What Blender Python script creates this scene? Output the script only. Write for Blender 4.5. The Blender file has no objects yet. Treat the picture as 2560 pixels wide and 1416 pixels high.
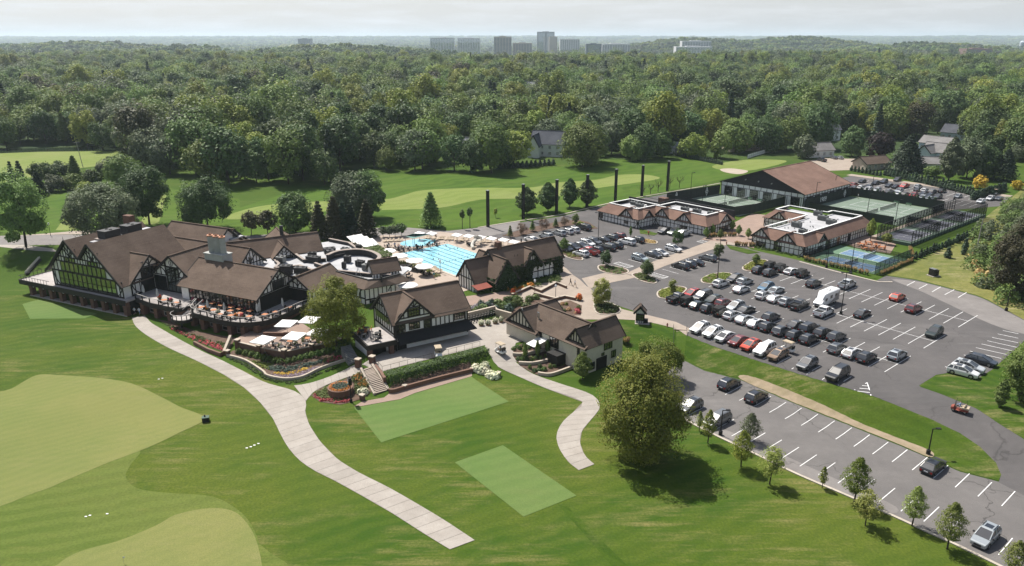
import bpy, bmesh, math, random
import numpy as np
from mathutils import Vector, Matrix
R_ = math.radians
SC = bpy.context.scene
COL = SC.collection
rng = np.random.default_rng(7)
random.seed(7)

# ------------------------------------------------------------------ camera, world, sun, exposure
F_, HZ, CH = 1870.0,97.0,56.0
PITCH = math.atan((708 - HZ) / F_)
cd = bpy.data.cameras.new('camera'); cam = bpy.data.objects.new('camera', cd); COL.objects.link(cam)
cam.location = (0,0, CH); cam.rotation_euler = (math.pi / 2 - PITCH, 0,0)
cd.sensor_width = 36; cd.lens = 36 * F_ / 2560; cd.clip_start = 1; cd.clip_end = 60000
SC.camera = cam

SUN_EL, SUN_AZ = 56.0,128.0          # direction of the sun seen from the scene, degrees anticlockwise from +X
w = bpy.data.worlds.new('World'); SC.world = w; w.use_nodes = True
nt = w.node_tree; nt.nodes.clear()
out = nt.nodes.new('ShaderNodeOutputWorld'); bg = nt.nodes.new('ShaderNodeBackground')
sky = nt.nodes.new('ShaderNodeTexSky'); sky.sky_type = 'NISHITA'; sky.sun_disc = False
sky.sun_elevation = R_(SUN_EL); sky.sun_rotation = R_(90 - SUN_AZ); sky.altitude = 250
sky.air_density = 1.0; sky.dust_density = 3.0; sky.ozone_density = 1.0
bg.inputs['Strength'].default_value = 0.08
# thin pale cloud veil over the whole sky
tc = nt.nodes.new('ShaderNodeTexCoord'); mp = nt.nodes.new('ShaderNodeMapping'); mp.inputs['Scale'].default_value = (5,5,42)
nz = nt.nodes.new('ShaderNodeTexNoise'); nz.inputs['Scale'].default_value = 1.6; nz.inputs['Detail'].default_value = 7; nz.inputs['Roughness'].default_value = .6
rp = nt.nodes.new('ShaderNodeValToRGB'); rp.color_ramp.elements[0].position = .45; rp.color_ramp.elements[1].position = .78
rp.color_ramp.elements[0].color = (.62,.62,.62,1); rp.color_ramp.elements[1].color = (.97,.97,.97,1)
mx = nt.nodes.new('ShaderNodeMix'); mx.data_type = 'RGBA'
mx.inputs['B'].default_value = (7.3,7.45,7.7,1)
nt.links.new(tc.outputs['Generated'], mp.inputs['Vector']); nt.links.new(mp.outputs[0], nz.inputs['Vector'])
nt.links.new(nz.outputs['Fac'], rp.inputs['Fac'])
sxz = nt.nodes.new('ShaderNodeSeparateXYZ'); nt.links.new(tc.outputs['Generated'], sxz.inputs[0])     # haze of the lower sky thins out upwards
el = nt.nodes.new('ShaderNodeMapRange'); el.inputs['From Min'].default_value = 0; el.inputs['From Max'].default_value = .55; el.inputs['To Min'].default_value = 1; el.inputs['To Max'].default_value = .12; el.interpolation_type = 'SMOOTHSTEP'
nt.links.new(sxz.outputs['Z'], el.inputs['Value'])
mlt = nt.nodes.new('ShaderNodeMath'); mlt.operation = 'MULTIPLY'; nt.links.new(rp.outputs['Color'], mlt.inputs[0]); nt.links.new(el.outputs['Result'], mlt.inputs[1]); nt.links.new(mlt.outputs[0], mx.inputs['Factor'])
nt.links.new(sky.outputs['Color'], mx.inputs['A']); nt.links.new(mx.outputs['Result'], bg.inputs['Color'])
nt.links.new(bg.outputs[0], out.inputs[0])

sl = bpy.data.lights.new('sun', 'SUN'); sl.energy = 5.0; sl.angle = R_(.55); sl.color = (1,.955,.88)
sun = bpy.data.objects.new('sun', sl); COL.objects.link(sun); sun.location = (-60,100,150)
sdir = Vector((math.cos(R_(SUN_EL)) * math.cos(R_(SUN_AZ)), math.cos(R_(SUN_EL)) * math.sin(R_(SUN_AZ)), math.sin(R_(SUN_EL))))
sun.rotation_euler = sdir.to_track_quat('Z', 'Y').to_euler()
vs = SC.view_settings; vs.view_transform = 'Standard'; vs.look = 'None'; vs.gamma = 1; vs.use_curve_mapping = False; vs.exposure = 0.58
SC.cycles.max_bounces = 6; SC.cycles.diffuse_bounces = 3; SC.cycles.glossy_bounces = 2; SC.cycles.transmission_bounces = 3
SC.cycles.volume_bounces = 1; SC.cycles.transparent_max_bounces = 8; SC.cycles.caustics_reflective = False; SC.cycles.caustics_refractive = False

# ------------------------------------------------------------------ pixel <-> place
def ray(px, py):
 x = (px - 1280) / F_; y = -(py - 708) / F_
 return np.array([x, math.cos(PITCH) + y * math.sin(PITCH),-math.sin(PITCH) + y * math.cos(PITCH)])
def at(px, py, z=0.0):
 d = ray(px, py); t = (z - CH) / d[2]
 return Vector((d[0] * t, d[1] * t, z))
def far(px, py, Y):
 d = ray(px, py); t = Y / d[1]; return Vector((d[0] * t, Y, CH + d[2] * t))
GA = R_(-49.5); GR = np.array([math.cos(GA), math.sin(GA)]); GS = np.array([-math.sin(GA), math.cos(GA)])
def ab(a, b): p = a * GR + b * GS; return float(p[0]), float(p[1])

# ------------------------------------------------------------------ terrain heights
ZU = 2.8
def pxz(pts, z): return [tuple(at(x, y, z)[:2]) for x, y in pts]
LOW = [(-3000,-300)] + [(-3000,165),(-300,168)] + pxz([(60,733),(330,793),(420,850),(560,893),(700,948),(790,955),(840,985),(880,1014),(960,995),(1170,943),(1255,948),(1330,965),(1400,985),(1445,950),(1560,905),(1650,915),(1715,902),(1760,927),(1850,952),(1950,997),(2050,1037),(2150,1077),(2250,1117),(2320,1147),(2400,1182),(2500,1212),(2720,1300)], 0) + [(3000,60),(3000,-300)]
HIGH = [(-3000,9000),(-3000,230)] + pxz([(-300,590),(60,605),(200,612),(560,640),(900,655),(1130,752),(1250,762),(1330,752),(1420,765),(1470,790),(1560,806),(1630,812),(1690,818),(1715,836),(1800,872),(1900,905),(2000,937),(2100,967),(2165,985),(2300,985),(2420,1005),(2700,1080)], ZU) + [(3000,110),(3000,9000)]
MID = pxz([(905,912),(950,930),(1080,895),(1215,862),(1250,866),(1287,850),(1280,815),(1180,800),(1060,840),(960,878)], 1.8)
def pdist(P, poly):
 poly = np.array(poly, float); d = np.full(len(P),1e18); ins = np.zeros(len(P), bool)
 n = len(poly)
 for i in range(n):
  a = poly[i]; b = poly[(i + 1) % n]; e = b - a; L = e @ e
  t = np.clip(((P - a) @ e) / max(L, 1e-9),0,1)
  q = P - (a + t[:, None] * e); d = np.minimum(d, (q * q).sum(1))
  c = (a[1] > P[:, 1]) != (b[1] > P[:, 1])
  if abs(b[1] - a[1]) > 1e-12:
   ins ^= c & (P[:, 0] < (b[0] - a[0]) * (P[:, 1] - a[1]) / (b[1] - a[1]) + a[0])
 d = np.sqrt(d); d[ins] = 0
 return d
def sst(a, b, x):
 t = np.clip((x - a) / (b - a),0,1); return t * t * (3 - 2 * t)
def wob(x, y, s, k=0.0):
 return (np.sin(x / s + 1.3 + k) * np.cos(y / s * .9 + .4 * k) + .6 * np.sin(x / s * 1.9 - y / s * 1.4 + 2.1 + k) + .4 * np.cos(x / s * .7 + y / s * 2.3 + k)) / 2
HILLS = [(235,101,2700,330,420),(120,106,2900,300,500),(460,112,2300,170,300),(1760,95,3300,430,450),(1990,91,3500,420,450),(2330,108,2600,420,400),(1560,110,3600,300,300),(850,116,2200,400,300)]
def hraw(x, y):
 P = np.stack([x, y], 1)
 ws = np.zeros(len(P)); zs = np.zeros(len(P)); z = np.full(len(P), np.nan)
 for poly, zz in ((LOW, 0.0),(HIGH, ZU),(MID, 1.8)):
  d = pdist(P, poly); wi = 1 / np.maximum(d, 1e-3) ** 2.2
  ws += wi; zs += wi * zz
  z[(d == 0) & np.isnan(z)] = zz
 t = zs / ws; z = np.where(np.isnan(z), t, z)
 # rolling putting greens and range fairway
 m = sst(-32,-60, x) * sst(150,128, y) * sst(40,55, y)
 z = z + m * .35 * wob(x, y, 9)
 m2 = sst(225,245, y) * sst(330,300, y) * sst(70,40, x) * sst(-2,-14,-(y - (.82 * x + 232)))
 z = z + m2 * .8 * wob(x, y, 14,2)
 # country beyond
 f = sst(420,900, y)
 zf = f * (3.5 * wob(x, y, 130) + 3 * wob(x, y, 310,4)) + 5 * sst(700,1250, y) - 34 * sst(1450,2300, y)
 hl = np.zeros(len(P))
 for px, py, Y, sx, sy in HILLS:
  c = far(px, py, Y); amp = c.z - 14 + 27
  hl = np.maximum(hl, amp * np.exp(-((x - c.x) / sx) ** 2 - ((y - Y) / sy) ** 2))
 zf = zf + hl
 zf = zf + sst(2200,3500, y) * 3 * wob(x, y, 260,1)
 zf = zf + sst(6500,13500, y) * (86 + 11 * wob(x, y, 900,3) + 12 * wob(x, y, 2900,1))
 return z + zf
def grow(a, step, ratio, lim):
 o = []; v = a
 while v < lim: step *= ratio; v += step; o.append(v)
 return o
FS = 1.6
XS = np.arange(-172,212.1, FS); XS = np.array([-v for v in grow(172, FS, 1.13,22000)][::-1] + list(XS) + grow(212, FS, 1.13,22000))
YS = np.arange(40,350.1, FS); YS = np.array([-600,-200,-60,0,20,30] + list(YS) + grow(350, FS, 1.045,24000))
GX, GY = np.meshgrid(XS, YS)
GZ = hraw(GX.ravel(), GY.ravel()).reshape(GX.shape)
_m = (GX > -171) & (GX < 211) & (GY > 42) & (GY < 348)
for _ in range(3):      # ease the creases of the banks
 Q = GZ.copy(); Q[1:-1,1:-1] = (4 * GZ[1:-1,1:-1] + 2 * (GZ[:-2,1:-1] + GZ[2:, 1:-1] + GZ[1:-1, :-2] + GZ[1:-1,2:]) + GZ[:-2, :-2] + GZ[2:, 2:] + GZ[:-2,2:] + GZ[2:, :-2]) / 16
 GZ = np.where(_m, Q, GZ)
def h(x, y):
 """height of the ground mesh at x, y (same diagonal split as the mesh)"""
 i = int(np.clip(np.searchsorted(XS, x) - 1,0, len(XS) - 2)); j = int(np.clip(np.searchsorted(YS, y) - 1,0, len(YS) - 2))
 s = (x - XS[i]) / (XS[i + 1] - XS[i]); t = (y - YS[j]) / (YS[j + 1] - YS[j])
 a, b, c, d = GZ[j, i], GZ[j, i + 1], GZ[j + 1, i + 1], GZ[j + 1, i]
 return float(a + s * (b - a) + t * (c - b)) if s >= t else float(a + s * (c - d) + t * (d - a))
def G(px, py, dz=0.0):
 """point of the ground seen at a pixel"""
 z = 1.5
 for _ in range(14):
  p = at(px, py, z + dz); z = .5 * z + .5 * h(p.x, p.y)
 p = at(px, py, z + dz); p.z = h(p.x, p.y); return p
def Gs(pts): return [tuple(G(x, y)[:2]) for x, y in pts]

# ------------------------------------------------------------------ materials
MATS = {}
def newmat(name):
 m = bpy.data.materials.new(name); m.use_nodes = True; n = m.node_tree; n.nodes.clear()
 o = n.nodes.new('ShaderNodeOutputMaterial'); p = n.nodes.new('ShaderNodeBsdfPrincipled')
 n.links.new(p.outputs[0], o.inputs['Surface']); MATS[name] = m
 return m, n, p, o
def N(n, t, **kw):
 d = n.nodes.new(t)
 for k, v in kw.items():
  if k in d.inputs.keys() if hasattr(d.inputs, 'keys') else False: d.inputs[k].default_value = v
  else: setattr(d, k, v)
 return d
def c4(c): return (c[0], c[1], c[2], 1)
def mixc(n, fac, a, b, blend='MIX'):
 m = n.nodes.new('ShaderNodeMix'); m.data_type = 'RGBA'; m.blend_type = blend
 for sock, v in (('Factor', fac),('A', a),('B', b)):
  if isinstance(v, bpy.types.NodeSocket): n.links.new(v, m.inputs[sock])
  elif sock == 'Factor': m.inputs['Factor'].default_value = v
  else: m.inputs[sock].default_value = c4(v)
 return m.outputs['Result']
def noise(n, vec, scale, detail=4, rough=.6, lo=.35, hi=.65):
 t = n.nodes.new('ShaderNodeTexNoise'); t.inputs['Scale'].default_value = scale; t.inputs['Detail'].default_value = detail; t.inputs['Roughness'].default_value = rough
 if vec is not None: n.links.new(vec, t.inputs['Vector'])
 r = n.nodes.new('ShaderNodeMapRange'); r.inputs['From Min'].default_value = lo; r.inputs['From Max'].default_value = hi
 n.links.new(t.outputs['Fac'], r.inputs['Value']); return r.outputs['Result']
def wpos(n, scale=(1,1,1), rot=(0,0,0)):
 g = n.nodes.new('ShaderNodeNewGeometry'); m = n.nodes.new('ShaderNodeMapping')
 m.inputs['Scale'].default_value = scale; m.inputs['Rotation'].default_value = rot
 n.links.new(g.outputs['Position'], m.inputs['Vector']); return m.outputs[0]
def bump(n, p, hsock, strength=.3, dist=.05):
 b = n.nodes.new('ShaderNodeBump'); b.inputs['Strength'].default_value = strength; b.inputs['Distance'].default_value = dist
 n.links.new(hsock, b.inputs['Height']); n.links.new(b.outputs[0], p.inputs['Normal'])
def mat(name, c1, c2=None, scale=1.0, rough=.8, metal=0.0, spec=.3, fine=None, b=None):
 """plain surface whose colour drifts between c1 and c2, with optional fine grain"""
 m, n, p, o = newmat(name)
 c2 = c2 or tuple(x * .82 for x in c1)
 v = wpos(n); col = mixc(n, noise(n, v, scale), c1, c2)
 if fine:
  fm = n.nodes.new('ShaderNodeMath'); fm.operation = 'MULTIPLY'; fm.inputs[1].default_value = .4; n.links.new(noise(n, v, fine, 5,.65,.3,.8), fm.inputs[0])
  col = mixc(n, fm.outputs[0], col, tuple(x * .72 for x in c2))
 n.links.new(col, p.inputs['Base Color']); p.inputs['Roughness'].default_value = rough; p.inputs['Metallic'].default_value = metal
 p.inputs['Specular IOR Level'].default_value = spec
 if b: bump(n, p, noise(n, v, b, 4),.4,.05)
 return m

# ------------------------------------------------------------------ objects
def mesh_obj(name, verts, faces, m=None, parent=None, uvs=None, smooth=False, kind=None, mats=None, midx=None):
 me = bpy.data.meshes.new(name); me.from_pydata([tuple(v) for v in verts], [], faces); me.validate()
 if uvs is not None:
  ul = me.uv_layers.new(name='UVMap')
  for pl in me.polygons:
   for li in pl.loop_indices: ul.data[li].uv = uvs[me.loops[li].vertex_index]
 for mm in (mats or ([m] if m else [])): me.materials.append(MATS[mm] if isinstance(mm, str) else mm)
 if midx is not None and len(midx) == len(me.polygons): me.polygons.foreach_set('material_index', midx)
 if smooth: me.polygons.foreach_set('use_smooth', [True] * len(me.polygons))
 me.update()
 o = bpy.data.objects.new(name, me); COL.objects.link(o)
 if parent is not None: o.parent = parent
 if kind: o['kind'] = kind
 return o
def data_obj(name, me, parent=None):
 o = bpy.data.objects.new(name, me); COL.objects.link(o)
 if parent is not None: o.parent = parent
 return o
def empty(name, loc, rz=0.0, label=None, cat=None, group=None):
 o = bpy.data.objects.new(name, None); COL.objects.link(o); o.location = loc; o.rotation_euler = (0,0, rz); o.empty_display_size = .3
 return tag(o, label, cat, group)
def tag(o, label=None, cat=None, group=None, kind=None):
 if label: o['label'] = label
 if cat: o['category'] = cat
 if group: o['group'] = group
 if kind: o['kind'] = kind
 return o
def copy_tree(o, parent=None):
 c = o.copy(); COL.objects.link(c); c.parent = parent
 for ch in list(o.children): copy_tree(ch, c)
 return c
def kids(o):
 out = []
 for c in o.children: out.append(c); out += kids(c)
 return out

class MB:
 """collects boxes, bars, prisms into one mesh"""
 def __init__(s): s.v = []; s.f = []; s.mi = []; s.cur = 0
 def add(s, v, f):
  k = len(s.v); s.v += [tuple(x) for x in v]; s.f += [tuple(i + k for i in q) for q in f]; s.mi += [s.cur] * len(f); return s
 def box(s, x0, x1, y0, y1, z0, z1):
  return s.add([(x0, y0, z0),(x1, y0, z0),(x1, y1, z0),(x0, y1, z0),(x0, y0, z1),(x1, y0, z1),(x1, y1, z1),(x0, y1, z1)],
                     [(0,3,2,1),(4,5,6,7),(0,1,5,4),(1,2,6,5),(2,3,7,6),(3,0,4,7)])
 def bar(s, p, q, w, d=None, up=(0,0,1)):
  """rectangular bar from p to q, w across, d along `up`"""
  p = Vector(p); q = Vector(q); d = d or w; e = (q - p)
  if e.length < 1e-6: return s
  e.normalize(); u = Vector(up); a = e.cross(u)
  if a.length < 1e-4: a = e.cross(Vector((1,0,0)))
  a.normalize(); u = a.cross(e); a *= w / 2; u *= d / 2
  return s.add([p - a - u, p + a - u, p + a + u, p - a + u, q - a - u, q + a - u, q + a + u, q - a + u],
                     [(0,1,2,3),(4,7,6,5),(0,4,5,1),(1,5,6,2),(2,6,7,3),(3,7,4,0)])
 def tube(s, pts, rad, n=6, cap=True):
  pts = [Vector(p) for p in pts]; rad = rad if isinstance(rad, (list, tuple)) else [rad] * len(pts); k = len(s.v); vs = []; fs = []
  for i, p in enumerate(pts):
   e = (pts[min(i + 1, len(pts) - 1)] - pts[max(i - 1,0)]).normalized()
   a = e.cross(Vector((0,0,1)));
   if a.length < 1e-3: a = e.cross(Vector((1,0,0)))
   a.normalize(); b = e.cross(a)
   vs += [p + (a * math.cos(2 * math.pi * j / n) + b * math.sin(2 * math.pi * j / n)) * rad[i] for j in range(n)]
  for i in range(len(pts) - 1):
   fs += [(i * n + j, i * n + (j + 1) % n, (i + 1) * n + (j + 1) % n, (i + 1) * n + j) for j in range(n)]
  if cap: fs += [tuple(range(n))[::-1], tuple((len(pts) - 1) * n + j for j in range(n))]
  return s.add(vs, fs)
 def prism(s, poly, z0, z1):
  n = len(poly); z0 = z0 if isinstance(z0,(list, tuple)) else [z0] * n; z1 = z1 if isinstance(z1,(list, tuple)) else [z1] * n
  return s.add([(p[0], p[1], z0[i]) for i, p in enumerate(poly)] + [(p[0], p[1], z1[i]) for i, p in enumerate(poly)],
                     [tuple(range(n))[::-1], tuple(range(n, 2 * n))] + [(i, (i + 1) % n, n + (i + 1) % n, n + i) for i in range(n)])
 def lathe(s, prof, cx=0, cy=0, n=12, z=0):
  vs = []; fs = []
  for r, zz in prof: vs += [(cx + r * math.cos(2 * math.pi * j / n), cy + r * math.sin(2 * math.pi * j / n), z + zz) for j in range(n)]
  for i in range(len(prof) - 1): fs += [(i * n + j, i * n + (j + 1) % n, (i + 1) * n + (j + 1) % n, (i + 1) * n + j) for j in range(n)]
  fs += [tuple(range(n))[::-1], tuple((len(prof) - 1) * n + j for j in range(n))]
  return s.add(vs, fs)
 def build(s, name, m, parent=None, kind=None, smooth=False, mats=None):
  return mesh_obj(name, s.v, s.f, m, parent, kind=kind, smooth=smooth, mats=mats, midx=s.mi if mats else None)

def ccw(poly):
 a = sum(poly[i][0] * poly[(i + 1) % len(poly)][1] - poly[(i + 1) % len(poly)][0] * poly[i][1] for i in range(len(poly)))
 return poly if a > 0 else poly[::-1]
def clip_half(poly, ax, val, keep_less):
 out = []
 for i in range(len(poly)):
  a, b = poly[i], poly[(i + 1) % len(poly)]
  ia = (a[ax] <= val) if keep_less else (a[ax] >= val); ib = (b[ax] <= val) if keep_less else (b[ax] >= val)
  if ia: out.append(a)
  if ia != ib:
   t = (val - a[ax]) / (b[ax] - a[ax]); out.append((a[0] + t * (b[0] - a[0]), a[1] + t * (b[1] - a[1])))
 return out
def clip_diag(poly, i, j, low):
 f = lambda p: ((p[0] - XS[i]) / (XS[i + 1] - XS[i]) - (p[1] - YS[j]) / (YS[j + 1] - YS[j])) * (1 if low else -1)
 out = []
 for k in range(len(poly)):
  a, b = poly[k], poly[(k + 1) % len(poly)]; fa, fb = f(a), f(b)
  if fa >= 0: out.append(a)
  if (fa >= 0) != (fb >= 0):
   t = fa / (fa - fb); out.append((a[0] + t * (b[0] - a[0]), a[1] + t * (b[1] - a[1])))
 return out
def parea(p): return abs(sum(p[i][0] * p[(i + 1) % len(p)][1] - p[(i + 1) % len(p)][0] * p[i][1] for i in range(len(p)))) / 2
def drape(name, poly, m, off=.03, parent=None, kind=None, skirt=0.0, flat=None):
 """a sheet in the outline poly (x, y), laid over the ground mesh cell by cell"""
 from mathutils.geometry import tessellate_polygon
 poly = ccw([tuple(map(float, p)) for p in poly]); V = {}; vs = []; fs = []
 def vid(p):
  k = (round(p[0], 3), round(p[1], 3))
  if k not in V: V[k] = len(vs); vs.append((p[0], p[1], (h(p[0], p[1]) if flat is None else flat) + off))
  return V[k]
 tri = tessellate_polygon([[Vector((p[0], p[1], 0)) for p in poly]])
 for t in tri:
  T = ccw([poly[i] for i in t])
  if parea(T) < 1e-4: continue
  if flat is not None: fs.append(tuple(vid(p) for p in T)); continue
  y0, y1 = min(p[1] for p in T), max(p[1] for p in T); j0 = max(np.searchsorted(YS, y0) - 1,0)
  for j in range(int(j0), len(YS) - 1):
   if YS[j] >= y1: break
   S = clip_half(clip_half(T, 1, YS[j], False),1, YS[j + 1], True)
   if len(S) < 3: continue
   x0, x1 = min(p[0] for p in S), max(p[0] for p in S); i0 = max(np.searchsorted(XS, x0) - 1,0)
   for i in range(int(i0), len(XS) - 1):
    if XS[i] >= x1: break
    C0 = clip_half(clip_half(S, 0, XS[i], False),0, XS[i + 1], True)
    if len(C0) < 3 or parea(C0) < 1e-5: continue
    zc = GZ[j:j + 2, i:i + 2]; flatc = abs(zc[0,0] + zc[1,1] - zc[0,1] - zc[1,0]) < 1e-4
    for C in ([C0] if flatc else [clip_diag(C0, i, j, True), clip_diag(C0, i, j, False)]):
     if len(C) < 3 or parea(C) < 1e-5: continue
     ids = []
     for p in C:
      q = vid(p)
      if not ids or q != ids[-1]: ids.append(q)
     if ids[0] == ids[-1]: ids.pop()
     if len(set(ids)) >= 3: fs.append(tuple(ids))
 if skirt:
  n = len(poly); k = len(vs); pp = []
  for i in range(n):
   a, b = poly[i], poly[(i + 1) % n]; L = math.hypot(b[0] - a[0], b[1] - a[1]); q = max(1, int(L / FS))
   pp += [(a[0] + (b[0] - a[0]) * t / q, a[1] + (b[1] - a[1]) * t / q) for t in range(q)]
  for p in pp:
   z = (h(*p) if flat is None else flat) + off; vs += [(p[0], p[1], z),(p[0], p[1], z - skirt)]
  n = len(pp); fs += [(k + 2 * i, k + 2 * i + 1, k + 2 * ((i + 1) % n) + 1, k + 2 * ((i + 1) % n)) for i in range(n)]
 return mesh_obj(name, vs, fs, m, parent, kind=kind)
def smooth_line(pts, n=6, closed=False):
 """Catmull-Rom through pts"""
 P = [np.array(p, float) for p in pts]; out = []; L = len(P)
 for i in range(L if closed else L - 1):
  a, b, c, d = (P[(i - 1) % L], P[i], P[(i + 1) % L], P[(i + 2) % L]) if closed else (P[max(i - 1,0)], P[i], P[i + 1], P[min(i + 2, L - 1)])
  for k in range(n):
   t = k / n; out.append(tuple(.5 * ((2 * b) + (c - a) * t + (2 * a - 5 * b + 4 * c - d) * t * t + (3 * b - a - 3 * c + d) * t ** 3)))
 if not closed: out.append(tuple(P[-1]))
 return out
def resample(pts, n):
 P = np.array(pts, float); d = np.r_[0, np.cumsum(np.hypot(*np.diff(P[:, :2], axis=0).T))]; t = np.linspace(0, d[-1], n)
 return [tuple(np.interp(tt, d, P[:, k]) for k in range(P.shape[1])) for tt in t]
def strip_along(name, line, width, m, z0, z1, parent=None, closed=False, side=0.0, ground=True, kind=None):
 """kerb or wall of rectangular section following a line; side shifts it across"""
 L = [Vector((p[0], p[1])) for p in line]; n = len(L); vs = []; fs = []
 for i, p in enumerate(L):
  a = L[(i - 1) % n] if closed or i else p; b = L[(i + 1) % n] if closed or i < n - 1 else p
  e = (b - a); e.normalize() if e.length > 1e-9 else None; nn = Vector((-e.y, e.x)); s = 1.0
  if (closed or 0 < i < n - 1):
   e1 = (p - a).normalized(); c = max(.5, abs(e1.dot(e))); s = 1 / c
  c = p + nn * side; q0, q1 = c - nn * width / 2 * s, c + nn * width / 2 * s
  g = h(p.x, p.y) if ground else 0
  zz0 = z0[i] if isinstance(z0,(list, tuple)) else z0; zz1 = z1[i] if isinstance(z1,(list, tuple)) else z1
  vs += [(q0.x, q0.y, g + zz0),(q1.x, q1.y, g + zz0),(q1.x, q1.y, g + zz1),(q0.x, q0.y, g + zz1)]
 m_ = n if closed else n - 1
 for i in range(m_):
  a, b = 4 * i, 4 * ((i + 1) % n); fs += [(a + k, b + k, b + (k + 1) % 4, a + (k + 1) % 4)[::-1] for k in range(4)]
 if not closed: fs += [(0,1,2,3), tuple(4 * (n - 1) + k for k in (3,2,1,0))]
 return mesh_obj(name, vs, fs, m, parent, kind=kind)
# ================================================================== people
mat('skin', (.42,.26,.18),(.38,.23,.16),5,.7); mat('hair', (.05,.035,.025),(.09,.06,.04),8,.8)
for nm, c in (('cloth_white', (.72,.73,.76)),('cloth_blue', (.20,.30,.48)),('cloth_red', (.45,.05,.04)),('cloth_dark', (.03,.03,.035)),('cloth_khaki', (.34,.28,.19)),('cloth_teal', (.08,.28,.26))): mat(nm, c, None, 3,.85)
def person_mesh(pose, shirt, legs):
 J = {'stand': dict(hipz=.92, kn=((.10,.03,.50),(-.10,.0,.50)), ft=((.11,-.02,.06),(-.11,.0,.06)), el=((.27,.02,1.12),(-.27,.02,1.12)), hd=((.27,-.12,.88),(-.27,-.10,.88))), 'walk': dict(hipz=.92, kn=((.10,-.22,.52),(-.10,.10,.50)), ft=((.11,-.28,.07),(-.11,.36,.12)), el=((.27,.16,1.14),(-.27,-.12,1.14)), hd=((.26,.04,.92),(-.26,-.30,.98))), 'sit': dict(hipz=.50, kn=((.12,-.42,.52),(-.12,-.42,.52)), ft=((.12,-.46,.08),(-.12,-.46,.08)), el=((.27,-.06,.74),(-.27,-.06,.74)), hd=((.2,-.32,.66),(-.2,-.32,.66)))}[pose]
 hz_ = J['hipz']; V = [(0,0, hz_),(0,.01, hz_ + .22),(0,.01, hz_ + .46),(0,0, hz_ + .58),(0,-.01, hz_ + .72),(0,-.01, hz_ + .80)]; Rr = [.15,.14,.16,.065,.10,.085]; E = [(0,1),(1,2),(2,3),(3,4),(4,5)]
 for s, k in ((1,0),(-1,1)):
  b = len(V); V += [(.10 * s, 0, hz_ - .06), J['kn'][k], J['ft'][k], (J['ft'][k][0], J['ft'][k][1] - .18,.04)]; Rr += [.10,.075,.05,.045]; E += [(0, b),(b, b + 1),(b + 1, b + 2),(b + 2, b + 3)]
  b = len(V); e, hd = J['el'][k], J['hd'][k]; f = (Vector(hd) - Vector(e)).normalized() * .09; V += [(.20 * s, .01, hz_ + .47), e, hd, tuple(Vector(hd) + f)]; Rr += [.07,.05,.035,.04]; E += [(2, b),(b, b + 1),(b + 1, b + 2),(b + 2, b + 3)]
  for q in range(4):
   a = Vector(hd) + f * .9 + Vector((0,(q - 1.5) * .018,-.03)); b2 = len(V); V += [tuple(a), tuple(a + f * .75)]; Rr += [.011,.009]; E += [(b + 3, b2),(b2, b2 + 1)]
  b2 = len(V); V.append(tuple(Vector(hd) + f * .5 + Vector((-s * .04,-.02,.0)))); Rr.append(.012); E.append((b + 2, b2))
 me = bpy.data.meshes.new('person'); me.from_pydata(V, E, []); o = bpy.data.objects.new('person_tmp', me); COL.objects.link(o); md = o.modifiers.new('skin', 'SKIN'); 
 for i, sv in enumerate(me.skin_vertices[0].data): sv.radius = (Rr[i], Rr[i] * (.75 if i < 3 else 1)); sv.use_root = (i == 0)
 o.modifiers.new('sub', 'SUBSURF').levels = 1; o.modifiers['sub'].render_levels = 1; bpy.context.view_layer.update(); m2 = bpy.data.meshes.new_from_object(o.evaluated_get(bpy.context.evaluated_depsgraph_get())); bpy.data.objects.remove(o)
 for mm in ('skin', shirt, legs, 'cloth_dark', 'hair'): m2.materials.append(MATS[mm])
 ix = []
 for pl in m2.polygons:
  c = pl.center; k = 0
  if c.z > hz_ + .76 or (c.z > hz_ + .68 and c.y > .03): k = 4
  elif hz_ + .02 < c.z < hz_ + .57 and (abs(c.x) < .24 or c.z > hz_ + .26): k = 1
  elif c.z <= hz_ + .05 and c.z > (.42 if pose != 'sit' else .40) and abs(c.x) < .22: k = 2
  elif c.z < .10: k = 3
  ix.append(k)
 m2.polygons.foreach_set('material_index', ix); m2.polygons.foreach_set('use_smooth', [True] * len(ix)); m2.update(); return m2
PMK = [(p_, a_, b_) for p_ in ('stand', 'walk') for a_ in ('cloth_white', 'cloth_blue', 'cloth_red', 'cloth_dark', 'cloth_teal', 'skin') for b_ in ('cloth_dark', 'cloth_khaki')] + [('walk', 'cloth_white', 'cloth_blue'),('sit', 'cloth_white', 'cloth_khaki'),('sit', 'cloth_blue', 'cloth_khaki')]
PM = {k: person_mesh(*k) for k in PMK}
def text_mesh(txt, size):
 cu = bpy.data.curves.new('lettering', 'FONT'); cu.body = txt; cu.size = size; cu.align_x = 'CENTER'; cu.extrude = .02; o = bpy.data.objects.new('lettering', cu); COL.objects.link(o); bpy.context.view_layer.update()
 me = bpy.data.meshes.new_from_object(o.evaluated_get(bpy.context.evaluated_depsgraph_get())); bpy.data.objects.remove(o); me.materials.clear(); return me
T1909 = text_mesh('1909', 2.3)
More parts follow.
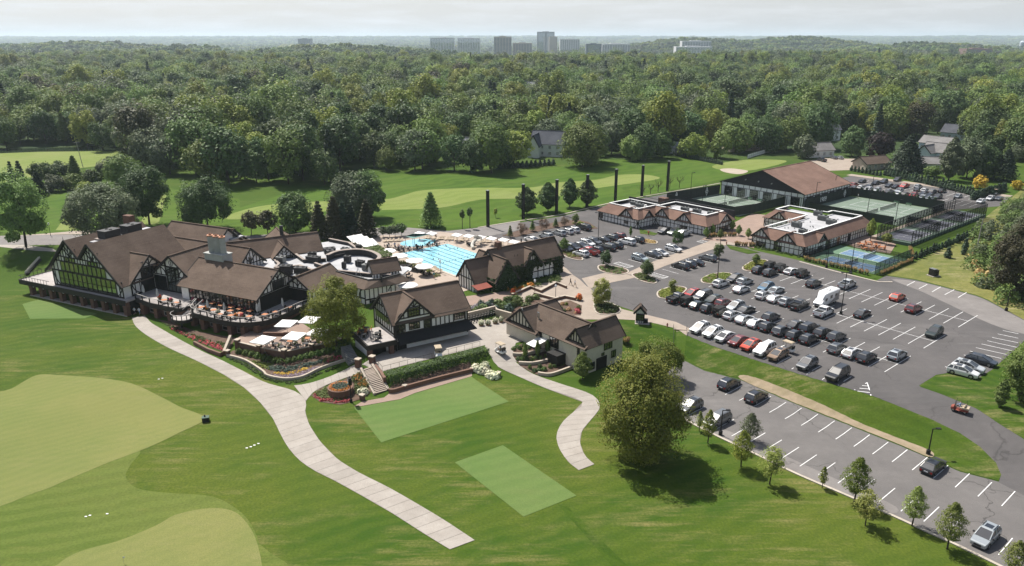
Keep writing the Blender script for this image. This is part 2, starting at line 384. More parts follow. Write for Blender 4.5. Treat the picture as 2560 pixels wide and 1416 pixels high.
# ================================================================== ground and paving
def lawn_mat(name, base, alt, dry, stripe_dir, stripe_w, stripe_amt, dry_amt=.6, fine=3.0):
 m, n, p, o = newmat(name)
 v = wpos(n); big = noise(n, v, .03,6,.62,.42,.60); col = mixc(n, big, base, alt)
 vr = wpos(n, (1,1,1),(0,0, R_(-stripe_dir)))
 sx = n.nodes.new('ShaderNodeSeparateXYZ'); n.links.new(vr, sx.inputs[0])
 nz2 = noise(n, v, .06,3,.5,0,1)
 ad = n.nodes.new('ShaderNodeMath'); ad.operation = 'MULTIPLY_ADD'; n.links.new(nz2, ad.inputs[0]); ad.inputs[1].default_value = stripe_w * 6; n.links.new(sx.outputs['Y'], ad.inputs[2])
 ml = n.nodes.new('ShaderNodeMath'); ml.operation = 'MULTIPLY'; n.links.new(ad.outputs[0], ml.inputs[0]); ml.inputs[1].default_value = math.pi / stripe_w
 sn = n.nodes.new('ShaderNodeMath'); sn.operation = 'SINE'; n.links.new(ml.outputs[0], sn.inputs[0])
 mr = n.nodes.new('ShaderNodeMapRange'); mr.inputs['From Min'].default_value = -.5; mr.inputs['From Max'].default_value = .5; mr.inputs['To Max'].default_value = stripe_amt
 n.links.new(sn.outputs[0], mr.inputs['Value']); col = mixc(n, mr.outputs['Result'], col, tuple(c * 1.35 for c in alt))
 # streaks of drier turf
 vs_ = wpos(n, (.12,1.0,1),(0,0, R_(-stripe_dir + 8))); d1 = noise(n, vs_, .7,7,.72,.46,.74)
 d2 = noise(n, v, .055,5,.65,.44,.60); mm = n.nodes.new('ShaderNodeMath'); mm.operation = 'MULTIPLY'; n.links.new(d1, mm.inputs[0]); n.links.new(d2, mm.inputs[1])
 m3 = n.nodes.new('ShaderNodeMath'); m3.operation = 'MULTIPLY'; n.links.new(mm.outputs[0], m3.inputs[0]); m3.inputs[1].default_value = dry_amt * 1.5; m3.use_clamp = True
 col = mixc(n, m3.outputs[0], col, dry)
 col = mixc(n, noise(n, v, fine, 4,.7,.25,.9), col, tuple(c * .62 for c in base))
 n.links.new(col, p.inputs['Base Color']); p.inputs['Roughness'].default_value = .95; p.inputs['Specular IOR Level'].default_value = .12
 bump(n, p, noise(n, v, 6,4,.7,0,1),.5,.06)
 return m
lawn_mat('lawn', (.040,.084,.008),(.095,.118,.016),(.215,.185,.070),28,1.3,.22,.95)
lawn_mat('bank', (.034,.074,.006),(.060,.094,.010),(.30,.24,.12),-49,1.2,.35,.75)
lawn_mat('fringe', (.085,.125,.022),(.12,.145,.034),(.18,.165,.05),20,1.4,.35,.6)
lawn_mat('green', (.150,.178,.052),(.205,.205,.070),(.25,.225,.098),40,.8,.12,.5,8)
lawn_mat('tee', (.100,.165,.044),(.140,.185,.058),(.175,.185,.075),25,1.1,.15,.4,8)
lawn_mat('fairway', (.155,.205,.045),(.19,.225,.07),(.27,.25,.12),40,3.0,.25,.6,4)
lawn_mat('rough', (.048,.100,.009),(.072,.125,.014),(.15,.155,.045),42,3.2,.4,.5,4)
lawn_mat('scrub', (.12,.14,.035),(.20,.19,.06),(.40,.33,.20),41,1.5,.2,1.0,2)
mat('asphalt', (.108,.100,.098),(.085,.080,.079),.12,.88, fine=.8, b=8)
mat('asphalt_mid', (.150,.140,.134),(.122,.114,.110),.15,.88, fine=.8, b=8); mat('asphalt_old', (.21,.195,.185),(.165,.152,.145),.2,.9, fine=1.1, b=8)
mat('concrete', (.340,.310,.275),(.295,.265,.232),.35,.85, fine=1.5, b=5)
mat('concrete_joint', (.20,.175,.15),(.17,.15,.125),1,.9)
mat('tan_concrete', (.33,.275,.225),(.28,.232,.19),.3,.85, fine=1.6, b=5)
mat('pool_deck', (.37,.30,.245),(.32,.26,.21),.4,.8, fine=2)
mat('kerb_concrete', (.43,.38,.32),(.36,.32,.27),1,.85)
mat('line_paint', (.78,.78,.77),(.62,.62,.61),.8,.7, fine=2.5)
mat('mulch', (.075,.045,.032),(.12,.08,.058),1.5,.95, fine=6, b=9)
mat('dirt', (.30,.235,.165),(.22,.18,.11),.4,.95, fine=2)
mat('sand', (.36,.31,.25),(.32,.27,.21),.5,.95)
mat('water', (.02,.035,.02),(.03,.04,.02),.2,.12)
def cracks(name, amt=.55):
 n = MATS[name].node_tree; p = [q for q in n.nodes if q.type == 'BSDF_PRINCIPLED'][0]; src = p.inputs['Base Color'].links[0].from_socket
 v = wpos(n); nz_ = n.nodes.new('ShaderNodeTexNoise'); nz_.inputs['Scale'].default_value = .35; nz_.inputs['Detail'].default_value = 5; n.links.new(v, nz_.inputs['Vector'])
 ad = n.nodes.new('ShaderNodeVectorMath'); ad.operation = 'MULTIPLY_ADD'; n.links.new(nz_.outputs['Color'], ad.inputs[0]); ad.inputs[1].default_value = (5,5,0); n.links.new(v, ad.inputs[2])
 vo = n.nodes.new('ShaderNodeTexVoronoi'); vo.feature = 'DISTANCE_TO_EDGE'; vo.inputs['Scale'].default_value = .075; n.links.new(ad.outputs[0], vo.inputs['Vector'])
 r = n.nodes.new('ShaderNodeMapRange'); r.inputs['From Min'].default_value = 0; r.inputs['From Max'].default_value = .010; r.inputs['To Min'].default_value = amt; r.inputs['To Max'].default_value = 0; n.links.new(vo.outputs['Distance'], r.inputs['Value'])
 k = n.nodes.new('ShaderNodeMath'); k.operation = 'MULTIPLY'; n.links.new(r.outputs[0], k.inputs[0]); n.links.new(noise(n, v, .06,2,.5,.42,.55), k.inputs[1]); col = mixc(n, k.outputs[0], src, (.03,.028,.027))
 vs2 = wpos(n, (.25,1,1),(0,0, R_(49.5))); l = n.nodes.new('ShaderNodeMath'); l.operation = 'MULTIPLY'; n.links.new(noise(n, vs2,.14,6,.7,.55,.85), l.inputs[0]); l.inputs[1].default_value = .45; col = mixc(n, l.outputs[0], col, (.26,.245,.235))
 n.links.new(col, p.inputs['Base Color'])
cracks('asphalt'); cracks('asphalt_mid', .7); cracks('asphalt_old', .4)
def pavers(name, c1, c2, sc):
 m, n, p, o = newmat(name); v = wpos(n, (1,1,1),(0,0, R_(49.5)))
 b = n.nodes.new('ShaderNodeTexBrick'); n.links.new(v, b.inputs['Vector']); b.inputs['Scale'].default_value = sc; b.inputs['Color1'].default_value = c4(c1); b.inputs['Color2'].default_value = c4(c2)
 b.inputs['Mortar'].default_value = c4(tuple(x * .6 for x in c1)); b.inputs['Mortar Size'].default_value = .03
 col = mixc(n, noise(n, v, .4,4,.6,.3,.8), b.outputs['Color'], tuple(x * .75 for x in c2)); n.links.new(col, p.inputs['Base Color']); p.inputs['Roughness'].default_value = .85
def per_piece(name, lo, hi):
 n = MATS[name].node_tree; p = [q for q in n.nodes if q.type == 'BSDF_PRINCIPLED'][0]; src = p.inputs['Base Color'].links[0].from_socket; oi = n.nodes.new('ShaderNodeObjectInfo'); r = n.nodes.new('ShaderNodeMapRange'); r.inputs['To Min'].default_value = lo; r.inputs['To Max'].default_value = hi; n.links.new(oi.outputs['Random'], r.inputs['Value'])
 hs = n.nodes.new('ShaderNodeHueSaturation'); n.links.new(src, hs.inputs['Color']); n.links.new(r.outputs[0], hs.inputs['Value']); v = wpos(n); k = n.nodes.new('ShaderNodeMath'); k.operation = 'MULTIPLY'; n.links.new(noise(n, v, .22,6,.7,.52,.8), k.inputs[0]); k.inputs[1].default_value = .45; n.links.new(mixc(n, k.outputs[0], hs.outputs[0], (.20,.175,.15)), p.inputs['Base Color'])
per_piece('concrete', .90,1.07)
pavers('brick_pavers', (.33,.235,.185),(.27,.19,.15),4)
pavers('brick_wall_red', (.20,.105,.07),(.145,.08,.055),5)

# base land: one sheet to the horizon; turf near, woodland floor beyond
def land_mat():
 m, n, p, o = newmat('land'); v = wpos(n)
 src = MATS['rough'].node_tree
 sx = n.nodes.new('ShaderNodeSeparateXYZ'); n.links.new(v, sx.inputs[0])
 near = mixc(n, noise(n, v, .04,5,.6,.38,.64),(.042,.085,.008),(.072,.112,.014))
 vs_ = wpos(n, (.15,.8,1),(0,0, R_(-30))); near = mixc(n, noise(n, vs_, .5,6,.7,.55,.85), near, (.19,.19,.065))
 near = mixc(n, noise(n, v, 3,4,.7,.25,.9), near, (.028,.058,.008))
 woods = mixc(n, noise(n, v, .03,6,.7,.4,.6),(.022,.04,.014),(.05,.075,.025))
 woods = mixc(n, noise(n, v, .005,6,.7,.62,.8), woods, (.2,.2,.17))
 mr = n.nodes.new('ShaderNodeMapRange'); mr.inputs['From Min'].default_value = 330; mr.inputs['From Max'].default_value = 380; n.links.new(sx.outputs['Y'], mr.inputs['Value'])
 col = mixc(n, mr.outputs['Result'], near, woods); n.links.new(col, p.inputs['Base Color']); p.inputs['Roughness'].default_value = .95; p.inputs['Specular IOR Level'].default_value = .1
land_mat()
nx, ny = len(XS), len(YS); gv = np.stack([GX.ravel(), GY.ravel(), GZ.ravel()], 1)
ii, jj = np.meshgrid(np.arange(nx - 1), np.arange(ny - 1)); a_ = (jj * nx + ii).ravel()
tris = np.concatenate([np.stack([a_, a_ + 1, a_ + nx + 1], 1), np.stack([a_, a_ + nx + 1, a_ + nx], 1)])
me = bpy.data.meshes.new('ground'); me.vertices.add(len(gv)); me.vertices.foreach_set('co', gv.ravel()); me.loops.add(len(tris) * 3); me.loops.foreach_set('vertex_index', tris.ravel())
me.polygons.add(len(tris)); me.polygons.foreach_set('loop_start', np.arange(0, len(tris) * 3,3)); me.polygons.foreach_set('loop_total', np.full(len(tris),3)); me.update(); me.validate()
me.polygons.foreach_set('use_smooth', [True] * len(tris)); me.materials.append(MATS['land'])
ground = data_obj('ground', me); ground['kind'] = 'structure'

def sheet(name, px, m, off, smooth=0, **kw):
 P = smooth_line(px, smooth, True) if smooth else px
 o = drape(name, Gs(P), m, off, kind='structure', **kw); return o
sheet('lawn', [(-500,760),(60,738),(330,795),(420,852),(560,905),(700,965),(790,960),(880,1012),(960,1000),(1175,945),(1250,950),(1340,967),(1490,1010),(1620,985),(1690,1035),(1800,1093),(1900,1140),(2000,1188),(2150,1252),(2300,1320),(2440,1385),(2600,1470),(2500,1600),(-900,1600)], 'lawn', .012)
sheet('grass_bank', [(1716,842),(1800,874),(1900,907),(2000,939),(2100,969),(2165,987),(2250,1018),(2330,1050),(2400,1084),(2450,1118),(2490,1158),(2503,1188),(2496,1203),(2400,1178),(2320,1142),(2250,1112),(2150,1072),(2050,1032),(1950,992),(1850,947),(1760,924),(1710,899)], 'bank', .05)
sheet('worn_verge', [(1850,948),(1870,940),(1950,968),(2050,1010),(2150,1058),(2250,1098),(2320,1125),(2335,1138),(2320,1143),(2250,1113),(2150,1073),(2050,1033),(1950,993)], 'dirt', .065,4)
sheet('bank_lawn', [(1545,800),(1600,803),(1640,810),(1690,822),(1690,895),(1650,915),(1560,905),(1540,860)], 'bank', .05)
sheet('corner_lawn', [(2300,968),(2340,942),(2372,936),(2440,952),(2485,925),(2560,862),(2700,800),(2760,1100),(2700,1165),(2570,1105),(2500,1062),(2440,1022),(2350,985)], 'bank', .05)
sheet('scrub_ground', [(2215,688),(2290,699),(2350,714),(2440,738),(2470,750),(2560,800),(2680,840),(2800,520),(2560,470),(2480,530),(2400,600),(2300,650)], 'scrub', .03)
# asphalt: one lot in two levels joined by the curving drive
LOT = [(1195,584),(1300,557),(1400,542),(1480,522),(1560,504),(1640,490),(1750,470),(1830,600),(1880,625),(2000,652),(2190,703),(2215,690),(2290,701),(2350,716),(2440,740),(2470,752),(2560,800),(2660,842),(2640,858),(2560,853),(2545,868),(2480,925),(2440,950),(2370,933),(2340,938),(2297,965),(2350,985),(2440,1022),(2500,1062),(2570,1105),(2700,1165),(2800,1420),(2560,1445),(2440,1385),(2300,1320),(2150,1252),(2000,1188),(1900,1140),(1800,1093),(1740,1063),(1690,1035),(1650,1010),(1620,985),(1640,950),(1690,908),(1712,903),(1760,927),(1850,950),(1950,995),(2050,1035),(2150,1075),(2250,1115),(2320,1145),(2400,1180),(2497,1205),(2502,1190),(2490,1160),(2450,1120),(2400,1085),(2330,1052),(2250,1018),(2165,985),(2100,967),(2000,937),(1900,905),(1800,872),(1715,838),(1690,812),(1560,770),(1480,740),(1425,705),(1400,660),(1330,615),(1260,604)]
lot = sheet('parking_lot', LOT, 'asphalt', .03)
sheet('lower_parking', [(2495,1206),(2400,1181),(2320,1146),(2250,1116),(2150,1076),(2050,1036),(1950,996),(1850,951),(1760,928),(1712,904),(1690,909),(1640,951),(1620,985),(1650,1010),(1690,1034),(1740,1062),(1800,1092),(1900,1139),(2000,1187),(2150,1251),(2300,1319),(2440,1384),(2560,1444),(2700,1400),(2600,1260)], 'asphalt_mid', .036)
sheet('faded_asphalt', [(2230,700),(2290,704),(2350,718),(2440,742),(2470,754),(2560,802),(2660,845),(2560,836),(2480,812),(2400,775),(2300,728)], 'asphalt_old', .045,3)
sheet('worn_lot_edge', [(1712,1030),(1760,1052),(1900,1112),(2060,1185),(2150,1225),(2240,1268),(2230,1284),(2150,1250),(2000,1186),(1900,1138),(1800,1091),(1720,1055)], 'asphalt_old', .045,3)
sheet('back_road', [(-300,597),(110,588),(300,586),(620,590),(900,572),(1000,568),(1120,578),(1195,570),(1300,553),(1300,575),(1180,600),(1000,590),(620,606),(300,612),(150,613),(-300,618)], 'asphalt_old', .04)
sheet('footpath', [(-200,613),(60,613),(130,622),(145,630),(90,628),(0,618),(-200,622)], 'concrete', .05)
sheet('verge', [(-200,600),(0,592),(110,585),(190,578),(300,575),(300,584),(110,588),(-200,598)], 'tan_concrete', .05)
# golf turf
gr1 = sheet('putting_green', [(-60,1020),(30,972),(92,939),(150,939),(250,946),(330,960),(400,992),(450,1018),(512,1047),(450,1082),(370,1120),(270,1158),(170,1200),(90,1232),(-60,1262)], 'green', .05,5)
sheet('green_apron', [(-300,1250),(-60,1262),(90,1232),(170,1200),(270,1158),(350,1128),(325,1165),(315,1195),(345,1222),(420,1233),(520,1240),(575,1262),(620,1300),(648,1360),(662,1450),(-300,1450)], 'fringe', .03,4)
sheet('putting_green', [(100,1460),(145,1412),(200,1380),(300,1352),(390,1315),(440,1288),(520,1272),(580,1278),(614,1305),(640,1350),(656,1420),(662,1500),(400,1530)], 'green', .06,5)
sheet('tee_turf', [(885,1020),(905,1017),(960,1007),(1000,1000),(1036,985),(1100,966),(1178,942),(1272,1005),(953,1107)], 'tee', .05)
sheet('tee_turf', [(1137,1157),(1257,1114),(1441,1240),(1309,1293)], 'tee', .05)
sheet('tee_turf', [(56,761),(95,750),(243,785),(211,797),(75,798)], 'tee', .05)
sheet('mown_strip', [(1395,1262),(1420,1268),(1570,1416),(1530,1416)], 'bank', .025)
sheet('range_rough', [(600,600),(600,520),(720,480),(830,462),(1000,430),(1180,442),(1280,428),(1400,418),(1500,402),(1650,396),(1760,398),(1830,415),(1880,428),(1800,450),(1640,486),(1480,519),(1300,552),(1180,570),(960,575)], 'rough', .02)
sheet('range_fairway', [(560,545),(640,518),(760,506),(950,500),(1010,488),(1060,476),(1200,470),(1320,470),(1400,456),(1490,450),(1545,438),(1610,437),(1650,446),(1600,456),(1500,470),(1430,483),(1390,492),(1300,497),(1200,500),(1100,520),(950,526),(800,530),(620,548)], 'fairway', .04,4)
sheet('range_rough', [(-100,570),(60,500),(180,470),(420,470),(600,500),(600,600),(300,584),(60,588)], 'rough', .02)
sheet('tee_turf', [(139,576),(190,578),(200,523),(178,526)], 'fairway', .04)
sheet('tee_turf', [(350,562),(396,562),(417,487),(380,490)], 'fairway', .04)
sheet('fairway', [(-150,400),(100,379),(285,377),(292,395),(270,412),(150,428),(0,460),(-150,480)], 'fairway', .04,3)
sheet('practice_green', [(1780,416),(1850,401),(1940,400),(1965,406),(1890,425),(1820,428)], 'fairway', .05,4)
sheet('bunker', [(1800,424),(1830,422),(1870,428),(1850,436),(1815,432)], 'sand', .06,4)
sheet('pond', [(-200,372),(60,372),(260,366),(330,372),(300,378),(100,380),(-200,392)], 'water', .05)

# plazas and paths of concrete
sheet('plaza', [(1400,662),(1416,672),(1432,688),(1450,700),(1466,716),(1477,722),(1500,755),(1560,775),(1625,790),(1690,806),(1724,822),(1716,840),(1690,822),(1640,810),(1600,802),(1545,799),(1500,800),(1440,800),(1420,790),(1350,760),(1290,764),(1165,764),(1165,742),(1270,728),(1340,712),(1400,700)], 'tan_concrete', .06)
sheet('crossing', [(1454,697),(1528,679),(1578,690),(1600,684),(1612,690),(1530,707),(1474,722)], 'tan_concrete', .06)
sheet('walkway', [(1560,687),(1600,668),(1650,648),(1700,631),(1760,609),(1800,592),(1852,580),(1880,590),(1880,620),(1820,612),(1770,628),(1715,647),(1660,667),(1610,689)], 'tan_concrete', .07)
sheet('brick_plaza', [tuple(p) for p in ((1752,600),(1800,580),(1830,560),(1880,535),(1930,540),(1905,575),(1885,600),(1885,622),(1825,606),(1790,604))], 'brick_pavers', .085)
sheet('brick_walk', [(1165,765),(1165,742),(1270,728),(1300,735),(1290,764)], 'brick_pavers', .085)
sheet('cart_court', [(905,912),(950,932),(1080,897),(1212,864),(1245,905),(1300,905),(1283,880),(1290,858),(1330,848),(1330,800),(1180,800),(1060,840),(960,880)], 'concrete', .06)
sheet('pool_deck', [(855,612),(960,588),(1040,592),(1100,580),(1200,592),(1345,608),(1340,640),(1210,665),(1190,720),(1120,742),(1000,735),(955,715),(940,665),(880,630)], 'pool_deck', .06)
sheet('brick_patio', [(885,1017),(905,1005),(960,995),(985,975),(1060,955),(1180,930),(1180,941),(1100,965),(1036,984),(1000,999),(960,1006),(905,1016)], 'brick_pavers', .055)
sheet('pool_patio', [(2090,600),(2160,588),(2215,600),(2240,612),(2225,635),(2140,620)], 'brick_pavers', .06)

def slab_path(name, left, right, n, m='concrete'):
 base = drape(name, Gs(left + right[::-1]), 'concrete_joint', .035, kind='structure')
 L = resample([tuple(G(*p)[:2]) for p in smooth_line(left, 4)], n + 1); Rr = resample([tuple(G(*p)[:2]) for p in smooth_line(right, 4)], n + 1)
 for i in range(n):
  a, b, c, d = (Vector(q) for q in (L[i], L[i + 1], Rr[i + 1], Rr[i])); t = .012
  mid = ((a + d) / 2 + (b + c) / 2) / 2; e = ((b + c) / 2 - (a + d) / 2); L_ = e.length; e.normalize(); g = e * min(.022, L_ * .1)
  k = 6; pts = [a + g + (d - a) * j / k for j in range(k + 1)] + [c - g + (b - c) * j / k for j in range(k + 1)]
  vs = [(p.x, p.y, h(p.x, p.y) + .075 + rng.uniform(-.003,.003)) for p in pts]
  fs = [(j, 2 * k + 1 - j, 2 * k - j, j + 1) for j in range(k)]
  fs = [f[::-1] for f in fs]
  mesh_obj('slab', vs, fs, m, base)
 return base
slab_path('cart_path', [(330,795),(338,815),(365,838),(420,870),(500,907),(560,938),(610,970),(650,1007),(682,1047),(703,1090),(722,1122),(750,1153),(790,1180),(835,1202),(900,1238),(980,1284),(1050,1329),(1100,1360),(1125,1375)],
          [(362,790),(378,808),(405,824),(450,850),(505,879),(555,902),(610,930),(665,958),(735,978),(765,1003),(763,1030),(773,1062),(800,1104),(845,1150),(900,1184),(970,1219),(1040,1259),(1110,1301),(1187,1352)], 54)
slab_path('cart_path', [(735,965),(770,960),(815,946),(855,929),(893,910)], [(765,1003),(785,980),(820,962),(865,945),(912,932)], 9)
slab_path('cart_path', [(1212,866),(1228,893),(1245,918),(1300,944),(1370,974),(1457,1006),(1432,1032),(1405,1058),(1391,1090),(1398,1122),(1420,1155),(1447,1177)],
          [(1290,868),(1280,884),(1288,905),(1330,935),(1400,960),(1480,988),(1500,1018),(1478,1050),(1455,1078),(1450,1108),(1462,1140),(1486,1162)], 26)

# ------------------------------------------------------------------ painted lines
def pline(p, q, w_=.11, par=lot, off=.055):
 p = Vector(p[:2]); q = Vector(q[:2]); L = (q - p).length; n = max(1, int(L / 2)); e = (q - p).normalized(); s = Vector((-e.y, e.x)) * w_ / 2
 vs = []; fs = []
 for i in range(n + 1):
  c = p + (q - p) * i / n
  for k in (c - s, c + s): vs.append((k.x, k.y, h(k.x, k.y) + off))
 fs = [(2 * i, 2 * i + 2,2 * i + 3,2 * i + 1) for i in range(n)]
 return mesh_obj('parking_line', vs, fs, 'line_paint', par)
AK = lambda k: -46.6 - 2.72 * k
for b0, b1, k0, k1 in ((153.6,163.5,0,17),(137.6,147.3,0,17),(122.0,132.2,0,17)):
 for k in range(k0, k1 + 1): pline(ab(AK(k), b0), ab(AK(k), b1))
 pline(ab(AK(0),(b0 + b1) / 2), ab(AK(k1 - 1),(b0 + b1) / 2))
for k in range(1,13): pline(ab(AK(k),111.5), ab(AK(k),116))
for k in range(-13,4): pline(ab(-54.0 - 2.715 * k, 99.4), ab(-54.0 - 2.715 * k, 104.3))
for k in range(-13,4): pline(ab(-53.6 - 2.715 * k, 88.6), ab(-53.6 - 2.715 * k, 93.2))
z8 = lambda x, y: (2000 + x / 3.934,680 + y / 3.934)
for l in ((1130,95,1050,137),(1250,125,1170,168),(1383,150,1297,200),(1517,177,1423,227),(1637,205,1555,255),(1945,613,2145,655),(1890,648,2145,700),(1840,680,2130,745),(1785,712,2080,778),(1730,748,2030,815),(1670,782,1978,855),(1610,820,1920,895),(1555,858,1865,935),(1425,935,1600,975),(1995,580,2150,612),(660,1092,535,1165),(660,1092,697,1220),(610,1121,668,1126),(585,1148,676,1155),(565,1176,686,1190)):
 pline(G(*z8(l[0], l[1])), G(*z8(l[2], l[3])),.14)
for a0, a1, bs in ((-150.8,-145.8, range(0,9)),(-137.8,-133.0, range(0,9)),(-131.9,-126.9, range(0,9))):
 for k in bs: pline(ab(a0,132.5 + 2.72 * k), ab(a1,132.5 + 2.72 * k))
for k in range(0,7): pline(ab(-119.2,140.6 + 2.72 * k), ab(-114.4,140.6 + 2.72 * k))
for k in range(0,7): pline(ab(-108.2,140.4 + 2.72 * k), ab(-103.4,140.4 + 2.72 * k))
def hatch(a0, a1, b0, b1, n=5):
 for p, q in (((a0, b0),(a0, b1)),((a1, b0),(a1, b1)),((a0, b0),(a1, b0)),((a0, b1),(a1, b1))): pline(ab(*p), ab(*q),.14)
 for i in range(n): t = a0 + (a1 - a0) * (i + .3) / n; pline(ab(t, b0), ab(t + (a1 - a0) / n * .55, b1),.14)
hatch(-119.2,-114.4,135.0,137.0); hatch(-108.2,-103.4,134.6,136.6); hatch(-118.6,-113.8,168.2,170.4)
# back lot behind the hall
blot = drape('back_parking_lot', [ab(-141,268), ab(-141,302), ab(-84,302), ab(-80,285), ab(-89,264)], 'asphalt', .03, kind='structure')
for b0, b1 in ((273.5,283.0),(287,296.5)):
 for k in range(19): pline(ab(-131 + 2.45 * k, b0), ab(-131 + 2.45 * k, b1),.12, blot)
drape('cart_drive', [ab(-143,302), ab(-143,306.5), ab(-84,306.5), ab(-84,302)], 'tan_concrete', .05, kind='structure')
drape('cul_de_sac', Gs([(2010,405),(2060,396),(2160,398),(2190,412),(2150,425),(2060,428),(2020,420)]), 'tan_concrete', .05, kind='structure')
# kerbs
def kerb(px, w_=.28, hh=.14, m='kerb_concrete', closed=False): return strip_along('kerb', [tuple(G(*p)[:2]) for p in smooth_line(px, 3, closed)], w_, m, -.2, hh, closed=closed, kind='structure')
kerb([(1690,1037),(1740,1065),(1800,1095),(1900,1142),(2000,1190),(2150,1254),(2300,1322),(2440,1387),(2560,1447)], .4)
kerb([(1195,570),(1300,553),(1400,538),(1480,519),(1560,501),(1640,487),(1750,468),(1800,459)], .5)
strip_along('kerb', [ab(-90,171.6), ab(-80,170.4), ab(-69.5,170.2), ab(-67.5,172.5)], .5, 'kerb_concrete', -.2,.14, kind='structure')
# ================================================================== trees
def leaf_mat(name, c, c2=None, trans=.25):
 m, n, p, o = newmat(name); c2 = c2 or (c[0] * 1.7, c[1] * 1.5, c[2] * 1.3)
 at_ = n.nodes.new('ShaderNodeAttribute'); at_.attribute_name = 'var'
 oi = n.nodes.new('ShaderNodeObjectInfo')
 col = mixc(n, at_.outputs['Fac'], c, c2)
 hs = n.nodes.new('ShaderNodeHueSaturation'); n.links.new(col, hs.inputs['Color'])
 r1 = n.nodes.new('ShaderNodeMapRange'); r1.inputs['To Min'].default_value = .475; r1.inputs['To Max'].default_value = .515; n.links.new(oi.outputs['Random'], r1.inputs['Value']); n.links.new(r1.outputs[0], hs.inputs['Hue'])
 ml = n.nodes.new('ShaderNodeMath'); ml.operation = 'MULTIPLY'; ml.inputs[1].default_value = 7.31; n.links.new(oi.outputs['Random'], ml.inputs[0])
 fr = n.nodes.new('ShaderNodeMath'); fr.operation = 'FRACT'; n.links.new(ml.outputs[0], fr.inputs[0])
 r2 = n.nodes.new('ShaderNodeMapRange'); r2.inputs['To Min'].default_value = .72; r2.inputs['To Max'].default_value = 1.3; n.links.new(fr.outputs[0], r2.inputs['Value']); n.links.new(r2.outputs[0], hs.inputs['Value'])
 n.links.new(hs.outputs[0], p.inputs['Base Color']); p.inputs['Roughness'].default_value = .62; p.inputs['Specular IOR Level'].default_value = .25
 tr = n.nodes.new('ShaderNodeBsdfTranslucent'); n.links.new(hs.outputs[0], tr.inputs['Color']); mx_ = n.nodes.new('ShaderNodeMixShader'); mx_.inputs[0].default_value = trans
 n.links.new(p.outputs[0], mx_.inputs[1]); n.links.new(tr.outputs[0], mx_.inputs[2]); n.links.new(mx_.outputs[0], o.inputs['Surface'])
 return m
leaf_mat('leaf_dark', (.062,.112,.036),(.12,.175,.058)); leaf_mat('leaf_mid', (.105,.172,.040),(.19,.255,.065)); leaf_mat('leaf_light', (.16,.21,.036),(.27,.31,.06))
leaf_mat('leaf_grey', (.090,.120,.060),(.15,.18,.10)); leaf_mat('leaf_bronze', (.070,.075,.034),(.115,.11,.05)); leaf_mat('leaf_conifer', (.030,.060,.032),(.052,.085,.04),.1)
leaf_mat('leaf_yellow', (.42,.33,.035),(.60,.48,.07)); leaf_mat('leaf_maple', (.085,.120,.020),(.190,.190,.032)); leaf_mat('leaf_maple_green', (.13,.18,.022),(.26,.28,.045))
leaf_mat('leaf_young', (.19,.24,.055),(.31,.34,.10),.4); leaf_mat('leaf_purple', (.030,.022,.022),(.065,.042,.036)); leaf_mat('leaf_brown', (.14,.095,.065),(.20,.14,.10),.1)
mat('bark', (.075,.058,.045),(.045,.036,.028),3,.95)
def leaf_mesh(name, P, D, size, m, seed, up=.35, fold=True):
 """leaf sprays: one bent card per point, facing roughly along D"""
 r = np.random.default_rng(seed); n = len(P)
 nrm = D + r.normal(0,.48,(n, 3)); nrm[:, 2] += up; nrm /= np.linalg.norm(nrm, axis=1)[:, None] + 1e-9
 t = np.cross(nrm, r.normal(0,1,(n, 3))); t /= np.linalg.norm(t, axis=1)[:, None] + 1e-9; b = np.cross(nrm, t)
 s = (size * r.uniform(.55,1.25, n))[:, None]
 c0 = P - t * s; c1 = P + b * s * .62 + nrm * s * .18; c2 = P + t * s; c3 = P - b * s * .62 + nrm * s * .18
 V = np.stack([c0, c1, c2, c3], 1).reshape(-1,3)
 me = bpy.data.meshes.new(name); me.vertices.add(4 * n); me.vertices.foreach_set('co', V.ravel()); me.loops.add(4 * n); me.loops.foreach_set('vertex_index', np.arange(4 * n, dtype=np.int32))
 me.polygons.add(n); me.polygons.foreach_set('loop_start', np.arange(0,4 * n, 4)); me.polygons.foreach_set('loop_total', np.full(n, 4)); me.update()
 a = me.attributes.new('var', 'FLOAT', 'FACE'); a.data.foreach_set('value', np.clip(r.beta(1.6,2.6, n) + 0 * s[:, 0], 0,1).astype(np.float32))
 me.materials.append(MATS[m]); return me
def sph(r, n):
 v = r.normal(0,1,(n, 3)); return v / np.linalg.norm(v, axis=1)[:, None]
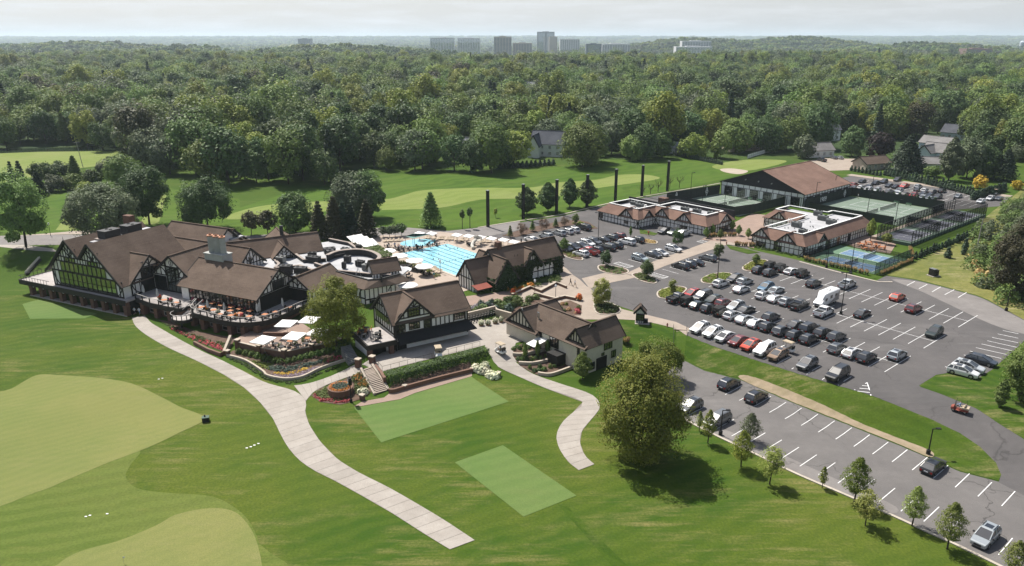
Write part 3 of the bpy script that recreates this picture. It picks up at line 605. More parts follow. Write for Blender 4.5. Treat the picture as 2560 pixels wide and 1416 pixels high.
def crown_round(seed, H, R, base, n, size, m, lobes=18, lr=(.28,.45), flat=1.0, low=-.8, top=1.0):
 r = np.random.default_rng(seed); cz = (H + base) / 2; hz = (H - base) / 2
 d = sph(r, lobes); rad = r.uniform(.25,.78, lobes)[:, None] ** .7; C = d * rad * np.array([R, R, hz]) ; C[:, 2] = C[:, 2] * top + cz
 C[0] = (0,0, cz + hz * .25); LR = r.uniform(*lr, lobes) * R; LR[0] *= 1.35
 k = r.choice(lobes, n, p=LR ** 2 / (LR ** 2).sum()); D = sph(r, n); D[:, 2] = np.where(D[:, 2] < low, -D[:, 2] * .5, D[:, 2])
 rr = LR[k] * (1 - np.abs(r.normal(0,.16, n)))
 # each lobe is itself broken into sprays
 lump = 1 + .16 * np.sin(D[:, 0] * 7 + k) * np.sin(D[:, 1] * 6 + 2 * k) * np.sin(D[:, 2] * 8 + k)
 P = C[k] + D * (rr * lump)[:, None] * np.array([1,1, flat * .9])
 f = r.random(n) < .20; De = sph(r, int(f.sum())); De[:, 2] = np.where(De[:, 2] < -.6,-De[:, 2] * .6, De[:, 2]); ph = seed % 6
 wv = 1 + .13 * np.sin(De[:, 0] * 5 + ph) * np.cos(De[:, 1] * 6 - ph) + .09 * np.sin(De[:, 2] * 9 + De[:, 0] * 7 + ph)
 P[f] = De * np.array([R * .92, R * .92, hz * .95]) * (wv * (1 - np.abs(r.normal(0,.13, len(De)))))[:, None] + np.array([0,0, cz]); D[f] = De
 q = np.percentile(np.hypot(P[:, 0], P[:, 1]),96); P[:, :2] *= R / q; z0, z1 = np.percentile(P[:, 2], (1,99.5)); P[:, 2] = base + (P[:, 2] - z0) * (H - base) / (z1 - z0)
 return leaf_mesh('crown', P, D, size, m, seed + 1)
def crown_cone(seed, H, R, base, n, size, m, tiers=13, droop=.35, gap=.55):
 r = np.random.default_rng(seed); t = r.uniform(0,1, n) ** .75; q = np.floor(t * tiers) / tiers
 ang = r.uniform(0,2 * np.pi, n); nb = 7; ang = np.floor(ang / (2 * np.pi) * nb + q * 37 % 1) / nb * 2 * np.pi + r.normal(0,.22, n) + q * 40
 Rm = R * (1 - q) ** .85 * r.uniform(.75,1.12, n); f = r.uniform(.12,1, n) ** .6; rad = Rm * f
 z = base + (H - base) * (q + (1 / tiers) * r.uniform(0, gap, n)) - droop * rad * .5
 P = np.stack([rad * np.cos(ang), rad * np.sin(ang), z], 1); D = np.stack([np.cos(ang) * .5, np.sin(ang) * .5, np.full(n, .8)], 1)
 return leaf_mesh('crown', P, D, size, m, seed + 1)
def crown_young(seed, H, R, base, n, size, m, power=.8):
 r = np.random.default_rng(seed); t = r.uniform(0,1, n); prof = np.sin(np.pi * (t ** power) * .93 + .08)
 ang = r.uniform(0,2 * np.pi, n); k = np.floor(t * 9); lob = 1 + .28 * np.sin(ang * 3 + k * 2.1 + seed)
 rad = R * prof * lob * r.uniform(.25,1, n) ** .45; z = base + (H - base) * t + r.normal(0,.08, n)
 P = np.stack([rad * np.cos(ang), rad * np.sin(ang), z], 1); D = np.stack([np.cos(ang), np.sin(ang), np.full(n, .3)], 1)
 return leaf_mesh('crown', P, D, size, m, seed + 1)
def trunk_mesh(seed, H, r0, base, R, limbs=5, bare=False):
 r = random.Random(seed); b = MB(); lean = (r.uniform(-.03,.03) * H, r.uniform(-.03,.03) * H)
 tp = Vector((lean[0], lean[1], base + (H - base) * .55)); b.tube([(0,0,-.4),(0,0,.15 * base),(lean[0] * .4, lean[1] * .4, base), tp], [r0 * 1.35, r0, r0 * .8, r0 * .3], 7)
 for i in range(limbs):
  a = 2 * math.pi * i / limbs + r.uniform(-.5,.5); z0 = base * r.uniform(.75,1.1) + (H - base) * r.uniform(0,.25); q = Vector((lean[0] * .4, lean[1] * .4, z0))
  e = Vector((math.cos(a) * R * r.uniform(.5,.8), math.sin(a) * R * r.uniform(.5,.8), z0 + (H - base) * r.uniform(.25,.5))); m_ = (q + e) / 2 + Vector((0,0,-.06 * H * r.random()))
  b.tube([q, m_, e], [r0 * .5, r0 * .33, r0 * .12], 5)
  if bare:
   for j in range(3):
    e2 = e + Vector((r.uniform(-.5,.5) * R, r.uniform(-.5,.5) * R, r.uniform(.05,.3) * (H - base))); b.tube([m_ if j == 0 else (m_ + e) / 2, e2], [r0 * .2, r0 * .05], 4)
 me = bpy.data.meshes.new('trunk'); me.from_pydata([tuple(v) for v in b.v], [], b.f); me.materials.append(MATS['bark']); me.polygons.foreach_set('use_smooth', [True] * len(me.polygons)); return me
def tree(cm, tm, loc, rz, s, label, group=None, name='tree', cat='tree', sz=None):
 o = empty(name, loc, rz, label, cat, group); o.scale = (s, s, sz or s); data_obj('crown', cm, o)
 if tm is not None: data_obj('trunk', tm, o)
 return o

# ---- kinds used in the woods: (crown mesh, trunk mesh, words)
KIND = []
def kind(cm, tm, word): KIND.append((cm, tm, word))
for i, (m_, wd) in enumerate((('leaf_dark', 'dark green broadleaf tree'),('leaf_dark', 'dark green broadleaf tree'),('leaf_mid', 'mid green broadleaf tree'),('leaf_mid', 'mid green broadleaf tree'),('leaf_mid', 'mid green broadleaf tree'),('leaf_light', 'pale yellow-green broadleaf tree'),('leaf_grey', 'grey-green broadleaf tree'),('leaf_grey', 'grey-green broadleaf tree'),('leaf_bronze', 'bronze-brown broadleaf tree'))):
 H = 15.5 + (i % 3) * 1.8; R = 6.2 + (i % 4) * .6
 kind(crown_round(100 + i, H, R, 3.2,4600,.52, m_, 26 + i, (.17,.34),1.0), trunk_mesh(i, H, .32,3.5, R), wd)
for i in range(2): kind(crown_cone(200 + i, 19,3.6,1.5,2400,.6, 'leaf_conifer'), trunk_mesh(50 + i, 17,.25,6,1.5,2), 'dark spired conifer')
kind(crown_young(300,17,3.0,2.0,2200,.55, 'leaf_mid', .7), trunk_mesh(60,15,.25,5,2), 'tall narrow green tree')

FRONT = [(-420,369),(0,371),(200,367),(292,384),(330,420),(420,448),(470,478),(560,470),(620,462),(700,470),(830,462),(900,440),(960,428),(1060,438),(1150,430),(1180,440),(1290,424),(1380,418),(1450,413),(1500,402),(1600,398),(1652,392),(1690,372),(1760,362),(1830,360),(1900,352),(1960,346),(2040,352),(2100,346),(2200,350),(2290,352),(2330,338),(2400,332),(2440,392),(2560,430),(2760,440)]
FPOLY = [tuple(at(x, y, ZU)[:2]) for x, y in FRONT] + [(4000,700),(4000,1520),(-4000,1520),(-4000,330)]
# homes standing in clearings of the woods: x, y pixel of the front foot of the house
HOUSES = [(742,300,26),(1238,262,24),(1332,255,20),(1315,275,20),(1178,400,14),(1275,392,13),(1362,392,20),(92,330,20),(1830,152,40),(485,352,12),(488,418,8),(2065,350,12),(2300,312,16),(2390,318,12)]
CLEAR = []
for x, y, r_ in HOUSES:
 p = at(x, y, ZU); CLEAR.append((p.x, p.y, r_))
def woods_points(poly, y0, y1, step, seed):
 r = np.random.default_rng(seed); xs = np.arange(-.76 * y1,.76 * y1, step); ys = np.arange(y0, y1, step); X, Y = np.meshgrid(xs, ys); X = X + (np.arange(len(ys)) % 2 * step / 2)[:, None]
 P = np.stack([X.ravel(), Y.ravel()], 1) + r.uniform(-.42,.42,(X.size, 2)) * step
 P = P[np.abs(P[:, 0]) < .74 * P[:, 1] + 25]
 if poly is not None: P = P[pdist(P, poly) == 0]
 for cx, cy, cr in CLEAR:
  q = P - (cx, cy); d = np.hypot(q[:, 0] / 1.0, np.where(q[:, 1] < 0, q[:, 1] / 2.4, q[:, 1] / .8)); P = P[d > cr * .8]
 return P
WP = woods_points(FPOLY, 250,1500,11.4,5); WP = WP[np.argsort(WP[:, 1] + .0 * WP[:, 0])]
kp = np.array([.13,.13,.14,.12,.11,.12,.08,.08,.012,.025,.025,.035]); kp /= kp.sum()
r_w = np.random.default_rng(11); WK = r_w.choice(len(KIND), len(WP), p=kp); WS = np.clip(r_w.normal(.98,.27, len(WP)),.45,1.65)
near_edge = pdist(WP, [tuple(p) for p in FPOLY]); edge_line = np.min([np.hypot(WP[:, 0] - q[0], WP[:, 1] - q[1]) for q in resample([tuple(at(x, y, ZU)[:2]) for x, y in FRONT], 260)], axis=0)
order = np.argsort(edge_line * 1.6 + WP[:, 1] * .55); NIND = 285; ind = set(order[:NIND].tolist())
for i in sorted(ind):
 x, y = WP[i]; cm, tm, wd = KIND[WK[i]]
 tree(cm, tm, (x, y, h(x, y) - .1), r_w.uniform(0,6.28), WS[i] * 1.0, wd + ' in the woods beyond the golf course', 'trees in the near edge of the woods')
# ---- everything deeper in the woods reads as one mass
def gn_scatter(name, pts, idx, rot, scl, protos, label_kind='stuff'):
 me = bpy.data.meshes.new(name); me.vertices.add(len(pts)); me.vertices.foreach_set('co', np.asarray(pts, np.float32).ravel()); me.update()
 for nm, ty, arr in (('pick', 'INT', np.asarray(idx, np.int32)),('turn', 'FLOAT', np.asarray(rot, np.float32)),('size', 'FLOAT', np.asarray(scl, np.float32))):
  a = me.attributes.new(nm, ty, 'POINT'); a.data.foreach_set('value', arr)
 o = bpy.data.objects.new(name, me); COL.objects.link(o); o['kind'] = label_kind
 pc = bpy.data.collections.new(name + '_kinds')
 for k, ms in enumerate(protos):
  q = bpy.data.objects.new('%s_kind_%03d' % (name, k), ms); pc.objects.link(q)
 ng = bpy.data.node_groups.new(name + '_scatter', 'GeometryNodeTree'); ng.interface.new_socket('Geometry', in_out='INPUT', socket_type='NodeSocketGeometry'); ng.interface.new_socket('Geometry', in_out='OUTPUT', socket_type='NodeSocketGeometry')
 gi = ng.nodes.new('NodeGroupInput'); go = ng.nodes.new('NodeGroupOutput'); ci = ng.nodes.new('GeometryNodeCollectionInfo'); ci.inputs['Collection'].default_value = pc; ci.inputs['Separate Children'].default_value = True; ci.inputs['Reset Children'].default_value = True
 ip = ng.nodes.new('GeometryNodeInstanceOnPoints'); ip.inputs['Pick Instance'].default_value = True
 def na(nm, ty):
  d = ng.nodes.new('GeometryNodeInputNamedAttribute'); d.data_type = ty; d.inputs['Name'].default_value = nm; return d.outputs['Attribute']
 cx = ng.nodes.new('ShaderNodeCombineXYZ'); L = ng.links.new
 m2p = ng.nodes.new('GeometryNodeMeshToPoints'); L(gi.outputs[0], m2p.inputs[0]); L(m2p.outputs[0], ip.inputs['Points']); L(ci.outputs[0], ip.inputs['Instance']); L(na('pick', 'INT'), ip.inputs['Instance Index'])
 L(na('turn', 'FLOAT'), cx.inputs['Z']); L(cx.outputs[0], ip.inputs['Rotation']); L(na('size', 'FLOAT'), ip.inputs['Scale']); L(ip.outputs[0], go.inputs[0])
 md = o.modifiers.new('scatter', 'NODES'); md.node_group = ng
 return o
rest = np.array([i for i in range(len(WP)) if i not in ind]); rp_ = WP[rest]; rz_ = np.array([h(x, y) - .1 for x, y in rp_])
gn_scatter('woods', np.c_[rp_, rz_], WK[rest], r_w.uniform(0,6.28, len(rest)), WS[rest], [k[0] for k in KIND])
# ---- far country: copses of coarse crowns over the valley and hills
def copse(seed, m):
 r = np.random.default_rng(seed); P = []; D = []
 for k in range(9):
  c = np.array([r.uniform(-20,20), r.uniform(-20,20),0]); R = r.uniform(5,8.5); Hh = r.uniform(9,17); d = sph(r, 170); d[:, 2] = np.abs(d[:, 2]) * 1.1 - .15
  P.append(c + d * np.array([R, R, Hh * .5]) * r.uniform(.8,1.05,(170,1)) + np.array([0,0, Hh * .5])); D.append(d)
 return leaf_mesh('copse', np.concatenate(P), np.concatenate(D),2.3, m, seed)
CP = [copse(400 + i, m_) for i, m_ in enumerate(('leaf_dark', 'leaf_mid', 'leaf_mid', 'leaf_grey', 'leaf_dark', 'leaf_light'))]
fp = woods_points(None, 1500,4300,33,21); nzv = wob(fp[:, 0], fp[:, 1], 90,2) + .7 * wob(fp[:, 0], fp[:, 1], 35,5)
CITY = [far(1105,125,2900), far(1172,122,2900), far(1257,122,2800), far(1365,104,3600), far(1500,122,2500), far(1560,115,3000), far(1750,112,2900), far(1745,124,2500), far(2390,130,2300)]
keep = nzv > -.85
for c in CITY: keep &= ~((np.abs(fp[:, 0] - c.x) < 75) & (fp[:, 1] < c.y + 20) & (fp[:, 1] > c.y - 130))
fp = fp[keep]; fz = np.array([h(x, y) - .8 for x, y in fp])
gn_scatter('far_woods', np.c_[fp, fz], r_w.integers(0, len(CP), len(fp)), r_w.uniform(0,6.28, len(fp)), np.clip(r_w.normal(.95,.2, len(fp)),.5,1.4), CP)
fp = woods_points(None, 4300,15000,110,22); fp = fp[wob(fp[:, 0], fp[:, 1], 300,2) > -.5]; fz = np.array([h(x, y) - 1.5 for x, y in fp])
gn_scatter('distant_woods', np.c_[fp, fz], r_w.integers(0, len(CP), len(fp)), r_w.uniform(0,6.28, len(fp)), np.clip(r_w.normal(2.0,.4, len(fp)),1,3), CP)
# ================================================================== building kit
def shingle(name, c1, c2):
 m, n, p, o = newmat(name); uv = n.nodes.new('ShaderNodeUVMap'); b = n.nodes.new('ShaderNodeTexBrick'); n.links.new(uv.outputs[0], b.inputs['Vector'])
 b.inputs['Scale'].default_value = 1; b.inputs['Brick Width'].default_value = .55; b.inputs['Row Height'].default_value = .26; b.inputs['Mortar Size'].default_value = .02; b.inputs['Bias'].default_value = -.1
 b.inputs['Color1'].default_value = c4(c1); b.inputs['Color2'].default_value = c4(c2); b.inputs['Mortar'].default_value = c4(tuple(x * .62 for x in c2))
 v = wpos(n); mp = n.nodes.new('ShaderNodeMapping'); mp.inputs['Scale'].default_value = (.25,2.2,1); n.links.new(uv.outputs[0], mp.inputs['Vector'])
 col = mixc(n, noise(n, mp.outputs[0], 1.0,5,.7,.35,.8), b.outputs['Color'], tuple(x * .80 for x in c2)); col = mixc(n, noise(n, v, .25,3,.5,.4,.9), col, tuple(x * 1.15 for x in c1))
 n.links.new(col, p.inputs['Base Color']); p.inputs['Roughness'].default_value = .95; p.inputs['Specular IOR Level'].default_value = .1
 bump(n, p, b.outputs['Fac'], .35,.03)
shingle('shingle_brown', (.150,.112,.088),(.115,.084,.066)); shingle('shingle_pink', (.215,.138,.108),(.178,.112,.088)); shingle('shingle_tan', (.135,.103,.082),(.108,.080,.064)); shingle('shingle_grey', (.23,.22,.215),(.19,.18,.175))
mat('stucco', (.80,.785,.75),(.72,.70,.67),.6,.9, fine=2); mat('stucco_cream', (.62,.57,.47),(.55,.50,.41),.6,.9, fine=2); mat('timber', (.020,.018,.016),(.030,.026,.022),2,.7)
mat('dark_trim', (.012,.012,.012),(.018,.017,.016),2,.6); mat('roof_membrane', (.42,.42,.43),(.33,.33,.34),.3,.75, fine=1.2); mat('parapet_cap', (.30,.25,.22),(.25,.21,.18),.6,.8)
mat('brick_red', (.155,.085,.06),(.115,.065,.048),1.5,.9, fine=5); mat('stone_cap', (.42,.36,.29),(.36,.31,.25),1,.85); mat('steel_grey', (.30,.31,.31),(.24,.25,.25),1,.45,.6); mat('hvac', (.20,.205,.20),(.15,.155,.15),1,.5,.3); mat('hvac_dark', (.03,.03,.032),(.02,.02,.021),2,.6)
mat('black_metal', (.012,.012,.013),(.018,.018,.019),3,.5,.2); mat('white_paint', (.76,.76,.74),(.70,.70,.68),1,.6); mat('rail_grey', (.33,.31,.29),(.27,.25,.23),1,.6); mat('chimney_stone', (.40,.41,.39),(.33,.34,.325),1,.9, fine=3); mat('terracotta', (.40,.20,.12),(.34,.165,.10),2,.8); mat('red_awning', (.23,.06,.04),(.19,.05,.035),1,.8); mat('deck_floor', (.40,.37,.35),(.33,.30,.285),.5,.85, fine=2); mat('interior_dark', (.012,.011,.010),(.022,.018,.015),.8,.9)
def glassmat(name, refl, tint, base):
 m, n, p, o = newmat(name); p.inputs['Base Color'].default_value = c4(base); p.inputs['Roughness'].default_value = .3
 g = n.nodes.new('ShaderNodeBsdfGlossy'); g.inputs['Color'].default_value = c4(tint); g.inputs['Roughness'].default_value = .02
 lw = n.nodes.new('ShaderNodeLayerWeight'); lw.inputs['Blend'].default_value = .35; mr = n.nodes.new('ShaderNodeMapRange'); mr.inputs['To Min'].default_value = refl; mr.inputs['To Max'].default_value = min(1, refl + .5); n.links.new(lw.outputs['Fresnel'], mr.inputs['Value'])
 x = n.nodes.new('ShaderNodeMixShader'); n.links.new(mr.outputs[0], x.inputs[0]); n.links.new(p.outputs[0], x.inputs[1]); n.links.new(g.outputs[0], x.inputs[2]); n.links.new(x.outputs[0], o.inputs['Surface'])
glassmat('tinted_glass', .30,(.85,.95,.85),(.006,.008,.006)); glassmat('window_glass', .12,(1,1,1),(.008,.009,.010))

def roof_slope(root, pts, m='shingle_brown', t=.24, name='roof_slope'):
 """pts: eave start, eave end, then up round the slope; uv in metres"""
 P = [Vector(p) for p in pts]; e = (P[1] - P[0]).normalized(); nrm = Vector((0,0,0))
 for i in range(len(P)): a, b = P[i], P[(i + 1) % len(P)]; nrm += a.cross(b)
 nrm.normalize()
 if nrm.z < 0: nrm = -nrm; P = P[::-1]
 up = nrm.cross(e)
 if up.z < 0: up = -up
 n = len(P); V = P + [p - nrm * t for p in P]; uvs = [((p - P[0]).dot(e),(p - P[0]).dot(up)) for p in P] * 2
 F = [tuple(range(n)), tuple(range(n, 2 * n))[::-1]] + [(i, n + i, n + (i + 1) % n, (i + 1) % n) for i in range(n)]
 o = mesh_obj(name, V, F, m, root, uvs=uvs, mats=[m, 'dark_trim'], midx=[0,1] + [1] * n); return o
class Fr:
 """a 2-D frame inside a building: origin and turn, to set blocks at an angle"""
 def __init__(s, ou=0, ov=0, ang=0): s.o = (ou, ov); s.c = math.cos(R_(ang)); s.s = math.sin(R_(ang))
 def __call__(s, u, v, z): return (s.o[0] + u * s.c - v * s.s, s.o[1] + u * s.s + v * s.c, z)
ID = Fr()
def prism_wall(root, F, foot, z0, z1, m='stucco', name='wall'):
 b = MB(); P = [F(u, v, 0) for u, v in ccw(foot)]; b.prism([(p[0], p[1]) for p in P], z0, z1); return b.build(name, m, root)
def gable(root, u0, u1, v0, v1, axis, zb, ze, zr, F=ID, ov=.55, rov=.55, roof='shingle_brown', wall='stucco', mid=None, walls=True, ze2=None, t=.24):
 """gabled volume: walls as a five-sided prism, two roof slopes. axis = direction of the ridge"""
 ze2 = ze if ze2 is None else ze2
 if axis == 'v': f = lambda s, q, z: F(s, q, z); s0, s1, q0, q1 = u0, u1, v0, v1
 else: f = lambda s, q, z: F(q, s, z); s0, s1, q0, q1 = v0, v1, u0, u1
 md = (s0 + s1) / 2 if mid is None else mid
 if walls:
  b = MB(); pr = [(s0, zb),(s1, zb),(s1, ze2 - .12),(md, zr - .2),(s0, ze - .12)]; V = [f(s, q0, z) for s, z in pr] + [f(s, q1, z) for s, z in pr]
  b.add(V, [(0,1,2,3,4),(9,8,7,6,5),(0,5,6,1),(1,6,7,2),(2,7,8,3),(3,8,9,4),(4,9,5,0)]); w_ = b.build('wall', wall, root)
  bm = bmesh.new(); bm.from_mesh(w_.data); bmesh.ops.recalc_face_normals(bm, faces=bm.faces); bm.to_mesh(w_.data); bm.free()
 k0 = (zr - ze) / (md - s0); k1 = (zr - ze2) / (s1 - md); a0, a1 = q0 - rov, q1 + rov
 roof_slope(root, [f(s0 - ov, a0, ze - ov * k0), f(s0 - ov, a1, ze - ov * k0), f(md, a1, zr), f(md, a0, zr)], roof, t)
 roof_slope(root, [f(s1 + ov, a1, ze2 - ov * k1), f(s1 + ov, a0, ze2 - ov * k1), f(md, a0, zr), f(md, a1, zr)], roof, t)
 b = MB(); b.bar(f(md, a0, zr + .02), f(md, a1, zr + .02),.4,.14); b.build('ridge_cap', roof if roof == 'shingle_pink' else 'timber' if roof == 'x' else roof, root)
 b = MB()
 for q in (a0, a1):
  b.bar(f(s0 - ov, q, ze - ov * k0 - .13), f(md, q, zr - .13),.12,.38); b.bar(f(s1 + ov, q, ze2 - ov * k1 - .13), f(md, q, zr - .13),.12,.38)
 b.build('barge_board', 'timber', root)
class Face:
 """a wall face: left end p, right end q as seen from outside (local u, v)"""
 def __init__(s, root, p, q, F=ID, out=.05):
  s.root = root; a = Vector(F(p[0], p[1], 0)); b = Vector(F(q[0], q[1], 0)); s.d = (b - a); s.L = s.d.length; s.d.normalize(); s.n = Vector((s.d.y, -s.d.x, 0)); s.a = a + s.n * out; s.b = MB()
 def P(s, x, z, o=0): p = s.a + s.d * x + s.n * o; return (p.x, p.y, z)
 def seg(s, x0, z0, x1, z1, w_=.2): s.b.bar(s.P(x0, z0), s.P(x1, z1), w_, .14, up=s.n); return s
 def arc(s, x0, z0, x1, z1, bulge, n=6, w_=.18):
  mx_, mz = (x0 + x1) / 2,(z0 + z1) / 2; dx, dz = x1 - x0, z1 - z0; L = math.hypot(dx, dz); px_, pz = -dz / L * bulge, dx / L * bulge; pr = None
  for i in range(n + 1):
   t = i / n; k = 4 * t * (1 - t); p = (x0 + dx * t + px_ * k, z0 + dz * t + pz * k)
   if pr: s.seg(pr[0], pr[1], p[0], p[1], w_)
   pr = p
  return s
 def posts(s, x0, x1, n, z0, top, w_=.16):
  for i in range(n + 1):
   x = x0 + (x1 - x0) * i / n; zt = top(x) if callable(top) else top
   if zt > z0 + .15: s.seg(x, z0, x, zt, w_)
  return s
 def rail(s, z, x0=0, x1=None, w_=.2): return s.seg(x0, z, s.L if x1 is None else x1, z, w_)
 def done(s): 
  if s.b.v: s.b.build('timber_frame', 'timber', s.root)
  return s
 def quad(s, x0, x1, z0, z1, m, name, o=.0, d=.06):
  b = MB(); P = [s.P(x0, z0, o - d), s.P(x1, z0, o - d), s.P(x1, z0, o + .01), s.P(x0, z0, o + .01)]; Q = [s.P(x0, z1, o - d), s.P(x1, z1, o - d), s.P(x1, z1, o + .01), s.P(x0, z1, o + .01)]
  b.add(P + Q, [(0,3,2,1),(4,5,6,7),(0,1,5,4),(1,2,6,5),(2,3,7,6),(3,0,4,7)][:]); o_ = b.build(name, m, s.root)
  bm = bmesh.new(); bm.from_mesh(o_.data); bmesh.ops.recalc_face_normals(bm, faces=bm.faces); bm.to_mesh(o_.data); bm.free(); return o_
 def window(s, x0, x1, z0, z1, nx=2, ny=2, m='window_glass', fm='timber', fw=.09, sill=False, o=.02):
  w_ = s.quad(x0, x1, z0, z1, m, 'window', o); b = MB()
  for i in range(nx + 1): x = x0 + (x1 - x0) * i / nx; b.bar(s.P(x, z0, o + .03), s.P(x, z1, o + .03), fw, .09, up=s.n)
  for j in range(ny + 1): z = z0 + (z1 - z0) * j / ny; b.bar(s.P(x0 - fw / 2, z, o + .04), s.P(x1 + fw / 2, z, o + .04), fw, .09, up=s.n)
  b.build('frame', fm, w_)
  if sill: MB().bar(s.P(x0 - .1, z0 - .08, o + .1), s.P(x1 + .1, z0 - .08, o + .1),.1,.25, up=s.n).build('sill', fm, w_)
  return w_
def flat_roof(root, poly, z, th=.3, m='roof_membrane', name='flat_roof', F=ID):
 P = [F(u, v, 0)[:2] for u, v in poly]; b = MB(); b.prism(ccw(P), z - th, z); return b.build(name, m, root)
def wallline(root, pts, w_, z0, z1, m, name='parapet', F=ID, closed=False):
 return strip_along(name, [F(u, v, 0)[:2] for u, v in pts], w_, m, z0, z1, root, closed, ground=False)
def hvac(root, u, v, z, sx, sy, sz, rot=0, F=ID, dark=False):
 p = F(u, v, 0); o = bpy.data.objects.new('air_handler', None); COL.objects.link(o); o.parent = root; o.location = (p[0], p[1], z); o.rotation_euler = (0,0, R_(rot))
 b = MB(); b.box(-sx / 2, sx / 2,-sy / 2, sy / 2,.15, sz); b.box(-sx / 2 - .06, sx / 2 + .06,-sy / 2 - .06, sy / 2 + .06, sz, sz + .08); b.box(-sx / 2 + .1, sx / 2 - .1,-sy / 2 + .1, sy / 2 - .1,0,.16); b.build('casing', 'hvac_dark' if dark else 'hvac', o)
 b = MB(); n = max(1, round(sx / 1.1))
 for i in range(n): b.lathe([(.36, sz + .08),(.36, sz + .2),(.3, sz + .2),(.3, sz + .14)], -sx / 2 + sx * (i + .5) / n, 0,10)
 b.build('fan_shroud', 'black_metal', o); b = MB()
 for i in range(5): b.box(-sx / 2 - .03, sx / 2 + .03,-sy / 2 - .03,-sy / 2 + .02,.3 + (sz - .5) * i / 5,.3 + (sz - .5) * i / 5 + .06)
 b.build('louvre', 'hvac_dark', o); return o

# ================================================================== clubhouse
CL = empty('clubhouse', (-103.0,160.3,0), R_(-25.5), 'big brown-roofed half-timbered clubhouse with a tall glass gable above a brick arcade', 'clubhouse')
def glass_wing():
 r = CL
 # M-shaped double gable
 def slope(pts, m='shingle_brown'): roof_slope(r, pts, m)
 za, zb_, zr, zv = 6.9,6.3,14.5,10.85; v0, v1 = -.75,19.2
 slope([(-1.5, v0, za - .25),(-1.5, v1, za - .25),(.6, v1,8.3),(.6, v0,8.3)]); slope([(.6, v0,8.3),(.6, v1,8.3),(6.9, v1, zr),(6.9, v0, zr)])
 slope([(10.65, v1, zv),(10.65, v0, zv),(6.9, v0, zr),(6.9, v1, zr)]); slope([(10.65, v0, zv),(10.65, v1, zv),(14.2, v1, zr),(14.2, v0, zr)])
 slope([(23.2, v1, zb_ - .3),(23.2, v0, zb_ - .3),(14.2, v0, zr),(14.2, v1, zr)])
 b = MB(); pr = [(0,3.3),(22.6,3.3),(22.6,6.5),(14.2,14.2),(10.65,10.6),(6.9,14.2),(.5,8.0),(0,7.4)]; n = len(pr)
 b.add([(u, 0, z) for u, z in pr] + [(u, 19, z) for u, z in pr], [tuple(range(n)), tuple(range(n, 2 * n))[::-1]] + [(i, n + i, n + (i + 1) % n, (i + 1) % n) for i in range(n)]); b.build('wall', 'stucco', r)
 b = MB()
 for p, q in (((-1.5, za - .25),(.6,8.3)),((.6,8.3),(6.9, zr)),((6.9, zr),(10.65, zv)),((10.65, zv),(14.2, zr)),((14.2, zr),(23.2, zb_ - .3))): b.bar((p[0], v0 - .03, p[1] - .18),(q[0], v0 - .03, q[1] - .18),.16,.5)
 b.build('barge_board', 'timber', r)
 f = Face(r, (0,0),(22.6,0))
 top = lambda x: min(8.0 + (x - .5) * 1.0,14.2 - (x - 6.9) * .96) if x < 10.65 else min(14.2 - (14.2 - x) * 1.01,14.2 - (x - 14.2) * .917)
 f.rail(3.45, w_=.3).rail(7.0,.2,22.0,.3).rail(9.35,1.9,19.4,.22).rail(10.45,3.0,18.2,.22)
 f.posts(.1,22.5,1,3.3,7.0,.26); f.posts(.9,2.2,1,3.3, lambda x: top(x),.18); f.posts(20.6,21.6,1,3.3, lambda x: top(x) if x < 22 else 6.6,.18)
 f.posts(3.1,18.2,17,9.35, top, .15); f.arc(2.3,3.5,.3,6.9,.5); f.arc(20.4,3.5,22.4,6.3,-.6)
 for c in (6.9,14.2): f.seg(c, 10.5, c - 2.2,12.6,.17); f.seg(c, 10.5, c + 2.2,12.6,.17); f.arc(c, 10.5, c - 1.6,13.0,-.35); f.arc(c, 10.5, c + 1.6,13.0,.35)
 f.done()
 xs = [2.2 + (20.6 - 2.2) * i / 12 for i in range(13)]
 for i in range(12): f.window(xs[i] + .06, xs[i + 1] - .06,3.65,6.85,1,2, 'tinted_glass')
 xs = [3.3 + (18.0 - 3.3) * i / 10 for i in range(11)]
 for i in range(10): f.window(xs[i] + .06, xs[i + 1] - .06,7.2,9.2,1,1, 'tinted_glass')
 for a, c in ((5.2,8.6),(12.5,15.9)):
  for i in range(3): f.window(a + (c - a) * i / 3 + .05, a + (c - a) * (i + 1) / 3 - .05,9.5,10.35,1,1, 'tinted_glass')
 flat_roof(r, [(8.6,4),(12.4,4),(12.4,19),(8.6,19)], 13.3,.2); hvac(r, 10.6,7.6,13.3,2.6,3.8,2.1, dark=True); hvac(r, 10.6,13.2,13.3,2.6,3.8,2.1, dark=True)
 MB().box(8.5,12.5,5.3,6.0,13.3,13.7).build('duct', 'parapet_cap', r)
 b = MB(); b.tube([(6.9, v0,14.5),(6.9, v0,15.4)], [.08,.02], 6); b.build('finial', 'black_metal', r)
 MB().box(1.6,4.0,18.2,19.6,9,15.6).build('chimney', 'brick_red', r)
 # entry gable facing the terraces
 gable(r, 13,22.9,1.7,12.0, 'u', 3.3,6.6,11.3, rov=.6)
 f = Face(r, (22.9,1.7),(22.9,12.0)); top = lambda x: min(6.5 + x * .91,11.1 - (x - 5.15) * .91)
 f.rail(6.6, w_=.24).rail(8.9,2.5,7.8).rail(3.5, w_=.3).posts(0.1,10.2,1,3.3,6.6,.3); f.posts(1.3,9.0,4,6.6, top, .18); f.posts(1.0,2.2,1,3.3,6.6); f.posts(8.1,9.3,1,3.3,6.6)
 f.arc(5.15,8.9,3.2,10.0,-.5); f.arc(5.15,8.9,7.1,10.0,.5); f.seg(5.15,8.9,5.15,11.0); f.arc(2.2,3.6,.3,6.4,.6); f.arc(8.1,3.6,10,6.4,-.6); f.done()
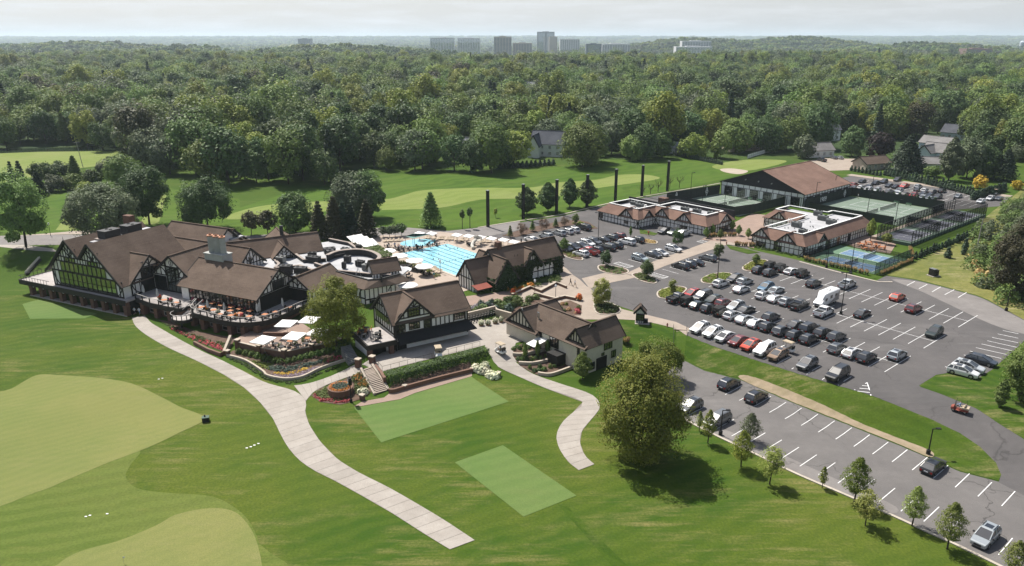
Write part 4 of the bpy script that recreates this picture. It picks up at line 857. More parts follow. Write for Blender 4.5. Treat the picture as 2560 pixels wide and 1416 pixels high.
 for i in range(3): f.window(2.8 + i * 1.6,4.3 + i * 1.6,6.8,8.7,2,1)
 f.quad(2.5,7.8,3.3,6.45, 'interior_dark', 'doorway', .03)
 # logo gable
 gable(r, 22.7,35.3,7.6,22, 'v', 3.3,6.8,11.7, ov=.5)
 f = Face(r, (22.7,7.6),(35.3,7.6)); top = lambda x: min(6.7 + x * .76,11.4 - (x - 6.3) * .76)
 f.rail(7.0).rail(9.1,3.2,9.4).rail(3.5, w_=.3).posts(.1,12.5,1,3.3,6.8,.28); f.posts(1.5,4.3,2,7.0, top); f.posts(8.3,11.1,2,7.0, top); f.posts(4.6,8.0,2,9.1, lambda x: top(x) if abs(x - 6.3) > .4 else 9.1)
 f.arc(4.3,7.0,2.9,8.7,-.4); f.arc(8.3,7.0,9.7,8.7,.4); f.done()
 f.window(4.5,8.1,3.6,8.95,3,4, 'tinted_glass'); f.window(.6,4.2,3.6,6.7,3,2); f.window(8.4,12.0,3.6,6.7,3,2)
 c = f.P(6.3,9.95,.08); b = MB(); n = 24
 for i in range(n):
  t, t2 = 2 * math.pi * i / n, 2 * math.pi * (i + 1) / n
  for R1 in (.62,): b.bar(f.P(6.3 + R1 * math.cos(t),9.95 + R1 * math.sin(t),.06), f.P(6.3 + R1 * math.cos(t2),9.95 + R1 * math.sin(t2),.06),.07,.05, up=f.n)
  if i % 2: b.bar(f.P(6.3 + .44 * math.cos(t),9.95 + .44 * math.sin(t),.06), f.P(6.3 + .55 * math.cos(t),9.95 + .55 * math.sin(t),.06),.06,.05, up=f.n)
 for x0, z0, x1, z1 in ((-.18,.28,.15,.1),(.15,.1,-.12,-.05),(-.12,-.05,.2,-.28),(-.2,-.1,.0,-.3),(.05,.32,.25,-.02)): b.bar(f.P(6.3 + x0,9.95 + z0,.06), f.P(6.3 + x1,9.95 + z1,.06),.07,.05, up=f.n)
 b.build('emblem', 'black_metal', r)
 # dining wing
 gable(r, 33.5,54.8,5.6,17.8, 'u', 3.3,6.75,10.8, ov=.75, rov=.5, mid=11.7)
 f = Face(r, (54.8,5.6),(54.8,17.8)); top = lambda x: min(6.6 + x * .66,10.6 - (x - 6.1) * .66)
 f.rail(6.7).rail(8.6,3.0,9.2).rail(3.5, w_=.3).posts(.1,12.1,1,3.3,6.7,.28); f.posts(.8,11.4,10,6.7, top); f.arc(6.1,8.6,4.2,9.8,-.5); f.arc(6.1,8.6,8,9.8,.5); f.done()
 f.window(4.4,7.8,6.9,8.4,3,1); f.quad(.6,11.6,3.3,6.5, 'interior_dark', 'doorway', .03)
 f = Face(r, (35.8,5.6),(54.8,5.6)); f.rail(6.5, w_=.24).rail(3.45, w_=.3).posts(0,19,10,3.3,6.5,.2).done()
 for i in range(10): f.window(.12 + 1.9 * i, 1.78 + 1.9 * i, 3.5,6.4,2,2)
 # chimney with three shafts
 ch = MB().box(35.0,40.4,11.4,14.0,8.0,11.9).box(34.85,40.55,11.25,14.15,11.9,12.1).build('chimney', 'chimney_stone', r)
 for k in range(3):
  cx = 36.0 + 1.72 * k; b = MB(); b.prism([(cx + .84 * math.cos(R_(a)),12.7 + .84 * math.sin(R_(a))) for a in (0,90,180,270)], 12.1,15.6); s_ = b.build('flue', 'chimney_stone', ch)
  b = MB(); b.prism([(cx + .9 * math.cos(R_(a)),12.7 + .9 * math.sin(R_(a))) for a in (0,90,180,270)], 15.6,15.85); b.lathe([(.3,15.85),(.26,16.15),(.2,16.15),(.2,15.9)], cx, 12.7,8); b.build('chimney_pot', 'terracotta', ch)
 # roofs behind
 gable(r, 12.5,37.8,17.4,25.6, 'u', 2.8,7.3,11.0, ov=.5)
 f = Face(r, (37.8,17.4),(37.8,25.6)); top = lambda x: min(7.2 + x * .9,10.8 - (x - 4.1) * .9); f.rail(7.3).posts(.2,8,8,5.8, top).seg(4.1,7.4,2.4,9.2,.16).seg(4.1,7.4,5.8,9.2,.16).done(); f.quad(3.6,4.6,7.6,8.9, 'window_glass', 'vent', .03)
 gable(r, 8,25.6,20.8,33.4, 'u', 2.8,7.4,13.0, ov=.5)
 gable(r, 8,24.5,24,36, 'u', 2.8,7.0,12.0, ov=.5)
 flat_roof(r, [(19.5,27.5),(26.5,27.5),(26.5,31.5),(19.5,31.5)], 10.3,.3, 'roof_membrane'); 
 for k in range(4): hvac(r, 23.6 + .62 * k, 29.2,10.3,.5,.8,.9)
 # small gable beside the dining wing
 gable(r, 53.6,60.9,14.8,25, 'v', 1.5,6.2,8.8, ov=.45)
 f = Face(r, (53.6,14.8),(60.9,14.8)); top = lambda x: min(6.1 + x * .71,8.6 - (x - 3.65) * .71); f.rail(6.2).rail(3.4, w_=.3).posts(.1,7.2,1,1.5,6.2,.26).posts(1.4,5.9,4,6.2, top).arc(3.65,6.4,2.2,7.4,-.4).arc(3.65,6.4,5.1,7.4,.4).done(); f.quad(.8,6.5,3.3,6.0, 'interior_dark', 'doorway', .03)
 f = Face(r, (60.9,14.8),(60.9,22.5)); f.rail(5.9).rail(3.4).rail(1.7).posts(0,7.7,5,1.5,5.9).arc(.3,1.8,1.6,3.3,.3).done()
 # long rear wing set at an angle
 A = Fr(27.6,24.9,54); gable(r, -2,21,-3.9,4.2, 'u', 2.8,6.9,10.2, F=A, ov=.5)
 gable(r, 9.2,14.2,-6.4,0, 'v', 4.5,6.9,9.5, F=A, ov=.4, rov=.45); f = Face(r, (9.2,-6.4),(14.2,-6.4), A); top = lambda x: min(6.8 + x * 1.02,9.3 - (x - 2.5) * 1.02); f.rail(6.9).posts(.2,4.8,5,6.2, top)
 for k in (-1,1): f.seg(2.5,7.0,2.5 + k * 1.3,8.2,.14).seg(2.5,7.8,2.5 + k * .8,8.7,.14)
 f.done(); f.quad(.4,4.6,4.5,6.7, 'interior_dark', 'doorway', .03)
 MB().tube([A(13,1,9.2), A(13,1,12.6)], .45,8).build('vent_flue', 'hvac_dark', r)
 gable(r, 10,18,4,12, 'v', 2.8,6.6,9.6, F=A, ov=.4); 
glass_wing()
def club_flat():
 r = CL; zf = 6.25
 flat_roof(r, [(36,22),(54,17),(60.9,22),(60.5,23.5),(69.2,22.2),(73,27.2),(71,36),(63,40),(52.5,42.5),(46,47),(39,48),(34,40)], zf, .3)
 prism_wall(r, ID, [(37,22.5),(54,17.5),(60,22.5),(60.2,23.9),(69.1,22.6),(72.6,27.3),(70.5,35.5),(62.8,39.5),(52.3,42),(45.8,46.5),(39.5,47.4),(35,40)], 1.2, zf - .31, 'stucco')
 for pts in ([(39,48),(46,47),(52.5,42.5),(50,36)], [(41,33),(46,30),(50,33)], [(44.5,22),(48,26),(55,24)], [(40,27),(43,25),(44.5,22)], [(50,29),(58,26.5),(66,27.5),(71,29)]):
  wallline(r, pts, .45, zf, zf + .75, 'hvac_dark'); wallline(r, pts, .6, zf + .75, zf + .85, 'parapet_cap', 'coping')
 arc = [(50.2,33.2),(50.2,37.2),(53.2,40.4),(57.2,40.6),(61.5,38.2),(63,35.5)]; wallline(r, smooth_line(arc, 3),.4, zf, zf + 1.5, 'hvac_dark'); wallline(r, smooth_line(arc, 3),.9, zf + 1.5, zf + 1.62, 'parapet_cap', 'coping')
 for u, v, sx, sy, sz, rot, dk in ((41.3,27.6,1.8,1.6,1.5,10,0),(48.5,21.3,2.4,1.7,2.0,20,1),(51.4,22.6,2.6,1.6,1.6,20,1),(53.6,18.9,1.5,1.2,1.1,20,0),(47.8,31.2,3.2,1.6,1.4,5,1),(46.5,38.8,2.6,1.8,1.4,50,1),(48.3,36.8,1.6,1.4,1.5,50,1),(49.6,40.8,1.8,1.2,1.3,10,0),(55.2,34.4,1.4,1.2,1.6,10,1),(57.4,30.2,.8,.8,1.4,10,1),(59.6,33.3,1.9,1.3,1.3,0,1),(62.8,31.3,1.6,1.4,1.4,0,0),(44.3,35.0,2.0,1.0,1.0,30,1),(51.2,44.0,1.0,1.0,1.4,0,1),(66.5,30.5,1.5,1.0,.5,10,0)): hvac(r, u, v, zf, sx, sy, sz, rot, dark=dk)
 b = MB(); c = (64.5,26.0)
 for a in (0,90,180,270): b.tube([(c[0] + 1.0 * math.cos(R_(a)), c[1] + 1.0 * math.sin(R_(a)), zf),(c[0], c[1], zf + 2.2)], .04,5)
 b.box(c[0] - 1.1, c[0] + 1.1, c[1] - .3, c[1] + .3, zf, zf + .25); b.tube([(c[0], c[1], zf + 2.2),(c[0], c[1], zf + 4.6)], .03,5); b.build('antenna_mast', 'steel_grey', r)
 # shingled skirt and half-timbered wall below it
 inn = [(56.5,25.6),(69.3,23.0),(71.4,25.0),(73.0,29.5)]; outp = [(57.0,22.9),(69.9,20.6),(73.9,26.8),(75.0,30.5)]
 for i in range(3): roof_slope(r, [(*outp[i], 5.9),(*outp[i + 1], 5.9),(*inn[i + 1], 7.3),(*inn[i], 7.3)], 'shingle_tan')
 wallline(r, inn, .35,6.2,7.42, 'dark_trim', 'parapet')
 MB().tube([(71.6,24.6,6.4),(71.6,24.6,8.0)], .2,8).build('vent_pipe', 'hvac_dark', r)
 P = [(60.2,23.3),(69.3,21.6),(73.1,27.3)]
 prism_wall(r, ID, [(60.2,23.3),(69.3,21.6),(73.1,27.3),(66,30)], 0,5.9)
 f = Face(r, P[0], P[1]); f.rail(5.7).rail(3.5, w_=.3).rail(1.0).posts(0, f.L, 7,.6,5.7).arc(7.5,3.6,8.9,5.6,.4).arc(.2,1,1.6,3.3,.3).done()
 f = Face(r, P[1], P[2]); f.rail(5.7).rail(3.2, w_=.3).posts(0, f.L, 7,1,5.7).arc(5.3,4.3,6.5,5.6,.3).done()
 for k in range(3): f.window(1.1 + 2 * k, 1.9 + 2 * k, 1.5,2.9,1,2)
 T = Fr(67.0,28.2,54); gable(r, -.5,5.2,-1.6,2.4, 'u', 2,7.9,9.9, F=T, ov=.5, rov=.45)
 f = Face(r, (-.5,-1.6),(5.2,-1.6), T); f.rail(7.6).rail(5.2, w_=.3).rail(2.4).posts(0,5.7,8,2,7.6,.22).done(); f = Face(r, (5.2,-1.6),(5.2,2.4), T); f.rail(7.7).rail(5.2).posts(0,4,4,2,7.8,.22).done()
club_flat()
def club_arcade():
 r = CL; zd = 3.3
 flat_roof(r, [(-10.6,-1.3),(24.4,-1.3),(24.4,1.4),(22.4,1.7),(22.4,12),(0.2,6.9),(-10.6,6.9)], zd, .35, 'deck_floor', 'terrace_floor')
 MB().box(-10.7,24.5,-1.5,-1.28,2.35,3.45).build('fascia', 'timber', r); MB().box(-10.8,-10.6,-1.5,7.0,2.35,3.45).build('fascia', 'timber', r)
 us = [-7.1,-3.6,-.1,3.3,6.8,10.3,13.7,17.2,20.7,24.1]
 for u in us: MB().box(u - .48, u + .48,-1.45,-.5,-.5,2.95).box(u - .56, u + .56,-1.5,-.42,2.0,2.2).build('pier', 'brick_red', r)
 for a, c in zip(us[:-1], us[1:]):
  b = MB(); n = 8; x0, x1 = a + .48, c - .48
  for i in range(n):
   s0, s1 = x0 + (x1 - x0) * i / n, x0 + (x1 - x0) * (i + 1) / n; zz = 1.95 + .55 * math.sin(math.pi * (i + .5) / n); b.box(s0, s1,-1.2,-.9, zz, 2.95)
  b.build('arch', 'stucco', r)
 MB().box(-7.5,24.5,-1.6,-.4,-.5,.18).build('plinth', 'concrete', r)
 MB().box(-6,24,2.6,3.0,-.5,2.95).build('arcade_back_wall', 'interior_dark', r); MB().box(23.9,24.3,-1,3,-.5,2.9).build('arcade_end_wall', 'interior_dark', r)  # walls near black: shade of the recess put into their colour
 b = MB()
 for x in range(-10,0,1): b.box(x - .03, x + .03,-1.36,-1.3, zd, zd + 1.05)
 b.box(-10.7,0,-1.37,-1.29, zd + 1.0, zd + 1.08); b.box(-10.7,-10.62,-1.37,6.9, zd + 1.0, zd + 1.08); b.box(-10.7,0,6.8,6.9, zd + 1.0, zd + 1.08)
 for y in range(0,7): b.box(-10.7,-10.62, y - .03, y + .03, zd, zd + 1.05)
 b.build('railing', 'black_metal', r)
 # upper terraces
 TA = [(22.5,1.5),(24.3,1.3),(29.6,.4),(34.9,.3),(38.2,.5),(38.9,3.0),(38.9,5.6),(35.3,7.6),(22.7,7.6)]
 TB = [(38.9,5.6),(38.9,4.6),(41.8,.3),(44.8,-.2),(48.6,-.55),(52.0,-.6),(55.4,-.1),(57.6,1.2),(59.1,3.0),(59.7,5.7),(59.9,9.0),(59.9,12),(60.5,14.8),(54.8,17),(54.8,5.6)]
 for T in (TA, TB): flat_roof(r, T, zd + .02,.4, 'deck_floor', 'terrace_floor')
 ea = TA[1:6]; eb = smooth_line(TB[1:13], 3)
 for e in (ea, eb):
  wallline(r, e, .3, zd - .95, zd + .06, 'timber', 'fascia')
  for i, p in enumerate(resample(e, max(4, int(len(e) * (1.4 if e is ea else .55))))): MB().box(p[0] - .09, p[0] + .09, p[1] - .09, p[1] + .09, zd, zd + 1.1).build('rail_post', 'timber', r)
  wallline(r, e, .13, zd + 1.02, zd + 1.12, 'rail_grey', 'handrail'); wallline(r, e, .04, zd + .5, zd + .54, 'black_metal', 'rail_wire'); wallline(r, e, .04, zd + .75, zd + .79, 'black_metal', 'rail_wire'); wallline(r, e, .04, zd + .25, zd + .29, 'black_metal', 'rail_wire')
 # storey under the terraces
 low = [(24.3,2.9),(30,2.0),(38,2.2),(41.8,2.0),(48.6,1.2),(52,1.1),(55.4,1.5),(57.3,2.7),(58.3,6),(58.5,14)]
 wallline(r, low, .5,-.5, zd - .4, 'brick_wall_red', 'wall'); 
 for u, v in ((26.5,1.3),(31,.9),(35,.8),(38.3,.9),(41.6,.9),(44.9,.4),(48.7,.1),(52.6,.05),(55.6,.5),(57.9,1.6)): MB().box(u - .5, u + .5, v - .5, v + .5,-.5,2.45).box(u - .58, u + .58, v - .58, v + .58,2.45,2.62).build('pier', 'brick_red', r)
 for a, c in (((42.3,1.95),(44.3,1.7)),((45.6,1.6),(48.0,1.3)),((49.4,1.15),(51.8,1.1)),((53.2,1.2),(55.0,1.4)),((27.4,2.3),(30.2,1.9)),((32,2.0),(34.4,2.1))): Face(r, a, c, out=.27).window(.1,2.0,.55,2.15,1,2, 'window_glass', 'rail_grey')
 # round landing of the outside stair
 n = 16; P = [(40.2 + 2.3 * math.cos(t),-.9 + 1.7 * math.sin(t)) for t in [math.pi * .95 + 1.25 * math.pi * i / n for i in range(n + 1)]]
 flat_roof(r, P + [(40.5,1.5)], 2.15,.3, 'deck_floor', 'landing'); wallline(r, P, .2,1.6,2.2, 'timber', 'fascia'); wallline(r, P, .1,3.1,3.2, 'rail_grey', 'handrail')
 for p in P[::2]: MB().box(p[0] - .06, p[0] + .06, p[1] - .06, p[1] + .06,2.1,3.15).build('rail_post', 'timber', r)
 MB().tube([(40.3,-1.2,-.3),(40.3,-1.2,1.9)], .18,8).build('post', 'black_metal', r)
 for k in range(7): MB().box(39.0 + .0 * k, 41.0,.5 + .42 * k, .95 + .42 * k, 2.15 + .165 * k, 2.24 + .165 * k).build('step', 'deck_floor', r)
 for s_ in (38.95,41.05): MB().bar((s_, .6,3.15),(s_, 4.2,4.5),.12,.12).bar((s_, .6,2.1),(s_, 4.2,3.4),.08,.25).build('handrail', 'rail_grey', r)
club_arcade()
# ================================================================== golf shop above the tee
PS = empty('golf_shop', (-21.3,126.1,0), R_(31.5), 'two-storey half-timbered golf shop with black awning beside the clipped hedge', 'building')
def golf_shop():
 r = PS; L, D = 15.0,9.8
 gable(r, 0, L, 0, D, 'u', .5,7.35,11.3, ov=.55, rov=.6)
 f = Face(r, (0,0),(L, 0)); f.rail(7.2,7.3).rail(4.95, w_=.26).posts(7.4,12.0,5,5.0,7.2).posts(0.08, L - .08,1,1,7.2,.26).posts(14.4,14.5,1,5,7.2); f.rail(2.9,2.5, L, .3); f.done()
 for x0, x1, z0, z1, nx in ((.35,1.9,5.0,7.1,3),(3.0,5.0,5.3,7.1,3),(6.0,7.3,5.0,7.1,3),(12.2,14.3,5.4,7.1,4)): f.window(x0, x1, z0, z1, nx, 3)
 # front cross gable
 gable(r, .5,7.3,-.06,4, 'v', 4.9,7.75,11.25, ov=.5, rov=.5)
 f = Face(r, (.5,-.06),(7.3,-.06)); top = lambda x: min(7.6 + x * 1.03,11.0 - (x - 3.4) * 1.03); f.rail(7.75).rail(9.0,1.4,5.4).posts(.1,6.7,1,5,7.7,.22); f.posts(1.4,2.2,1,7.75, top).posts(4.6,5.4,1,7.75, top).seg(3.4,9.7,3.4,10.9,.16).seg(3.4,9.7,2.5,10.4,.16).seg(3.4,9.7,4.3,10.4,.16).seg(2.2,9.6,4.6,9.6,.16).arc(.2,7.8,1.4,8.9,.25).arc(6.6,7.8,5.4,8.9,-.25).done()
 f.window(2.35,4.45,7.9,9.4,4,3); f.window(2.35,4.45,5.3,7.1,4,3); f.window(.3,1.6,5.0,7.1,3,3); f.window(5.3,6.6,5.0,7.1,3,3)
 # lean-to awning
 roof_slope(r, [(.2,-2.0,3.55),(L + 1.0,-2.0,3.55),(L + .2,-.12,4.85),(.2,-.12,4.85)], 'dark_trim', .15, 'awning')
 MB().box(2.3, L, -.16,-.06,1.2,2.4).build('panel', 'white_paint', r); MB().box(.4,2.2,-.14,-.04,1.2,3.4).build('doorway', 'interior_dark', r)
 # end gable towards the lower terrace
 f = Face(r, (0, D),(0,0)); top = lambda x: min(7.3 + x * .8,11.1 - (x - 4.9) * .8); f.rail(7.3).rail(4.9, w_=.28).posts(.3,9.5,9,7.3, top).posts(0.1,9.7,1,1,7.3,.28).posts(1.2,8.6,7,4.9,7.3).seg(2.5,8.9,7.3,8.9,.16).done(); f.quad(1.0,9.0,6.1,7.2, 'window_glass', 'window', .03)
 f = Face(r, (L, 0),(L, D)); top = lambda x: min(7.3 + x * .8,11.1 - (x - 4.9) * .8); f.rail(7.3).rail(4.9).posts(.3,9.5,9,5, top).done()
 # roof terrace on brick piers in front of the end gable
 MB().box(-5.6,-.1,-1.2,6.6,4.0,4.35).build('balcony_floor', 'deck_floor', r); wallline(r, [(-.1,-1.25),(-5.65,-1.25),(-5.65,6.6)], .22,3.5,4.45, 'timber', 'fascia')
 for u in (-5.2,-1.1): MB().box(u - .4, u + .4,-1.2,-.4,.8,3.9).build('pier', 'brick_red', r)
 MB().box(-5.3,-.3,.6,6.4,.8,3.95).build('wall', 'stucco', r); MB().box(-4.6,-1.6,.45,.62,1.2,3.6).build('doorway', 'interior_dark', r); MB().tube([(.1,-.4,1.5),(.1,-.4,7.0)], .1,6).build('downpipe', 'black_metal', r)
golf_shop()

# ================================================================== cart barn with the white stucco ends (frame turned with the car park)
def abroot(name, a, b, label, cat): x, y = ab(a, b); return empty(name, (x, y, 0), R_(-49.5), label, cat)
CB = abroot('cart_barn', -82.6,87.4, 'cream stucco cart barn with tan shingle roof above the terraced garden', 'building')
def cart_barn():
 r = CB; RF = 'shingle_tan'
 # local u = along a, v = along b; right wing
 gable(r, -4.7,0,0,9.6, 'v', -.6,5.35,8.1, roof=RF, wall='stucco_cream', ov=.4, rov=.35)
 f = Face(r, (0,0),(0,9.6)); f.window(4.6,6.6,3.4,4.9,3,2); f.window(1.2,2.2,.6,1.9,2,1); f.window(6.6,7.7,1.4,2.7,2,1); f.quad(2.7,5.4,-.1,2.3, 'interior_dark', 'garage_door', .03); f.window(4.0,4.6,2.5,3.0,1,1)
 f = Face(r, (-4.7,0),(0,0)); top = lambda x: min(5.3 + x * 1.15,7.9 - (x - 2.35) * 1.15); f.posts(.4,4.3,6,5.5, top).rail(5.5).done(); f.window(1.5,3.2,3.3,4.8,3,3); f.quad(1.4,2.4,.6,1.9, 'white_paint', 'shutter', .03)
 roof_slope(r, [(-5.1,-.8,5.05),(.4,-.8,5.05),(.4,.05,5.5),(-5.1,.05,5.5)], RF, .15)
 # main range
 gable(r, -16,-2,-.2,6.8, 'u', -.6,5.35,8.3, roof=RF, wall='stucco_cream', ov=.45, rov=.2)
 f = Face(r, (-15,-.2),(-4.7,-.2)); f.window(3.0,4.0,2.9,4.6,2,2); f.window(6.2,8.4,2.8,4.7,3,2); f.done()
 b = MB(); b.tube([(-13.2,1.0,6.4),(-13.2,1.0,7.6),(-13.5,.9,7.7)], .12,6); b.tube([(-14.0,1.3,6.6),(-14.0,1.3,7.3)], .06,6); b.build('vent_pipe', 'steel_grey', r)
 # left wing
 gable(r, -20.2,-11.6,-1.0,7.5, 'v', .8,4.6,8.2, roof=RF, wall='stucco_cream', ov=.4, rov=.3)
 f = Face(r, (-20.2,-1.0),(-11.6,-1.0)); top = lambda x: min(4.6 + x * .84,8.0 - (x - 4.3) * .84); f.posts(1.2,7.4,7,5.0, top).rail(5.0,.6,8.0).done(); roof_slope(r, [(-20.6,-1.7,4.5),(-11.2,-1.7,4.5),(-11.2,-.9,4.95),(-20.6,-.9,4.95)], RF, .15)
 MB().bar((-15.7,-1.0,8.4),(-15.4,-.55,5.3),.18,.12).build('valley_flashing', 'white_paint', r)
 roof_slope(r, [(-11.6,-3.6,3.2),(-9.4,-3.6,3.2),(-9.4,-.2,3.75),(-11.6,-.2,3.75)], 'white_paint', .12, 'canopy')
 MB().box(-7.4,-4.7,-2.4,-.2,.6,2.6).build('bin_enclosure', 'dark_trim', r)
cart_barn()

# ================================================================== ivy-covered bath house by the pool
IV = empty('bath_house', (-2.9,159.6,0), R_(37.5), 'ivy-covered bath house with steep brown roof between pool and car park', 'building')
leaf_mat('ivy', (.016,.032,.010),(.040,.070,.018),.12)
def ivy_on(root, F, p, q, z0, top, dens=26, seed=1, keep=lambda x, z: True, size=.36, thick=.3):
 r = np.random.default_rng(seed); a = Vector(F(p[0], p[1], 0)); b = Vector(F(q[0], q[1], 0)); d = b - a; L = d.length; d.normalize(); n = Vector((d.y, -d.x, 0)); zt = max(top(L * i / 20) for i in range(21)); N_ = int(dens * L * (zt - z0)); X = r.uniform(0, L, N_); Z = r.uniform(z0, zt, N_)
 ok = np.array([Z[i] < top(X[i]) + r.normal(0,.15) and keep(X[i], Z[i]) for i in range(N_)]); X, Z = X[ok], Z[ok]; O = r.uniform(.05, thick, len(X)) * (1 + .5 * np.sin(X * 2.1) * np.sin(Z * 1.7))
 P = np.array(a)[None] + X[:, None] * np.array(d) + O[:, None] * np.array(n); P[:, 2] = Z
 me = leaf_mesh('ivy', P, np.tile(np.array(n),(len(X),1)) * 1.2, size, 'ivy', seed, .5); return data_obj('ivy', me, root)
def bath_house():
 r = IV
 gable(r, 0,18.6,0,7.2, 'u', 2,7.0,10.9, ov=.4, rov=.5)
 gable(r, -2.6,3.2,-2.4,7.6, 'v', 2,5.6,9.9, ov=.45, rov=.4)       # cross gable at the pool end
 gable(r, -6.2,1.0,.6,7.0, 'u', 2,5.4,9.4, ov=.4, rov=.4)
 f = Face(r, (-6.2,7.0),(-6.2,.6)); top = lambda x: min(5.4 + x * 1.25,9.2 - (x - 3.2) * 1.25); f.posts(.2,6.2,6,2.8, top).rail(5.4).done()
 gable(r, 7.2,11.6,-.15,4, 'v', 6,7.1,10.1, ov=.4, rov=.45)          # dormer
 f = Face(r, (7.2,-.15),(11.6,-.15)); f.posts(1.7,2.7,2,7.6,8.6).rail(7.6,1.2,3.2).done()
 f = Face(r, (0,0),(18.6,0)); f.rail(4.6,9,17).posts(9.5,16.5,4,3,6.8).done(); f.window(7.2,8.0,4.9,6.2,1,2)
 MB().box(2.0,3.2,3.2,4.4,7,12.2).build('chimney', 'brick_red', r)
 b = MB(); b.tube([(9.9,4.6,9),(9.9,4.6,11.6)], .14,6); b.build('vent_flue', 'black_metal', r)
 for k in (5.6,6.4): MB().tube([(k, 1.6,8.4),(k - .05,1.5,9.2)], .05,5).build('vent_pipe', 'black_metal', r)
 roof_slope(r, [(-7.4,-2.2,4.2),(-3.4,-2.2,4.2),(-3.4,.2,4.7),(-7.4,.2,4.7)], 'red_awning', .12, 'awning')
 for u in (-7.2,-3.6): MB().tube([(u, -2.0,2.6),(u, -2.0,4.2)], .07,6).build('post', 'black_metal', r)
 clearz = lambda x, z: not ((9.4 < x < 15.9) and (2.8 < z < 5.9 + .45 * math.sin(x * 5) + .25 * math.sin(x * 13)) and z < 4.1 + (x - 9) * 1.9) or (z < 3.0)
 ivy_on(r, ID, (0,0),(18.6,0),2.6, lambda x: 7.0,40,1, clearz)
 ivy_on(r, ID, (-2.6,-2.4),(3.2,-2.4),2.6, lambda x: min(5.6 + x * 1.48,9.9 - (x - 2.9) * 1.48),40,2); ivy_on(r, ID, (3.2,-2.4),(3.2,0),2.6, lambda x: 5.6,40,3); ivy_on(r, ID, (-2.6,1),(-2.6,-2.4),2.6, lambda x: 5.6,40,7)
 ivy_on(r, ID, (7.2,-.15),(11.6,-.15),6.2, lambda x: min(7.2 + x * 1.36,10.1 - (x - 2.2) * 1.36),40,4, lambda x, z: not (1.3 < x < 3.1 and 7.5 < z < 8.7))
 ivy_on(r, ID, (18.6,0),(18.6,7.2),2.6, lambda x: min(7 + x * 1.08,10.9 - (x - 3.6) * 1.08),36,5, thick=.5)
bath_house()

# ================================================================== racquet club: hall, two low buildings, courts (frame of the car park)
mat('panel_white', (.7,.7,.69),(.63,.63,.62),.7,.8); mat('hall_dark', (.018,.018,.020),(.024,.024,.026),1,.8); mat('panel_grey', (.42,.43,.43),(.36,.37,.37),.7,.8)
mat('court_green', (.155,.20,.155),(.135,.178,.14),.3,.85, fine=2); mat('court_dark', (.085,.125,.095),(.07,.105,.08),.3,.85); mat('court_blue', (.115,.19,.29),(.10,.17,.265),.3,.8); mat('court_rim', (.115,.20,.125),(.10,.175,.11),.3,.85); mat('court_slate', (.155,.16,.20),(.13,.135,.17),.4,.8)
mat('court_line', (.72,.73,.72),(.64,.65,.64),1,.7)
TH = abroot('tennis_hall', -153.5,230, 'long low-pitched tennis hall with black gable and pinkish shingle roof', 'building')
def tennis_hall():
 r = TH; gable(r, 0,31.7,0,31, 'v', 2.4,7.6,13.4, roof='shingle_pink', wall='panel_white', ov=.5, rov=.5)
 b = MB(); b.add([(0,-.12,7.5),(31.7,-.12,7.5),(15.85,-.12,13.3),(0,-.02,7.5),(31.7,-.02,7.5),(15.85,-.02,13.3)], [(0,1,2),(5,4,3),(0,3,4,1),(1,4,5,2),(2,5,3,0)]); b.build('gable_cladding', 'hall_dark', r)
 f = Face(r, (0,0),(31.7,0)); f.rail(6.2, w_=.14).rail(7.5, w_=.2).posts(0,31.7,14,6.2,7.5,.14).done()
 for k in range(6): f.window(1.5 + 5.15 * k, 4.6 + 5.15 * k, 2.85,6.0,4,4, fw=.1)
 for k in range(7): f.b = MB(); f.posts(.02 + 5.15 * k, 1.45 + 5.15 * k if k < 6 else 31.6,1,2.8,6.2,.12); f.done()
 f = Face(r, (31.7,0),(31.7,31)); f.rail(6.3, w_=.16).rail(7.4, w_=.2).posts(0,31,16,2.8,7.4,.14).done()
 for k in range(6): f.window(2.2 + 4.9 * k, 5.4 + 4.9 * k, 4.6,6.1,3,1)
 for k in range(3): MB().tube([(10 + 5 * k, -.3,9.5),(10 + 5 * k, -.9,9.4)], .22,8).build('wall_lamp', 'steel_grey', r)
tennis_hall()
def mansard(r, base, z0, ze, zr, inset, RF='shingle_pink', skip=(), zf=None):
 """low building with a shingled parapet slope all round and a flat roof behind it"""
 base = ccw(base); n = len(base); prism_wall(r, ID, base, z0, ze)
 def off(i, d):
  a, b, c = Vector(base[i - 1]), Vector(base[i]), Vector(base[(i + 1) % n]); e1 = (b - a).normalized(); e2 = (c - b).normalized(); n1 = Vector((-e1.y, e1.x)); n2 = Vector((-e2.y, e2.x)); m_ = (n1 + n2); k = d / max(.3,(1 + n1.dot(n2))); return b + m_ * k
 O = [off(i, -.5) for i in range(n)]; I = [off(i, inset) for i in range(n)]; drop = .5 * (zr - ze) / inset
 for i in range(n):
  if i in skip: continue
  j = (i + 1) % n; roof_slope(r, [(*O[i], ze - drop),(*O[j], ze - drop),(*I[j], zr),(*I[i], zr)], RF)
 pts = [tuple(p) for p in I]; flat_roof(r, pts, zf or zr - 1.0,.2); b = MB()
 for i in range(n): b.bar((*I[i], zr + .03),(*I[(i + 1) % n], zr + .03),.45,.14)
 b.build('coping', 'white_paint', r); return I
def tgable(r, p, d, half, zb, ze, zr, deep=3.2, RF='shingle_pink'):
 """small gable breaking the eave; p = centre of its face, d = outward direction in degrees"""
 F = Fr(p[0], p[1], d + 90); gable(r, -half, half, 0, deep, 'v', ze - 1.5, ze, zr, F=F, roof=RF, ov=.45, rov=.45)
 f = Face(r, (-half, -.02),(half, -.02), F); top = lambda x: min(ze + x * (zr - ze) / half, zr - (x - half) * (zr - ze) / half) - .15; f.posts(.25,2 * half - .25,5, ze - .2, top, .15).rail(ze - .2, w_=.18).done(); return f
